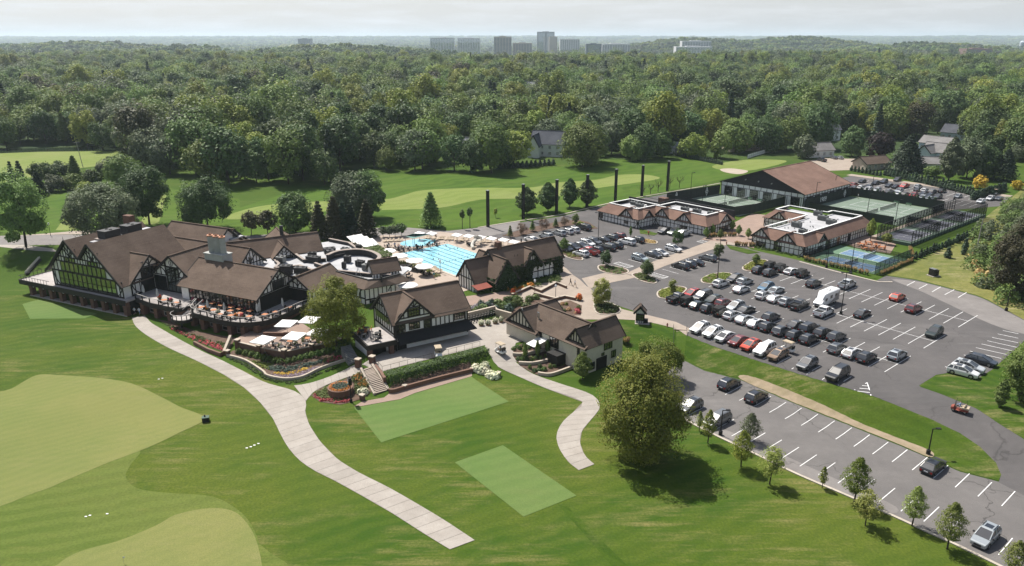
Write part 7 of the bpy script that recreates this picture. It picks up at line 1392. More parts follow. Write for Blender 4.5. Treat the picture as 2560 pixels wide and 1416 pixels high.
# clipped hedge over the tee
def hedge(name, a, b, w_, z0, z1, m, label, dens=55, leaf=.15):
 r = np.random.default_rng(41); a = Vector(a); b = Vector(b); d = b - a; L = d.length; d.normalize(); s = Vector((-d.y, d.x)); n = int(dens * L * (w_ + 2 * (z1 - z0))); P = []; D = []
 for _ in range(n):
  t = r.uniform(0, L); k = r.uniform(0, w_ + 2 * (z1 - z0)); bulge = .12 * math.sin(t * 1.3) + .08 * math.sin(t * 3.1)
  if k < z1 - z0: o, z, nn = -w_ / 2 - bulge, z0 + k, (-s.x, -s.y, .2)
  elif k < z1 - z0 + w_: o, z, nn = k - (z1 - z0) - w_ / 2, z1 + bulge, (0,0,1)
  else: o, z, nn = w_ / 2 + bulge, z1 - (k - (z1 - z0) - w_),(s.x, s.y, .2)
  p = a + d * t + s * (o + r.normal(0,.08)); P.append((p.x, p.y, z + r.normal(0,.08))); D.append(nn)
 return tag(data_obj(name, leaf_mesh('hedge', np.array(P), np.array(D) * 1.3, leaf, m, 41)), label, 'hedge')
hedge('hedge', tuple(at(968,952,1.4)[:2]), tuple(at(1216,884,1.4)[:2]),1.9,.4,2.55, 'leaf_dark', 'long clipped dark hedge above the tee turf')
# beds
def bed(px, m='mulch', off=.07, smooth=0): return sheet('planting_bed', px, m, off, smooth)
def planting(name, px, n, rr, hh, m, leaf=.13, per=60, seed=None): SEED[0] += 3; return blob_field(name, Gs(px), n, rr, hh, m, leaf, seed or SEED[0], per)
bed([(395,800),(440,826),(500,858),(560,882),(575,872),(590,845),(540,838),(480,826),(430,806)])
planting('red_flowers', [(425,822),(470,836),(560,868),(560,880),(500,857),(445,832)], 90,(.15,.3),(.2,.45), 'flower_pink', .11,26); planting('flower_foliage', [(400,805),(470,832),(565,862),(560,880),(500,857),(440,830)], 120,(.2,.35),(.2,.4), 'box_green', .13,22)
BED = [(570,893),(614,905),(657,932),(667,942),(694,949),(722,951),(758,945),(793,928),(821,917),(868,900),(866,880),(800,882),(740,905),(712,905),(650,888),(600,875),(580,878)]
bed(BED); strip_along('retaining_wall', [tuple(G(*p)[:2]) for p in smooth_line([(568,892),(614,905),(657,932),(667,942),(694,949),(722,951),(758,945),(793,928),(821,917),(868,902)], 4)], .35, 'stone_cap', -.3,.5, kind='structure')
planting('mauve_flowers', [(672,938),(694,945),(722,947),(756,941),(792,924),(800,917),(780,922),(750,935),(720,940),(690,938)], 110,(.15,.28),(.15,.3), 'flower_mauve', .1,24); planting('yellow_flowers', [(684,936),(720,938),(750,932),(790,914),(784,912),(745,927),(716,932),(690,930)], 46,(.15,.26),(.15,.3), 'flower_yellow', .1,22); planting('blue_green_plants', [(665,925),(690,932),(720,932),(760,920),(805,908),(805,900),(760,910),(715,920),(680,918)], 95,(.25,.4),(.3,.55), 'blue_green', .13,34); planting('dark_plants', [(683,915),(720,918),(760,906),(800,896),(790,893),(750,900),(715,910)], 60,(.2,.4),(.3,.5), 'heuchera', .12,30); planting('lime_plants', [(614,900),(640,905),(680,912),(672,928),(650,922)], 60,(.25,.4),(.25,.4), 'leaf_light', .13,30); planting('mixed_flowers', [(805,905),(840,895),(865,885),(862,898),(830,908)], 40,(.2,.4),(.3,.5), 'flower_pink', .12,20); planting('mixed_foliage', [(800,902),(840,890),(866,880),(864,900),(826,912)], 60,(.25,.4),(.3,.5), 'bed_green', .13,28); planting('wall_foot_plants', [(568,896),(614,909),(655,935),(667,946),(694,953),(722,955),(760,949),(795,932),(850,914),(852,918),(795,937),(760,954),(722,960),(690,957),(660,948),(612,915)], 170,(.2,.35),(.15,.3), 'box_green', .12,26)
for i, (x, y) in enumerate(((598,884),(616,888),(630,891),(645,895),(660,899),(674,903),(688,907),(703,910),(722,909),(738,905),(752,901),(766,897),(780,893),(795,889),(810,885),(824,882))): shrub('box', G(x, y),.75,1.05, 'rounded box shrub in the row under the lower terrace wall, %s from the steps' % (ORD + ['eighteenth'])[i], 'box shrubs below the terrace')
# clock garden
bed([(778,990),(800,972),(850,955),(905,928),(918,935),(932,970),(925,985),(905,998),(880,1006),(850,1013),(800,1006)])
planting('clock_bed_pink', [(780,992),(800,1004),(850,1011),(878,1004),(872,996),(850,1002),(810,996),(790,986)], 60,(.2,.3),(.2,.4), 'flower_pink', .1,26); planting('clock_bed_green', [(785,985),(815,970),(830,985),(870,995),(850,1004),(800,998)], 60,(.25,.4),(.3,.5), 'bed_green', .13,30); planting('stair_bed', [(880,945),(905,930),(925,965),(915,980),(890,985),(882,965)], 70,(.25,.45),(.3,.6), 'bed_green', .14,32); planting('stair_bed_flowers', [(885,945),(905,935),(922,965),(900,975)], 40,(.15,.3),(.4,.7), 'flower_orange', .09,14)
shrub('cream', G(908,983),1.0,.9, 'cream flowering shrub beside the lower flight of stairs'); 
for i, (x, y) in enumerate(((1190,925),(1202,930),(1216,934),(1212,920),(1226,942),(1236,945))): shrub('cream', G(x, y),1.0,1.1, 'cream hydrangea at the end of the clipped hedge', 'hydrangeas by the hedge end')
# terraced garden of the cart barn
TG = [(1283,880),(1300,862),(1330,852),(1370,858),(1400,880),(1440,912),(1445,918),(1375,942),(1340,937),(1300,915),(1283,892)]
bed(TG)
for k, (pts, zz) in enumerate((([(1282,889),(1302,890),(1321,887),(1350,881),(1380,873)], .55),([(1297,911),(1332,912),(1370,904),(1414,892)], .55),([(1345,937),(1375,940),(1413,928),(1443,916)], .55))): strip_along('garden_wall', [tuple(G(*p)[:2]) for p in smooth_line(pts, 4)], .4, 'stone_cap', -.4, zz, kind='structure')
rs = random.Random(9)
for px_, lab in (([(1284,875),(1292,869),(1300,874),(1310,867),(1322,872),(1330,865),(1342,873),(1355,868)], 'low shrub in the top bed of the terraced garden'),([(1296,900),(1306,903),(1318,899),(1330,902),(1340,897),(1352,900),(1364,893),(1372,896),(1380,886)], 'low shrub in the middle bed of the terraced garden'),([(1325,922),(1336,929),(1347,928),(1350,920),(1361,926),(1375,920),(1386,918),(1397,914),(1406,911),(1416,906)], 'low shrub in the bottom bed of the terraced garden')):
 for x, y in px_: shrub(rs.choice(('dark', 'mid', 'box')), G(x, y), rs.uniform(.35,.55), rs.uniform(.5,.9), lab, lab.replace('low shrub', 'shrubs'))
for i, (x, y, t) in enumerate(((1313,897,858),(1344,895,852),(1369,885,850))): ptree(x, y, t, 12, 'young', 'leaf_mid', '%s slim young tree in the terraced garden, counted from the cart path' % ORD[i], base=.1, leaf=.13)
# perennial border between golf shop and bath house
bed([(1170,800),(1172,768),(1290,764),(1340,745),(1400,765),(1380,775),(1300,790),(1240,782)])
planting('lavender_border', [(1172,772),(1230,758),(1250,760),(1230,770),(1175,782)], 70,(.3,.5),(.6,.9), 'lavender', .13,40)
for i in range(34): x, y = rs.uniform(1185,1345),0; y = 775 - (x - 1185) * .13 + rs.uniform(-9,14); shrub(rs.choice(('blue', 'mid', 'dark', 'mid')), G(x, y), rs.uniform(.7,1.2), rs.uniform(.9,1.5), 'leafy green shrub in the border behind the golf shop', 'shrubs behind the golf shop')
bed([(1390,760),(1425,752),(1455,765),(1452,790),(1410,790)])
for i in range(9): shrub(rs.choice(('mid', 'light', 'tan', 'pink')), G(rs.uniform(1400,1448), rs.uniform(762,786)), rs.uniform(.4,.7), rs.uniform(.5,1.0), 'garden plant in the bed at the bend of the pavement', 'plants at the pavement bend')
planting('bath_house_flowers', [(1250,716),(1310,720),(1340,708),(1330,722),(1270,730)], 26,(.4,.7),(.5,.9), 'flower_orange', .13,50); planting('bath_house_green', [(1200,722),(1280,716),(1400,690),(1416,700),(1340,720),(1200,738)], 90,(.4,.7),(.4,.9), 'bed_green', .15,40)
# oval bed and planted islands
def island(px, m='leaf_light', n=120, kerbed=True, mm='mulch', hh=(.3,.5)):
 pts = [tuple(G(*p)[:2]) for p in smooth_line(px, 5, True)]; drape('traffic_island', pts, mm, .13, kind='structure', skirt=.2)
 if kerbed: strip_along('kerb', pts, .3, 'kerb_concrete', -.1,.17, closed=True, kind='structure')
 if m: SEED[0] += 1; blob_field('ground_cover', [((p[0] * .86 + np.mean([q[0] for q in pts]) * .14),(p[1] * .86 + np.mean([q[1] for q in pts]) * .14)) for p in pts], n, (.35,.55), hh, m, .16, SEED[0], 30)
island([(1487,758),(1515,756),(1548,770),(1545,784),(1515,788),(1490,782)], 'bed_green', 90, hh=(.5,1.0))
island([(1643,735),(1655,725),(1690,717),(1715,722),(1705,735),(1675,747),(1650,746)], 'leaf_light', 150); island([(1754,700),(1775,688),(1810,683),(1830,688),(1815,703),(1785,710),(1760,709)], 'leaf_light', 150); island([(1856,672),(1875,657),(1900,650),(1920,655),(1900,672),(1875,680)], 'leaf_light', 120)
island([(1400,618),(1430,615),(1455,645),(1450,652),(1420,645),(1400,632)], 'leaf_light', 60); island([(1495,668),(1510,664),(1560,672),(1570,682),(1545,688),(1505,680)], 'bed_green', 60); island([(1580,688),(1605,684),(1640,700),(1635,710),(1605,704)], 'bed_green', 60); island([(1600,598),(1640,604),(1636,611),(1600,606)], 'grass_tan', 40)
sheet('planted_strip', [(1255,590),(1300,576),(1380,558),(1440,550),(1470,556),(1495,572),(1478,574),(1440,562),(1370,574),(1290,594)], 'mulch', .1); planting('strip_plants', [(1420,556),(1450,556),(1490,570),(1478,573),(1440,563)], 40,(.3,.5),(.3,.5), 'leaf_light', .16,24)
sheet('verge_grass', [(1598,572),(1645,585),(1635,590),(1600,585)], 'bank', .1); sheet('verge_grass', [(1815,612),(1860,622),(1900,632),(1870,636),(1825,624)], 'bank', .1)
# tall feather grasses
def grasses(p, q, n, label, hh=1.3, w_=.55):
 for i in range(n): t = (i + .5) / n; x = p[0] + (q[0] - p[0]) * t + rs.uniform(-.2,.2); y = p[1] + (q[1] - p[1]) * t + rs.uniform(-.2,.2); z = Vector((x, y, h(x, y))); o = data_obj('plume_plant', FG); o.location = z; o.scale = (1,1, hh * rs.uniform(.85,1.1)); o.rotation_euler = (0,0, rs.uniform(0,6)); tag(o, label, 'plant', label)
def feather():
 r = np.random.default_rng(77); n = 150; a = r.uniform(0,6.28, n); t = r.uniform(0,1, n); rad = .12 + .25 * t * r.uniform(.3,1, n); P = np.stack([rad * np.cos(a), rad * np.sin(a), t], 1); me = leaf_mesh('feather_grass', P, np.stack([np.cos(a), np.sin(a), np.full(n, .4)], 1),.12, 'bed_green', 77); me.materials.append(MATS['grass_tan']); me.polygons.foreach_set('material_index', (t > .55).astype(np.int32)); return me
FG = feather()
grasses(ab(-90,173.6), ab(-73.5,173.6),30, 'feather grass clump along the front of the pickleball courts'); grasses(ab(-71.5,175), ab(-71.5,193),24, 'feather grass clump along the end of the pickleball courts'); grasses(ab(-119.5,173.6), ab(-115,182),16, 'feather grass clump before the racquet building corner'); grasses(ab(-109.5,172.5), ab(-105,175.5),12, 'feather grass clump before the half-timbered lounge'); grasses(ab(-73,196.5), ab(-77,204),14, 'feather grass clump above the pickleball courts')
grasses(tuple(G(1558,862)[:2]), tuple(G(1575,858)[:2]),6, 'feather grass clump behind the cart barn')
blob_field('lounge_foundation_plants', [ab(-106.5,174.9), ab(-92,174.9), ab(-92,176.3), ab(-106.5,176.3)], 40,(.3,.5),(.3,.6), 'bed_green', .15,55,30); ptree(2216,612,585,26, 'round', 'leaf_light', 'light green tree on the racquet patio', base=.3, leaf=.2); ptree(2175,603,548,22, 'young', 'leaf_light', 'slim yellow-green tree at the corner of the lounge', base=.3, leaf=.18)
for i, (x, y) in enumerate(((1846,590),(1870,598),(1800,600),(1830,578),(1780,588),(1765,596))): ptree(x, y, y - 26,14, 'young', 'leaf_mid', 'slim young tree on the brick plaza, %s from the walkway' % ORD[i], base=.25, leaf=.15)
# ================================================================== garden walls, stairs, clock
def pillar(p, z1, label, s=.5, zb=None, group='brick pillars'):
 o = empty('brick_pillar', (p[0], p[1], zb if zb is not None else h(p[0], p[1])), R_(-25.5), label, 'pillar', group); hh = z1 - o.location.z; MB().box(-s / 2, s / 2,-s / 2, s / 2,-.3, hh - .15).build('shaft', 'brick_red', o); MB().box(-s / 2 - .08, s / 2 + .08,-s / 2 - .08, s / 2 + .08, hh - .15, hh).build('cap', 'stone_cap', o)
def cuv(u, v): c, s = math.cos(R_(-25.5)), math.sin(R_(-25.5)); return (-103 + u * c - v * s, 160.3 + u * s + v * c)
# lower terrace with its low brick wall
LP = [(59.2,-4.9),(64.8,-5.1),(70.4,-4.8),(73.2,-.5),(76.2,3.8),(77,8),(70,12),(60.5,13),(58.8,6),(57.6,2.2),(56.0,1.4),(56.4,-2)]
flr = MB(); flr.prism(ccw([cuv(*p) for p in LP]),-.3,1.05); o = flr.build('lower_terrace', 'brick_pavers', kind='structure')
for seg in ((0,1),(1,2),(2,3),(3,4)): strip_along('terrace_wall', [cuv(*LP[seg[0]]), cuv(*LP[seg[1]])], .35, 'brick_wall_red', -.3,1.75, ground=False, kind='structure'); strip_along('terrace_coping', [cuv(*LP[seg[0]]), cuv(*LP[seg[1]])], .45, 'stone_cap', 1.75,1.85, ground=False, kind='structure')
for i in range(5): pillar(cuv(*LP[i]),2.3, 'brick pillar of the lower terrace wall, %s from the terrace steps' % ORD[i], .8,0)
for a, b_ in (((60.0,1.0),(68.5,4.6)),((68.5,4.6),(73.5,9.0))): strip_along('planter_wall', [cuv(*a), cuv(*b_)], .4, 'brick_wall_red', .6,1.7, ground=False, kind='structure')
strip_along('bed_wall', [tuple(G(*p)[:2]) for p in ((486,862),(520,880),(553,892),(560,886))], .4, 'brick_wall_red', -.3,.75, kind='structure'); strip_along('bed_wall', [tuple(G(560,886)[:2]), tuple(at(577,850,1)[:2])], .45, 'stone_cap', [.0,.9], [.8,2.0], ground=False, kind='structure')
pillar(G(570,890),1.3, 'squat brick pillar where the flower bed wall meets the cart path', .7)
STG = empty('garden_stairs', at(954,986,0),0, 'brick-edged stone stairs climbing from the tee to the golf shop', 'stairs')
def garden_stairs():
 A0, A1 = Vector(at(937,991,.05)), Vector(at(971,981,.05)); B0, B1 = Vector(at(903,926,1.8)), Vector(at(931,916,1.8)); n = 17; org = STG.location; k = 0
 for i in range(n):
  t0, t1 = i / n, (i + 1) / n; z = 1.85 * (i + 1) / n; mc = (A0.lerp(B0, t1) + A1.lerp(B1, t1)) / 2; z = max(z, h(mc.x, mc.y) + .12)
  P = [A0.lerp(B0, t0), A1.lerp(B1, t0), A1.lerp(B1, t1), A0.lerp(B0, t1)]; b = MB(); b.prism([(p.x - org.x, p.y - org.y) for p in P], z - .4, z); b.build('step', 'tan_concrete', STG)
  e = (P[3] - P[0]).normalized() * .06; b = MB(); b.prism([(p.x - org.x, p.y - org.y) for p in (P[0] - e, P[1] - e, P[1] + e * .2, P[0] + e * .2)], z - .13, z - .03); b.build('riser', 'timber', STG)
 for A_, B_ in ((A0, B0),(A1, B1)):
  pts = [A_.lerp(B_, t / 8) for t in range(9)]; strip_along('stair_wall', [(p.x - org.x, p.y - org.y) for p in pts], .4, 'stone_cap', [-.3] * 9, [max(.45 + 1.85 * t / 8, h(pts[t].x, pts[t].y) + .35) for t in range(9)], STG, ground=False)
  strip_along('handrail', [(p.x - org.x, p.y - org.y) for p in pts], .05, 'black_metal', [.95 + 1.85 * t / 8 for t in range(9)], [1.0 + 1.85 * t / 8 for t in range(9)], STG, ground=False)
garden_stairs()
pillar(at(896,915,1.8),3.2, 'brick pillar at the stair head beside the cart path', .85,1.5); pillar(at(931,908,1.8),3.2, 'brick pillar at the stair head beside the paved court', .85,1.5); pillar(G(906,1000),1.1, 'low brick pillar at the foot of the stairs', .65); pillar(G(1012,972),1.0, 'low brick pillar at the stair end of the hedge wall', .6); pillar(G(1181,928),1.0, 'low brick pillar at the far end of the hedge wall', .6); pillar(G(1246,940),.9, 'low brick pillar among the hydrangeas', .6)
strip_along('hedge_wall', [tuple(G(*p)[:2]) for p in smooth_line([(972,982),(985,982),(1012,974),(1100,950),(1181,930)], 3)], .4, 'brick_wall_red', -.3,.7, kind='structure'); sheet('hedge_bed', [(972,980),(1012,970),(1181,926),(1175,905),(985,955)], 'mulch', .2)
strip_along('court_wall', [tuple(at(*p, 1.8)[:2]) for p in ((931,908),(952,932),(962,948))], .5, 'brick_wall_red', -.2,2.1, ground=False, kind='structure')
o = empty('railing', at(945,920,1.8),0, 'thin black railing along the paved court behind the hedge', 'railing')
P = [Vector(at(*q, 1.85)) for q in ((938,908),(956,930),(1080,897),(1200,866))]
for a, b_ in zip(P[:-1], P[1:]):
 L = (b_ - a).length; n = max(1, int(L / 1.6)); MB().bar(a - o.location + Vector((0,0,1)), b_ - o.location + Vector((0,0,1)),.04).bar(a - o.location + Vector((0,0,.15)), b_ - o.location + Vector((0,0,.15)),.03).build('rail', 'black_metal', o)
 for i in range(n + 1): q = a.lerp(b_, i / n) - o.location; MB().tube([q, q + Vector((0,0,1.02))], .025,4).build('baluster', 'black_metal', o)
# round brick planter
pc = G(852,984); RP = empty('round_planter', pc, 0, 'rounded brick planter with orange and blue-green flowers behind the clock', 'planter')
b = MB(); b.lathe([(2.0,-.3),(2.05,1.1),(2.1,1.1),(2.1,1.25),(1.75,1.25),(1.7,1.1)], 0,0,28); b.build('wall', 'brick_wall_red', RP); r_ = np.random.default_rng(3)
def disc(n, r0, r1, z, m, leaf, sd): a = np.random.default_rng(sd).uniform(0,6.28, n); r = np.sqrt(np.random.default_rng(sd + 1).uniform(r0 ** 2, r1 ** 2, n)); P = np.stack([r * np.cos(a), r * np.sin(a), z + np.random.default_rng(sd + 2).uniform(0,.35, n)], 1); return leaf_mesh('flowers', P, np.tile([0,0,1.], (n, 1)), leaf, m, sd)
data_obj('flowers', disc(500,1.2,1.85,1.15, 'flower_orange', .11,1), RP); data_obj('foliage', disc(700,0,1.3,1.2, 'blue_green', .13,5), RP)
mat('clock_face', (.75,.78,.74),(.70,.73,.69),3,.4)
CK = empty('street_clock', G(878,1006), R_(-70), 'black post clock with two white dials beside the flower beds', 'clock')
b = MB(); b.lathe([(.22,0),(.22,.5),(.12,.6),(.09,1.2),(.08,3.0),(.14,3.1),(.08,3.2)], 0,0,10); b.build('post', 'black_metal', CK)
b = MB(); b.box(-.5,.5,-.28,.28,3.2,4.15); b.box(-.38,.38,-.2,.2,4.15,4.35); b.lathe([(.1,4.35),(.05,4.6),(.0,4.7)], 0,0,8); b.build('head', 'black_metal', CK)
for s in (-1,1):
 b = MB(); n = 24; b.add([(.42 * math.cos(2 * math.pi * i / n), s * .30,3.68 + .42 * math.sin(2 * math.pi * i / n)) for i in range(n)], [tuple(range(n))]); d_ = b.build('dial', 'clock_face', CK); b = MB()
 for i in range(12): a = math.pi * i / 6; b.bar((.33 * math.cos(a), s * .31,3.68 + .33 * math.sin(a)),(.39 * math.cos(a), s * .31,3.68 + .39 * math.sin(a)),.03,.01, up=(0,1,0))
 b.bar((0, s * .315,3.68),(.16, s * .315,3.86),.04,.01, up=(0,1,0)); b.bar((0, s * .315,3.68),(-.1, s * .315,3.98),.03,.01, up=(0,1,0)); b.build('hands', 'black_metal', d_)

# ================================================================== lamps and poles
def lamp(px, py, tx, ty, label, kind_='lot', arms=1, rz=0.0):
 p = G(px, py); H = hgt_px(p, tx, ty); o = empty('lamp_post', p, rz, label, 'lamp post', 'lamp posts'); MB().lathe([(.3,-.2),(.3,.65),(.26,.7)], 0,0,8).build('base', 'black_metal', o) if kind_ == 'lot' else None; MB().tube([(0,0,0),(0,0, H)], [.10,.07] if kind_ == 'lot' else [.07,.05], 6).build('pole', 'black_metal', o)
 if kind_ == 'lantern': MB().lathe([(.1, H - .1),(.2, H + .05),(.24, H + .4),(.1, H + .55),(.02, H + .7)], 0,0,8).build('lantern', 'lamp_clear', o)
 else:
  for k in range(arms): s = 1 - 2 * k; MB().box(min(0, s * .9), max(0, s * .9),-.05,.05, H - .1, H).box(min(s * .5, s * 1.1), max(s * .5, s * 1.1),-.2,.2, H - .04, H + .08).build('head', 'black_metal', o)
for a in ((2102,786,2113,682, 'tall black lamp post beside the camper van', 'lot', 2),(1793,703,1796,600, 'tall black lamp post on the planted island', 'lot', 2),(1495,612,1497,532, 'tall black lamp post among cars near the racquet building', 'lot', 2),(1801,1088,1808,1026, 'black lamp post on the kerb of the lower car park', 'lot', 1),(2320,1136,2329,1072, 'black lamp post at the tip of the grass bank', 'lot', 1),(2066,670,2068,600, 'black lamp post before the pickleball fence', 'lot', 1),(2126,684,2136,606, 'black lamp post at the middle of the pickleball fence', 'lot', 1),(2515,778,2524,726, 'lamp post at the exit road under the thicket', 'lot', 1),(1337,738,1337,705, 'lantern post beside the zigzag ramp', 'lantern', 1),(1389,746,1389,718, 'lantern post at the pavement end of the ramp', 'lantern', 1),(1101,684,1101,655, 'lantern post at the pool corner by the bath house', 'lantern', 1),(1016,640,1016,618, 'lantern post beside the round pool umbrellas', 'lantern', 1),(127,590,124,562, 'black lamp post on the road behind the clubhouse terrace', 'lantern', 1),(1725,502,1729,432, 'court light between the range fence and the tennis court', 'lot', 1),(1754,522,1760,464, 'court light at the middle of the tennis court', 'lot', 1),(1810,528,1816,478, 'court light at the plaza end of the tennis court', 'lot', 1),(2036,518,2040,456, 'court light beside the hall corner', 'lot', 1),(2084,492,2090,440, 'court light by the white 1909', 'lot', 1),(2167,540,2170,486, 'court light in the middle of the rear tennis courts', 'lot', 1),(2238,556,2242,500, 'court light beside the platform cage', 'lot', 1),(2180,474,2181,440, 'lamp post in the rear parking nearest the hall', 'lot', 1),(2385,500,2386,476, 'lamp post in the rear parking by the platform cage', 'lot', 1),(1583,548,1583,540, 'short bollard light at the racquet building', 'lantern', 1)): lamp(*a)
p = G(2440,632); H = hgt_px(p, 2457,546); o = empty('utility_pole', p, 0, 'bare wooden utility pole on the dry slope above the courts', 'pole'); MB().tube([(0,0,-.3),(.1,0, H)], [.16,.10], 7).build('shaft', 'rail_grey', o)
p = G(207,416); o = empty('utility_pole', p, .3, 'leaning utility pole with crossarm on the far fairway', 'pole'); MB().tube([(0,0,-.3),(-.9,0,11)], [.16,.1], 7).build('shaft', 'rail_grey', o); MB().bar((-2,0,10.2),(.4,0,10.6),.14).build('crossarm', 'rail_grey', o)
UB = empty('utility_cabinet', G(2333,690), R_(20), 'dark green utility cabinet on a concrete pad on dry grass', 'cabinet'); MB().box(-1.2,1.2,-1.0,1.0,0,.18).build('pad', 'concrete', UB); MB().box(-.85,.15,-.7,.7,.18,1.75).box(.2,.85,-.7,.6,.18,1.5).build('cabinet', 'dark_trim', UB); MB().box(-.9,.2,-.75,.75,1.75,1.83).build('lid', 'hvac', UB)
bc_ = G(515,1054); WB = empty('ball_washer_box', bc_, .3, 'dark green cooler box at the point of the putting green', 'box'); MB().box(-.5,.5,-.4,.4,0,.7).build('cabinet', 'dark_trim', WB); MB().box(-.53,.53,-.43,.43,.7,.8).build('lid', 'court_dark', WB); MB().lathe([(.12,.8),(.12,1.05),(.04,1.1)], -.1,.1,8).build('spout', 'black_metal', WB)
FL = empty('golf_flag', G(310,1410),.4, 'white flag on a thin stick on the nearer putting green', 'flag'); MB().tube([(0,0,0),(0,0,.95)], .012,5).build('stick', 'steel_grey', FL); MB().add([(0,0,.95),(.26,.05,.82),(0,0,.68),(.01,.02,.95),(.26,.07,.82),(.01,.02,.68)], [(0,1,2),(5,4,3)]).build('cloth', 'white_paint', FL)
for i, (x, y) in enumerate(((617,1121),(627,1118),(636,1114),(646,1110))): MB_ = MB().box(-.16,.16,-.1,.1,0,.05).build('tee_marker', 'white_paint'); MB_.location = G(x, y) + Vector((0,0,.02)); tag(MB_, 'small white marker on the lawn, %s from the clubhouse path' % ORD[3 - i], 'marker', 'white markers on the lawn')
for i, (x, y) in enumerate(((215,1293),(225,1290),(268,1286),(397,949),(406,947))): o = MB().box(-.14,.14,-.08,.08,0,.05).build('tee_marker', 'white_paint'); o.location = G(x, y) + Vector((0,0,.04)); tag(o, ('white marker on the apron nearest the frame edge', 'white marker on the apron beside its twin', 'lone white marker on the apron between greens', 'white marker on the rough above the larger green', 'white marker beside its twin above the larger green')[i], 'marker', 'white markers by the greens')
HY = [(1668,818, 'red fire hydrant on the grass beside the bank steps'),(1816,612, 'orange fire hydrant beside the plaza grass')]
for x, y, l in HY: o = empty('fire_hydrant', G(x, y),0, l, 'hydrant'); MB().lathe([(.16,0),(.16,.1),(.11,.12),(.11,.6),(.14,.62),(.12,.75),(.03,.85)], 0,0,10).build('barrel', 'red_awning', o); MB().bar((-.2,0,.45),(.2,0,.45),.12).build('nozzle', 'red_awning', o)
FP = empty('mailbox_pillar', at(1053,565, ZU),0, 'x', 'y') if False else None

# ================================================================== furniture
mat('teak_orange', (.42,.165,.07),(.36,.14,.06),2,.6); mat('canvas_white', (.80,.79,.77),(.74,.73,.71),1.5,.85); mat('canvas_grey', (.42,.44,.44),(.34,.36,.36),2,.85); mat('sail_teal', (.13,.24,.22),(.11,.21,.19),1,.8); mat('wicker_white', (.55,.52,.46),(.48,.45,.40),4,.8); mat('sling_tan', (.42,.34,.25),(.36,.29,.21),3,.8)
def chair_p(m):
 r = bpy.data.objects.new('chair', None); COL.objects.link(r); MB().box(-.24,.24,-.24,.24,.40,.46).build('seat', m, r); MB().box(-.24,.24,.20,.25,.46,.92).build('backrest', m, r)
 for x in (-.21,.21):
  for y in (-.21,.21): MB().box(x - .025, x + .025, y - .025, y + .025,0,.42).build('leg', m, r)
 return r
def table_p(m, rnd=False, s=.5):
 r = bpy.data.objects.new('table', None); COL.objects.link(r); (MB().lathe([(s, .70),(s, .75)], 0,0,16) if rnd else MB().box(-s, s, -s, s, .70,.75)).build('tabletop', m, r); MB().lathe([(.28,0),(.28,.04),(.05,.06),(.05,.7)], 0,0,8).build('pedestal', 'black_metal', r); return r
def lounger_p():
 r = bpy.data.objects.new('sun_lounger', None); COL.objects.link(r); MB().box(-.33,.33,-.9,.3,.30,.37).build('seat', 'sling_tan', r); MB().bar((0,.3,.34),(0,.85,.80),.66,.06).build('backrest', 'sling_tan', r)
 for x in (-.3,.3):
  for y in (-.8,.3): MB().box(x - .03, x + .03, y - .03, y + .03,0,.3).build('leg', 'wicker_white', r)
 return r
def umbrella_p(sq, w_, hh, m='canvas_white', drop=.45, n=8):
 r = bpy.data.objects.new('umbrella', None); COL.objects.link(r); n = 4 if sq else n; V = [(0,0, hh)]; 
 for k in range(n): a = 2 * math.pi * k / n + (math.pi / 4 if sq else 0); V.append((w_ * math.cos(a), w_ * math.sin(a), hh - drop))
 V2 = [(x, y, z - .06) for x, y, z in V]; lo = [(x, y, z - .16) for x, y, z in V[1:]]; b = MB(); b.add(V + V2 + lo, [(0,1 + k, 1 + (k + 1) % n) for k in range(n)] + [(n + 1, n + 2 + (k + 1) % n, n + 2 + k) for k in range(n)] + [(1 + k, 2 * n + 2 + k, 2 * n + 2 + (k + 1) % n, 1 + (k + 1) % n) for k in range(n)]); b.build('canopy', m, r); MB().tube([(0,0,0),(0,0, hh + .08)], .03,6).build('pole', 'rail_grey', r); MB().lathe([(.3,0),(.3,.08),(.05,.1)], 0,0,10).build('base', 'black_metal', r)
 for k in range(n): MB().bar((0,0, hh - .12),(V[1 + k][0] * .96, V[1 + k][1] * .96, hh - drop - .07),.025).build('rib', 'rail_grey', r)
 return r
def folded_p(hh=2.6):
 r = bpy.data.objects.new('folded_umbrella', None); COL.objects.link(r); b = MB(); V = []; n = 10; pr = [(.04,2.6),(.14,2.3),(.24,1.4),(.20,.95)]
 for rr, z in pr: V += [(rr * (1 + .25 * (k % 2)) * math.cos(2 * math.pi * k / n), rr * (1 + .25 * (k % 2)) * math.sin(2 * math.pi * k / n), z) for k in range(n)]
 b.add(V, [(i * n + k, (i + 1) * n + k, (i + 1) * n + (k + 1) % n, i * n + (k + 1) % n) for i in range(3) for k in range(n)] + [tuple(range(n))]); b.build('canopy', 'canvas_grey', r); MB().tube([(0,0,0),(0,0,2.7)], .03,6).build('pole', 'rail_grey', r); MB().lathe([(.28,0),(.28,.1)], 0,0,10).build('base', 'black_metal', r); return r
PRO = dict(chair=chair_p('black_metal'), wchair=chair_p('wicker_white'), tchair=chair_p('teak_orange'), table=table_p('teak_orange'), rtable=table_p('teak_orange', True, .6), gtable=table_p('hvac_dark', True, .55), lounger=lounger_p(), sq=umbrella_p(True, 1.75,2.55), big=umbrella_p(True, 2.4,2.75, drop=.12), rnd=umbrella_p(False, 2.2,2.75, drop=.6), folded=folded_p())
PU = set(); CATS = dict(chair='chair', wchair='chair', tchair='chair', table='table', rtable='table', gtable='table', lounger='lounger', sq='umbrella', big='umbrella', rnd='umbrella', folded='umbrella')
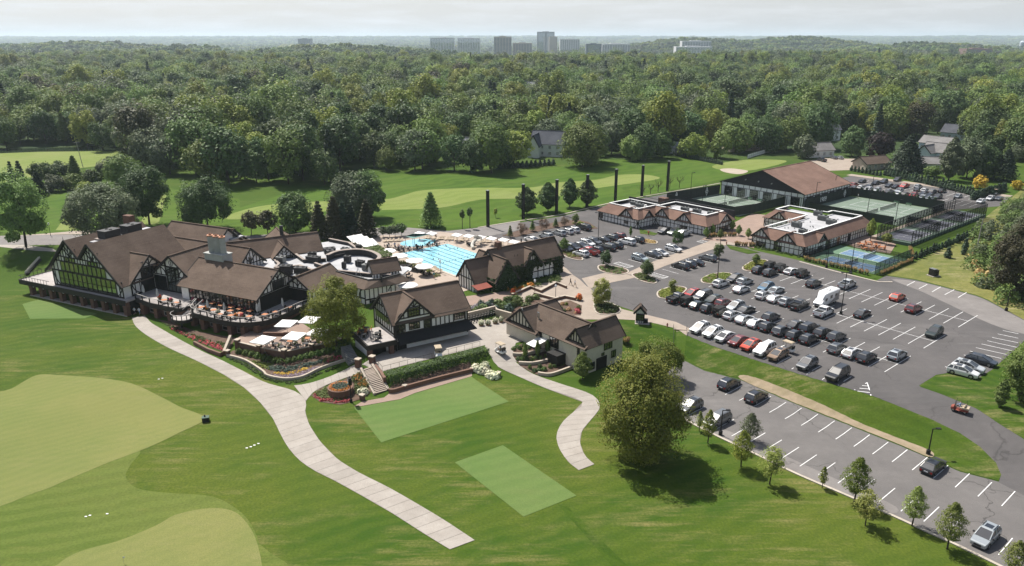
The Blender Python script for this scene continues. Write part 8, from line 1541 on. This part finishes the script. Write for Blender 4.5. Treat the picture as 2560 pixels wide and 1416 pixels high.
def put(k, p, rz, label, group=None, s=1.0, tilt=None):
 o = copy_tree(PRO[k]) if k in PU else PRO[k]; PU.add(k); o.location = p; o.rotation_euler = (tilt[0], tilt[1], rz) if tilt else (0,0, rz); o.scale = (s, s, s); return tag(o, label, CATS[k], group)
def dine(kt, kc, p, rz, lt, lc, gt, gc, n=4, d=.85):
 put(kt, p, rz, lt, gt)
 for i in range(n): a = rz + 2 * math.pi * i / n + jit.uniform(-.15,.15); put(kc, Vector(p) + Vector((d * math.cos(a), d * math.sin(a),0)), a - math.pi / 2, lc, gc)
UT = [(410,750, 'rtable'),(440,757, 'table'),(503,768, 'table'),(532,758, 'table'),(553,763, 'table'),(578,768, 'table'),(599,772, 'table'),(625,777, 'table'),(534,775, 'rtable'),(575,777, 'table'),(549,786, 'table'),(577,788.5, 'table'),(623,791, 'table'),(599,783, 'table'),(662,786, 'table'),(689,780, 'table'),(722,768, 'table')]
for i, (x, y, k) in enumerate(UT):
 p = at(x, y, 4.05); p.z = 3.33; dine(k, 'chair', p, R_(-25.5 + jit.uniform(-8,8)), '%s orange table on the upper terrace, %s from the glass wing' % ('round' if k == 'rtable' else 'square', (ORD + ['eighteenth'])[i]), 'dark chair at an orange table on the upper terrace', 'orange tables on the upper terrace', 'chairs on the upper terrace')
for i, (x, y, l) in enumerate(((361,742, 'by the entrance gable'),(396,751, 'beside the first terrace planter'),(521,780, 'at the stair end of the dining terrace'),(563,788, 'in the middle of the dining terrace'),(645,790, 'beside the curved terrace rail'),(650,788, 'paired at the curved terrace rail'),(708,776, 'under the small gable'))): p = at(x, y, 3.3); p.z = 3.33; put('folded', p, 0, 'folded grey umbrella ' + l, 'folded umbrellas on the upper terrace')
def planter(p, s, m, label, pot='black_metal', group='flower planters', z=None):
 o = empty('flower_planter', p, jit.uniform(0,3), label, 'planter', group); MB().lathe([(s * .6,0),(s * .8, s),(s * .7, s),(s * .6, s * .8)], 0,0,12).build('pot', pot, o); q = data_obj('flowers', SH[m], o); q.scale = (s * 2.0,) * 3; q.location = (0,0, s * .75); q = data_obj('foliage', SH['mid'], o); q.scale = (s * 2.1, s * 2.1, s * 1.3); q.location = (0,0, s * .6)
for i, (x, y) in enumerate(((399,744),(427,751),(517,772),(545,781),(590,791),(604,790))): p = at(x, y, 3.7); p.z = 3.33; planter(p, .45,('orange', 'pink', 'orange', 'cream', 'orange', 'pink')[i], 'flower planter on the upper terrace, %s from the glass wing' % ORD[i])
for i in range(12): p = Vector((*cuv(37 + 1.45 * i, 5.2),3.33)); planter(p, .35, 'pink', 'dark red flower box along the dining windows', group='flower boxes along the dining windows')
for i, (x, y, l) in enumerate(((659,848, 'nearest the terrace steps'),(737,838, 'in the middle of the low wall side'),(717,807, 'half under the upper terrace'),(775,798, 'half hidden by the maple'),(795,829, 'dappled by the maple'))): p = at(x, y, 3.8); p.z = 1.06; put('big', p, R_(-25.5 + (0,8,14,10,6)[i]), 'flat white umbrella on the lower terrace, ' + l, 'flat white umbrellas on the lower terrace', 1.0,(R_(2), R_(-2)))
for i, (x, y) in enumerate(((725,852),(768,845),(812,835))): p = at(x, y, 1.8); p.z = 1.06; dine('table', 'wchair', p, R_(-10), 'orange table with pale chairs on the lower terrace, %s from the steps' % ORD[i], 'pale wicker chair at an orange table on the lower terrace', 'orange tables on the lower terrace', 'pale chairs on the lower terrace')
for i, (x, y) in enumerate(((705,870),(722,874),(745,866),(765,862),(788,860),(805,853),(830,850),(690,862),(668,862))): p = at(x, y, 1.5); p.z = 1.06; dine('gtable', 'chair' if i % 2 else 'wchair', p, R_(20 * i), 'dark round table along the low wall, %s from the steps' % ORD[i], 'chair at a dark round table along the low wall', 'dark tables on the lower terrace', 'chairs at the dark tables', 3,.8)
for i, (x, y) in enumerate(((740,862),(700,866),(815,845),(760,852))): shrub('mid', Vector((*at(x, y, 1.3)[:2], 1.06)),.5,.9, 'potted green bush on the lower terrace', 'potted bushes on the lower terrace')
def psl(u, v): c, s = math.cos(R_(31.5)), math.sin(R_(31.5)); return Vector((-21.3 + u * c - v * s, 126.1 + u * s + v * c, 4.36))
for i, (u, v) in enumerate(((-4.4,4.9),(-3.2,5.6),(-4.8,3.0),(-2.4,2.2),(-3.4,.6))): dine('gtable', 'tchair' if i < 2 else 'chair', psl(u, v),.4 * i, 'small dark table on the golf shop balcony, %s from the roof' % ORD[i], ('orange' if i < 2 else 'dark') + ' chair on the golf shop balcony', 'balcony tables', 'balcony chairs ' + ('orange' if i < 2 else 'dark'),3,.7)
# ================================================================== pool
def poolmat():
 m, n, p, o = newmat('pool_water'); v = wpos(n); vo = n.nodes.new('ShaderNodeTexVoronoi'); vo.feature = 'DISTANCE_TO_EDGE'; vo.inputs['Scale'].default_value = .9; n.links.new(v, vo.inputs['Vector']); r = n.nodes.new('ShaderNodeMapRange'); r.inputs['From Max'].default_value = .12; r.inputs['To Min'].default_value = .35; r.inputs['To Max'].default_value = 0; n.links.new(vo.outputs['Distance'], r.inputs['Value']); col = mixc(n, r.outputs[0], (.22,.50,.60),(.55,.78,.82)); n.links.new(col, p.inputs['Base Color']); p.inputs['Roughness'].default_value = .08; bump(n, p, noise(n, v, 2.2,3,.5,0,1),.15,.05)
poolmat(); mat('pool_tile', (.05,.10,.13),(.04,.08,.10),2,.4)
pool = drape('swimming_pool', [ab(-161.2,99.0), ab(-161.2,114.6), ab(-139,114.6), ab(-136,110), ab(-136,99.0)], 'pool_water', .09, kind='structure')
strip_along('pool_coping', [ab(-161.4,98.8), ab(-161.4,114.8), ab(-138.8,114.8), ab(-135.8,110), ab(-135.8,98.8)], .45, 'kerb_concrete', -.1,.15, closed=True, kind='structure')
for k in range(7): b0 = 100.6 + 2.0 * k; MB().bar((*ab(-160.8, b0), ZU + .125),(*ab(-138.2, b0), ZU + .125),.16,.03).build('lane_rope', 'pool_tile', pool)
def flagline(p, q, label):
 a, b_ = Vector((*p, ZU + 1.9)), Vector((*q, ZU + 1.9)); o = empty('flag_line', (p[0], p[1], ZU),0, label, 'flags'); MB().bar((0,0,1.9), b_ - a + Vector((0,0,1.9)),.03).build('line', 'black_metal', o)
 for e in (Vector((0,0,0)), b_ - a): MB().tube([e, e + Vector((0,0,2.0))], .03,5).build('post', 'steel_grey', o)
 for i in range(18): c = (b_ - a) * (i + .5) / 18; MB().add([(c.x - .12, c.y, 1.9),(c.x + .12, c.y, 1.9),(c.x, c.y, 1.6),(c.x - .12, c.y + .02,1.9),(c.x + .12, c.y + .02,1.9),(c.x, c.y + .02,1.6)], [(0,1,2),(5,4,3)]).build('pennant', 'black_metal' if i % 2 else 'white_paint', o)
flagline(ab(-157.5,98.6), ab(-157.5,115), 'string of dark pennants over the shallow end of the pool'); flagline(ab(-142.5,98.6), ab(-142.5,115), 'string of dark pennants over the bath house end of the pool')
wc = at(1043,608, ZU); drape('wading_pool', [(wc.x + 5.2 * math.cos(t) * .75 - 2.4 * math.sin(t), wc.y + 5.2 * math.cos(t) * .5 + 3.0 * math.sin(t)) for t in [2 * math.pi * i / 24 for i in range(24)]], 'pool_water', .10, kind='structure')
QP = lambda x, y: (860 + x / 5.818,560 + y / 5.818)
def pput(k, x, y, z, label, group, rz=0.0, s=1.0, tilt=None): p = at(*QP(x, y), ZU + z); p.z = ZU + .07; return put(k, p, rz, label, group, s, tilt)
for i, (x, y) in enumerate(((1095,115),(1275,118),(1640,140),(1810,155),(1985,172),(2145,190),(2320,210),(2470,240))): pput('sq', x, y, 2.4, 'square white umbrella on the road side of the pool, %s from the teal sail' % ORD[i], 'square white pool umbrellas', R_(-49.5 + 20),.95,(R_(3), R_(4)))
for i, (x, y) in enumerate(((630,375),(800,447),(1025,515),(1165,600),(850,645),(930,872))): pput('rnd', x, y, 2.5, 'round white umbrella on the clubhouse side of the pool, %s from the hedge' % ORD[i], 'round white pool umbrellas', .3 * i)
LG = [(600,250),(650,248),(700,246),(770,242),(820,240),(1370,215),(1410,215),(1440,215),(1490,222),(1540,220),(1580,222),(1630,232),(1700,238),(1730,240),(1790,232),(2000,262),(2040,258),(2090,258),(2130,258),(2280,300),(2440,300),(2500,300),(2200,290),(1200,200),(1240,205),(1320,205),(1350,690),(1320,670),(1390,700),(1300,655)]
for i, (x, y) in enumerate(LG): pput('lounger', x, y, .3, 'tan sun lounger on the pool deck', 'sun loungers round the pool', R_(-30 + jit.uniform(-15,15)))
for i, (x, y) in enumerate(((640,310),(770,345),(830,370),(950,350),(1060,320),(1100,330),(1230,290),(1340,285),(1830,280),(970,620),(1110,670),(1200,720),(930,740),(1050,650),(1850,290),(850,740))): p = at(*QP(x, y), ZU + .7); p.z = ZU + .07; dine('gtable', 'chair', p, .5 * i, 'dark round poolside table, %s counted from the clubhouse hedge' % ORD[i], 'dark chair at a poolside table', 'poolside tables', 'poolside chairs', 4,.8)
SS = empty('shade_sail', at(1045,608, ZU),0, 'dark teal shade sail on posts over the wading pool', 'shade sail'); o_ = SS.location; C4 = [at(*QP(x, y), ZU + z) - o_ for x, y, z in ((890,178,3.0),(1020,140,4.2),(1250,150,4.0),(1000,215,3.2))]
MB().add([tuple(c) for c in C4] + [tuple(c - Vector((0,0,.04))) for c in C4], [(0,1,2),(0,2,3),(4,6,5),(4,7,6)]).build('canopy', 'sail_teal', SS)
for c in C4: MB().tube([(c.x, c.y, 0),(c.x, c.y, c.z)], .07,6).build('post', 'rail_grey', SS)
SD = empty('pool_slide', at(1195,616, ZU), R_(-49.5), 'pale green pool slide with steps at the deep end', 'slide')
for x in (-.8,.8):
 for y in (-.6,.6): MB().tube([(x, y, 0),(x, y, 2.6)], .06,6).build('post', 'wicker_white', SD)
MB().box(-.9,.9,-.7,.7,1.7,1.8).box(-.9,.9,.62,.7,1.8,2.7).box(-.9,-.82,-.7,.7,1.8,2.7).build('platform', 'sail_teal' if False else 'wicker_white', SD); MB().tube([(0,-.7,1.9),(.2,-1.8,1.4),(1.0,-2.8,.9),(2.0,-3.2,.5)], .45,8).build('chute', 'wicker_white', SD)
for i in range(5): MB().box(-1.8 + .18 * i, -1.5 + .18 * i, -.4,.4,.3 + .3 * i, .36 + .3 * i).build('step', 'wicker_white', SD)
for i in range(3):
 p = at(893 + 14 * i, 597 + 5.5 * i, ZU + 3); o = empty('awning_frame', (p.x, p.y, ZU), R_(40), '%s slanted white awning beside the flat roofs, counted from the conifers' % ORD[i], 'awning', 'white awnings by the pool'); MB().add([(-2.2,-1.7,2.6),(2.2,-1.7,2.6),(2.2,1.7,3.6),(-2.2,1.7,3.6),(-2.2,-1.7,2.5),(2.2,-1.7,2.5),(2.2,1.7,3.5),(-2.2,1.7,3.5)], [(0,1,2,3),(7,6,5,4),(0,4,5,1),(2,6,7,3),(1,5,6,2),(3,7,4,0)]).build('canopy', 'canvas_white', o)
 for x in (-2.1,2.1):
  for y, z in ((-1.6,2.6),(1.6,3.5)): MB().tube([(x, y, 0),(x, y, z)], .06,5).build('post', 'black_metal', o)
hedge('pool_hedge', tuple(at(905,622, ZU)[:2]), tuple(at(965,665, ZU)[:2]),4.0, ZU - .3, ZU + 2.6, 'box_green', 'thick green hedge between flat roofs and the pool deck', 30,.26); planting('pool_border', [(985,648),(1060,668),(1100,690),(1090,694),(1040,676),(985,656)], 36,(.4,.6),(.5,.8), 'leaf_light', .18,40)
# ramp walls and tubs by the bath house
for pts in ([(1280,742),(1325,722),(1350,732),(1390,712),(1416,722)], [(1335,738),(1365,746),(1388,752),(1412,746),(1440,752)]): strip_along('ramp_wall', [tuple(G(*p)[:2]) for p in pts], .4, 'brick_wall_red', -.3,.6, kind='structure'); strip_along('ramp_coping', [tuple(G(*p)[:2]) for p in pts], .5, 'stone_cap', .6,.7, kind='structure')
planter(G(1257,724),.8, 'orange', 'large tub of orange flowers before the ivy wall', 'stone_cap'); planter(G(1283,738),.6, 'orange', 'orange flower tub on the stone plinth by the brick walk', 'stone_cap'); planter(G(1448,752),.7, 'orange', 'orange flower tub on a pillar at the pavement bend', 'brick_red')
for i, (x, y) in enumerate(((1203,815),(1220,814),(1238,809),(1253,806))): planter(G(x, y),.55, 'cream', 'terracotta flower tub by the push carts, %s from the golf shop' % ORD[i], 'terracotta', 'tubs by the push carts')
strip_along('court_retaining_wall', [tuple(G(*p)[:2]) for p in ((1166,800),(1238,782),(1242,790),(1278,800))], .45, 'stone_cap', -.4,1.5, kind='structure')
def push_p():
 r = bpy.data.objects.new('push_cart', None); COL.objects.link(r); MB().bar((0,-.35,.2),(0,.35,1.0),.06).bar((0,-.1,.5),(0,.45,.2),.05).build('frame', 'black_metal', r); MB().bar((-.18,.38,1.02),(.18,.38,1.02),.05).build('handle', 'wicker_white', r)
 for x in (-.3,.3): o = MB().lathe([(.05,-.03),(.15,-.03),(.15,.03),(.05,.03)], 0,0,10).build('wheel', 'tyre', r); o.rotation_euler = (0, math.pi / 2,0); o.location = (x, -.25,.15)
 return r
PC = push_p()
for i in range(4):
 for j in range(10):
  o = PC if i + j == 0 else copy_tree(PC); q = G(1172 + 7.2 * j + 1.5 * i, 812 - 1.75 * j - 5.2 * i); o.location = q + Vector((0,0,.07)); o.rotation_euler = (0,0, R_(30)); tag(o, 'black golf push cart in the ranks beside the golf shop', 'push cart', 'push carts beside the golf shop')
# racquet patio
for i, (x, y) in enumerate(((2155,610),(2172,606),(2190,612),(2205,618),(2180,622),(2165,620))): p = at(x, y, ZU + .7); p.z = ZU + .07; dine('table', 'tchair', p, .6 * i, 'orange table on the racquet patio, %s from the lounge' % ORD[i], 'orange chair on the racquet patio', 'racquet patio tables', 'racquet patio chairs', 4,.85)
# bench seats on tennis courts
for i, (a, b) in enumerate(((-105,262.0 - 1.2),(-101,262 - 1.2),(-141,228.6),(-137,228.6))): x, y = ab(a, b); o = empty('court_bench', (x, y, ZU + .06), R_(-49.5),('pale bench under the rear court fence beside the net', 'pale bench under the rear court fence towards the cage', 'pale bench before the hall doors beside the net', 'pale bench before the hall doors towards the plaza')[i], 'bench', 'court benches'); MB().box(-.9,.9,-.2,.2,.42,.48).build('seat', 'court_rim', o); MB().box(-.9,.9,.2,.25,.5,.9).build('backrest', 'court_rim', o); [MB().box(x_ - .04, x_ + .04,-.18,.2,0,.42).build('leg', 'black_metal', o) for x_ in (-.75,.75)]
# left terrace: line of bag stands on the lawn edge
for i in range(14): t = i / 13; p = G(68 + 32 * t, 688 - 36 * t); o = empty('chair', p, R_(60), 'dark folding chair in the curved line beside the clubhouse terrace', 'chair', 'line of chairs beside the terrace'); MB().box(-.3,.3,-.3,.3,.4,.5).build('seat', 'black_metal', o); MB().box(-.3,.3,.25,.32,.5,1.0).build('backrest', 'wicker_white', o); MB().box(-.28,.28,-.28,.28,0,.4).build('base', 'black_metal', o)

def person(pose, shirt, legs, p, rz, label, group=None):
 o = data_obj('person', PM[(pose, shirt, legs)]); o.location = p; o.rotation_euler = (0,0, rz); return tag(o, label, 'person', group)
g3 = Vector((0,0,.08))
person('walk', 'cloth_white', 'cloth_dark', G(338,788) + g3,2.6, 'person in a white shirt walking out of the arcade, nearer the piers'); person('walk', 'cloth_white', 'cloth_blue', G(350,789) + g3,2.9, 'person in a pale shirt walking beside another out of the arcade'); person('stand', 'cloth_blue', 'cloth_khaki', G(331,776) + g3,1.0, 'person in a blue shirt standing in the arcade shade')
person('walk', 'cloth_dark', 'cloth_dark', G(1426,714) + g3,1.2, 'person in dark clothes walking off the pavement by the ivy'); person('walk', 'cloth_white', 'cloth_khaki', G(1437,719) + g3,1.0, 'small person in white walking behind a darker figure'); person('walk', 'cloth_red', 'cloth_dark', G(1621,592) + g3,2.0, 'person in red crossing the car park by the racquet building'); person('stand', 'cloth_white', 'cloth_khaki', G(1848,588) + g3,0, 'person in white standing on the brick plaza')
for i, (x, y, c) in enumerate(((740,350, 'cloth_blue'),(790,370, 'cloth_red'),(810,385, 'cloth_white'),(845,395, 'cloth_dark'),(880,395, 'cloth_teal'),(1320,300, 'cloth_teal'),(1790,215, 'cloth_red'),(1330,200, 'cloth_red'),(2230,270, 'cloth_dark'),(2390,290, 'cloth_red'),(1310,790, 'cloth_teal'))): p = at(*QP(x, y), ZU + .2); p.z = ZU + .07; person('stand' if i % 3 else 'walk', c, 'cloth_dark' if i % 2 else 'cloth_khaki', p, 1.3 * i, 'person in %s at the poolside, %s from the clubhouse hedge' % (c.split('_')[1], ORD[i]), 'people at the pool')
for i, (x, y) in enumerate(((1490,330),(1540,370),(1600,355),(1650,362),(1270,460),(1300,515),(1375,520),(1380,440),(1140,405),(1085,400),(1480,318))): p = at(*QP(x, y), ZU + .1); p.z = ZU - .95 + .0; person('stand', 'cloth_dark' if i % 2 else 'skin', 'cloth_dark', p - Vector((0,0,.35)),.7 * i, 'swimmer up to the shoulders in the pool, %s from the flags' % ORD[i], 'swimmers in the pool')
person('sit', 'cloth_white', 'cloth_khaki', G(1251,884) + Vector((0,.1,.45)), R_(128 + 90), 'driver in a white shirt on the moving golf cart'); person('sit', 'cloth_blue', 'cloth_khaki', G(2398,1030) + Vector((0,.1,.45)), R_(140 + 90), 'driver in a blue shirt on the red utility cart'); person('stand', 'cloth_white', 'cloth_dark', Vector((*ab(-117.5,259.5), ZU + .07)),1, 'tennis player in white at the far corner of the rear court')

# ================================================================== homes and the distant town
def house(px, py, w_, d_, ze, zr, rz, wall, roof, label, wing=0.0, z=None, chim=False, axis='u'):
 p = at(px, py, ZU); zz = h(p.x, p.y); r = empty('house', (p.x, p.y, zz), R_(rz), label, 'house', 'homes among the trees'); gable(r, -w_ / 2, w_ / 2,0, d_, axis, -.5, ze, zr, roof=roof, wall=wall, ov=.5)
 f = Face(r, (-w_ / 2,0),(w_ / 2,0)); n = max(2, int(w_ / 3.2))
 for i in range(n): f.window(w_ * (i + .3) / n, w_ * (i + .3) / n + 1.3,1.0,2.3,2,2, fm='white_paint')
 if ze > 5:
  for i in range(n): f.window(w_ * (i + .3) / n, w_ * (i + .3) / n + 1.2,3.8,5.0,2,2, fm='white_paint')
 if wing: gable(r, -w_ * .5,-w_ * .5 + w_ * wing, -d_ * .5, d_ * .5, 'v', -.5, ze * .95, zr * .92, roof=roof, wall=wall, ov=.45)
 if chim: MB().box(w_ * .2, w_ * .2 + 1.2, d_ * .4, d_ * .4 + .9, ze, zr + 1.2).build('chimney', 'brick_red', r)
 return r
mat('siding_blue', (.50,.56,.62),(.44,.50,.56),.5,.8); mat('siding_white', (.72,.72,.70),(.64,.64,.62),.5,.8); mat('siding_tan', (.42,.36,.30),(.36,.31,.26),.5,.8); mat('siding_slate', (.10,.14,.18),(.08,.11,.15),.5,.8); shingle('shingle_pale', (.42,.42,.42),(.36,.36,.365)); shingle('shingle_slate', (.105,.11,.125),(.08,.085,.10)); shingle('shingle_redtile', (.38,.12,.075),(.32,.095,.06))
house(742,298,26,14,5.8,12,-20, 'brick_red', 'shingle_pale', 'big house with pale slate roof deep in the woods', .5, chim=True); house(1238,256,24,16,8,17,10, 'siding_white', 'shingle_pale', 'large pale hip-roofed house high among the trees', .4, chim=True); house(1332,252,20,12,8,15,-5, 'siding_white', 'shingle_pale', 'white-roofed house beside the large pale one', 0); house(1315,272,18,12,6,12,15, 'siding_tan', 'shingle_grey', 'grey-roofed house below the white-roofed one', 0, chim=True); house(1182,398,15,10,4.5,9.5,10, 'siding_tan', 'shingle_pale', 'pale-roofed house behind the golden tree', 0); house(1278,392,10,8,4,8,0, 'siding_white', 'shingle_pale', 'small white gabled house beside the golden tree', 0); house(1365,392,15,12,6.2,11.5,-15, 'siding_white', 'shingle_slate', 'white house with slate roof and deck at the woods edge', .35); house(92,326,22,10,5,9,0, 'siding_tan', 'shingle_tan', 'tan-roofed house behind the pond trees', 0); house(1830,158,34,16,7,17,0, 'siding_tan', 'shingle_grey', 'grey-roofed house far back in the woods canopy', 0)
house(1672,384,11,7,3.2,5.2,-10, 'siding_white', 'shingle_pale', 'white cottage at the corner of the range', 0); house(1868,378,20,9,3.6,6.4,5, 'siding_tan', 'shingle_redtile', 'low house with red tile roof behind the practice green', .3); house(2052,394,14,8,3.6,6.4,15, 'stucco', 'shingle_grey', 'timbered garage beside the cul-de-sac', 0); house(2070,352,14,9,6,9.5,10, 'siding_white', 'shingle_slate', 'tall white house behind the timbered garage', .4); house(2345,402,16,9,4,7.5,-55, 'siding_blue', 'shingle_grey', 'pale blue house nearest the broad pine', .4); house(2330,378,14,9,4,7,-55, 'siding_blue', 'shingle_grey', 'pale blue house behind its twin', 0); house(2388,350,16,10,4,8,-50, 'siding_blue', 'shingle_slate', 'pale blue house with dark roof by the parked cars', 0); house(2195,425,13,8,3,5.4,20, 'siding_tan', 'shingle_tan', 'low cream garage beside the purple maple', 0); house(2300,428,16,8,3.4,5.6,-10, 'siding_white', 'shingle_grey', 'white house hidden behind the broad pine', 0); house(2400,302,18,10,4,8,-10, 'siding_slate', 'shingle_grey', 'dark slate house high among the neighbouring trees', 0); house(2536,318,14,10,4,8,30, 'siding_tan', 'shingle_grey', 'tan house at the end of the neighbouring gardens', 0)
fence('garden_fence', [tuple(at(1868,397, ZU)[:2]), tuple(at(1925,380, ZU)[:2])], 1.9, 'white board fence between practice green and red-roofed house', 'white_paint', 2.4)
mat('tower_stone', (.42,.37,.32),(.37,.33,.29),.02,.8); mat('tower_pale', (.62,.62,.62),(.57,.57,.57),.02,.8); glassmat('tower_glass', .35,(.8,.95,1),(.05,.08,.10)); mat('tower_dark', (.14,.17,.19),(.12,.15,.165),.02,.4); mat('brick_far', (.24,.15,.13),(.2,.125,.11),.03,.9)
def tower(x0, x1, yt, yb, Y, d_, wall, glass, label, rz=0, nb=None, set_=0, name='office_tower'):
 a, b_ = far(x0, yb, Y), far(x1, yb, Y); t = far((x0 + x1) / 2, yt, Y).z; c = (a + b_) / 2; z0 = min(h(c.x, c.y) - 2, a.z); w_ = (b_ - a).length; r = empty(name, (c.x, c.y, z0), R_(rz), label, 'building', 'distant office buildings'); H = t - z0
 MB().box(-w_ / 2, w_ / 2,0, d_, 0, H).build('wall', wall, r); fl = max(2, int(H / 4)); nb = nb or max(3, int(w_ / 9))
 for i in range(fl - 1):
  for j in range(nb): MB().box(-w_ / 2 + w_ * (j + .12) / nb, -w_ / 2 + w_ * (j + .88) / nb, -.35,0.1, H * (i + .25) / fl, H * (i + .85) / fl).build('window', glass, r)
 MB().box(-w_ * .2, w_ * .18, d_ * .3, d_ * .7, H, H + 2).build('plant_room', wall, r); return r
tower(1076,1135,95,124,2900,40, 'tower_pale', 'tower_glass', 'pale gridded office block farthest from the tall tower'); tower(1144,1200,96,122,2950,40, 'tower_pale', 'tower_glass', 'pale gridded office block second from the tall tower'); tower(1235,1279,92,126,2800,40, 'tower_stone', 'tower_dark', 'stepped brown stone office tower on the skyline'); tower(1343,1386,80,104,3600,40, 'tower_dark', 'tower_glass', 'tallest blue glass tower on the skyline', nb=2); tower(1373,1393,92,118,3300,30, 'tower_stone', 'tower_stone', 'slim tan tower in front of the blue glass one'); tower(1400,1449,98,110,3500,40, 'tower_pale', 'tower_dark', 'low wide pale office block beyond the towers'); tower(1465,1504,110,127,2500,40, 'tower_dark', 'tower_glass', 'dark banded office block just above the trees', nb=1); tower(1505,1575,110,123,2900,40, 'tower_pale', 'tower_dark', 'long low pale building beside the dark banded block'); tower(1705,1778,103,114,2900,40, 'tower_pale', 'tower_dark', 'long white-columned building on the hill flank'); tower(1690,1780,117,127,2500,40, 'tower_pale', 'tower_glass', 'long low building under the white-columned one'); tower(2415,2480,122,134,2300,40, 'brick_far', 'tower_dark', 'red brick building above the far trees'); tower(745,776,97,106,4200,50, 'tower_dark', 'tower_dark', 'dark block on the hazy plain'); tower(1282,1330,108,118,2850,30, 'tower_stone', 'tower_dark', 'low brown building beside the stepped tower')
c = far(2556,118,2400); WT = empty('water_tower', (c.x, c.y, h(c.x, c.y)),0, 'pale blue water tower at the edge of the far trees', 'water tower'); MB().lathe([(2,0),(2, c.z - h(c.x, c.y)),(9, c.z - h(c.x, c.y) + 3),(9, c.z - h(c.x, c.y) + 14),(5, c.z - h(c.x, c.y) + 18)], 0,0,16).build('tank', 'siding_blue', WT)

TS = empty('terrace_stairs', at(885,905,1.8),0, 'stone stairs, coloured dark for shade, between lower terrace and golf shop balcony', 'stairs')
for i in range(11):
 t = i / 11; a, b_ = at(872,912,1.6).lerp(at(852,868,3.2), t), at(900,904,1.6).lerp(at(876,862,3.2), t); a2, b2 = at(872,912,1.6).lerp(at(852,868,3.2), t + 1 / 11), at(900,904,1.6).lerp(at(876,862,3.2), t + 1 / 11); q = TS.location; MB().prism([(v.x - q.x, v.y - q.y) for v in (a, b_, b2, a2)], -1.5,.05 + 1.5 * t).build('step', 'hvac', TS)  # steps take a dark grey that puts the shade here into their colour
for i in range(22): x, y = rs.uniform(846,866), rs.uniform(858,890); shrub('dark', Vector((*at(x + (890 - y) * .1, y, 1.2)[:2], .9)), rs.uniform(.6,.9), rs.uniform(.9,1.6), 'dark bush beside the stairs under the yellow-green maple', 'dark bushes by the terrace stairs')
# ================================================================== air
hz_o = MB().box(-21500,21500,-150,23500,-70,190).build('haze', None, kind='stuff')
m = bpy.data.materials.new('haze_air'); m.use_nodes = True; n = m.node_tree; n.nodes.clear(); o_ = n.nodes.new('ShaderNodeOutputMaterial'); pv = n.nodes.new('ShaderNodeVolumePrincipled')
pv.inputs['Color'].default_value = (.74,.87,1.0,1); pv.inputs['Density'].default_value = 7.2e-5; pv.inputs['Anisotropy'].default_value = .25
n.links.new(pv.outputs[0], o_.inputs['Volume']); hz_o.data.materials.append(m)
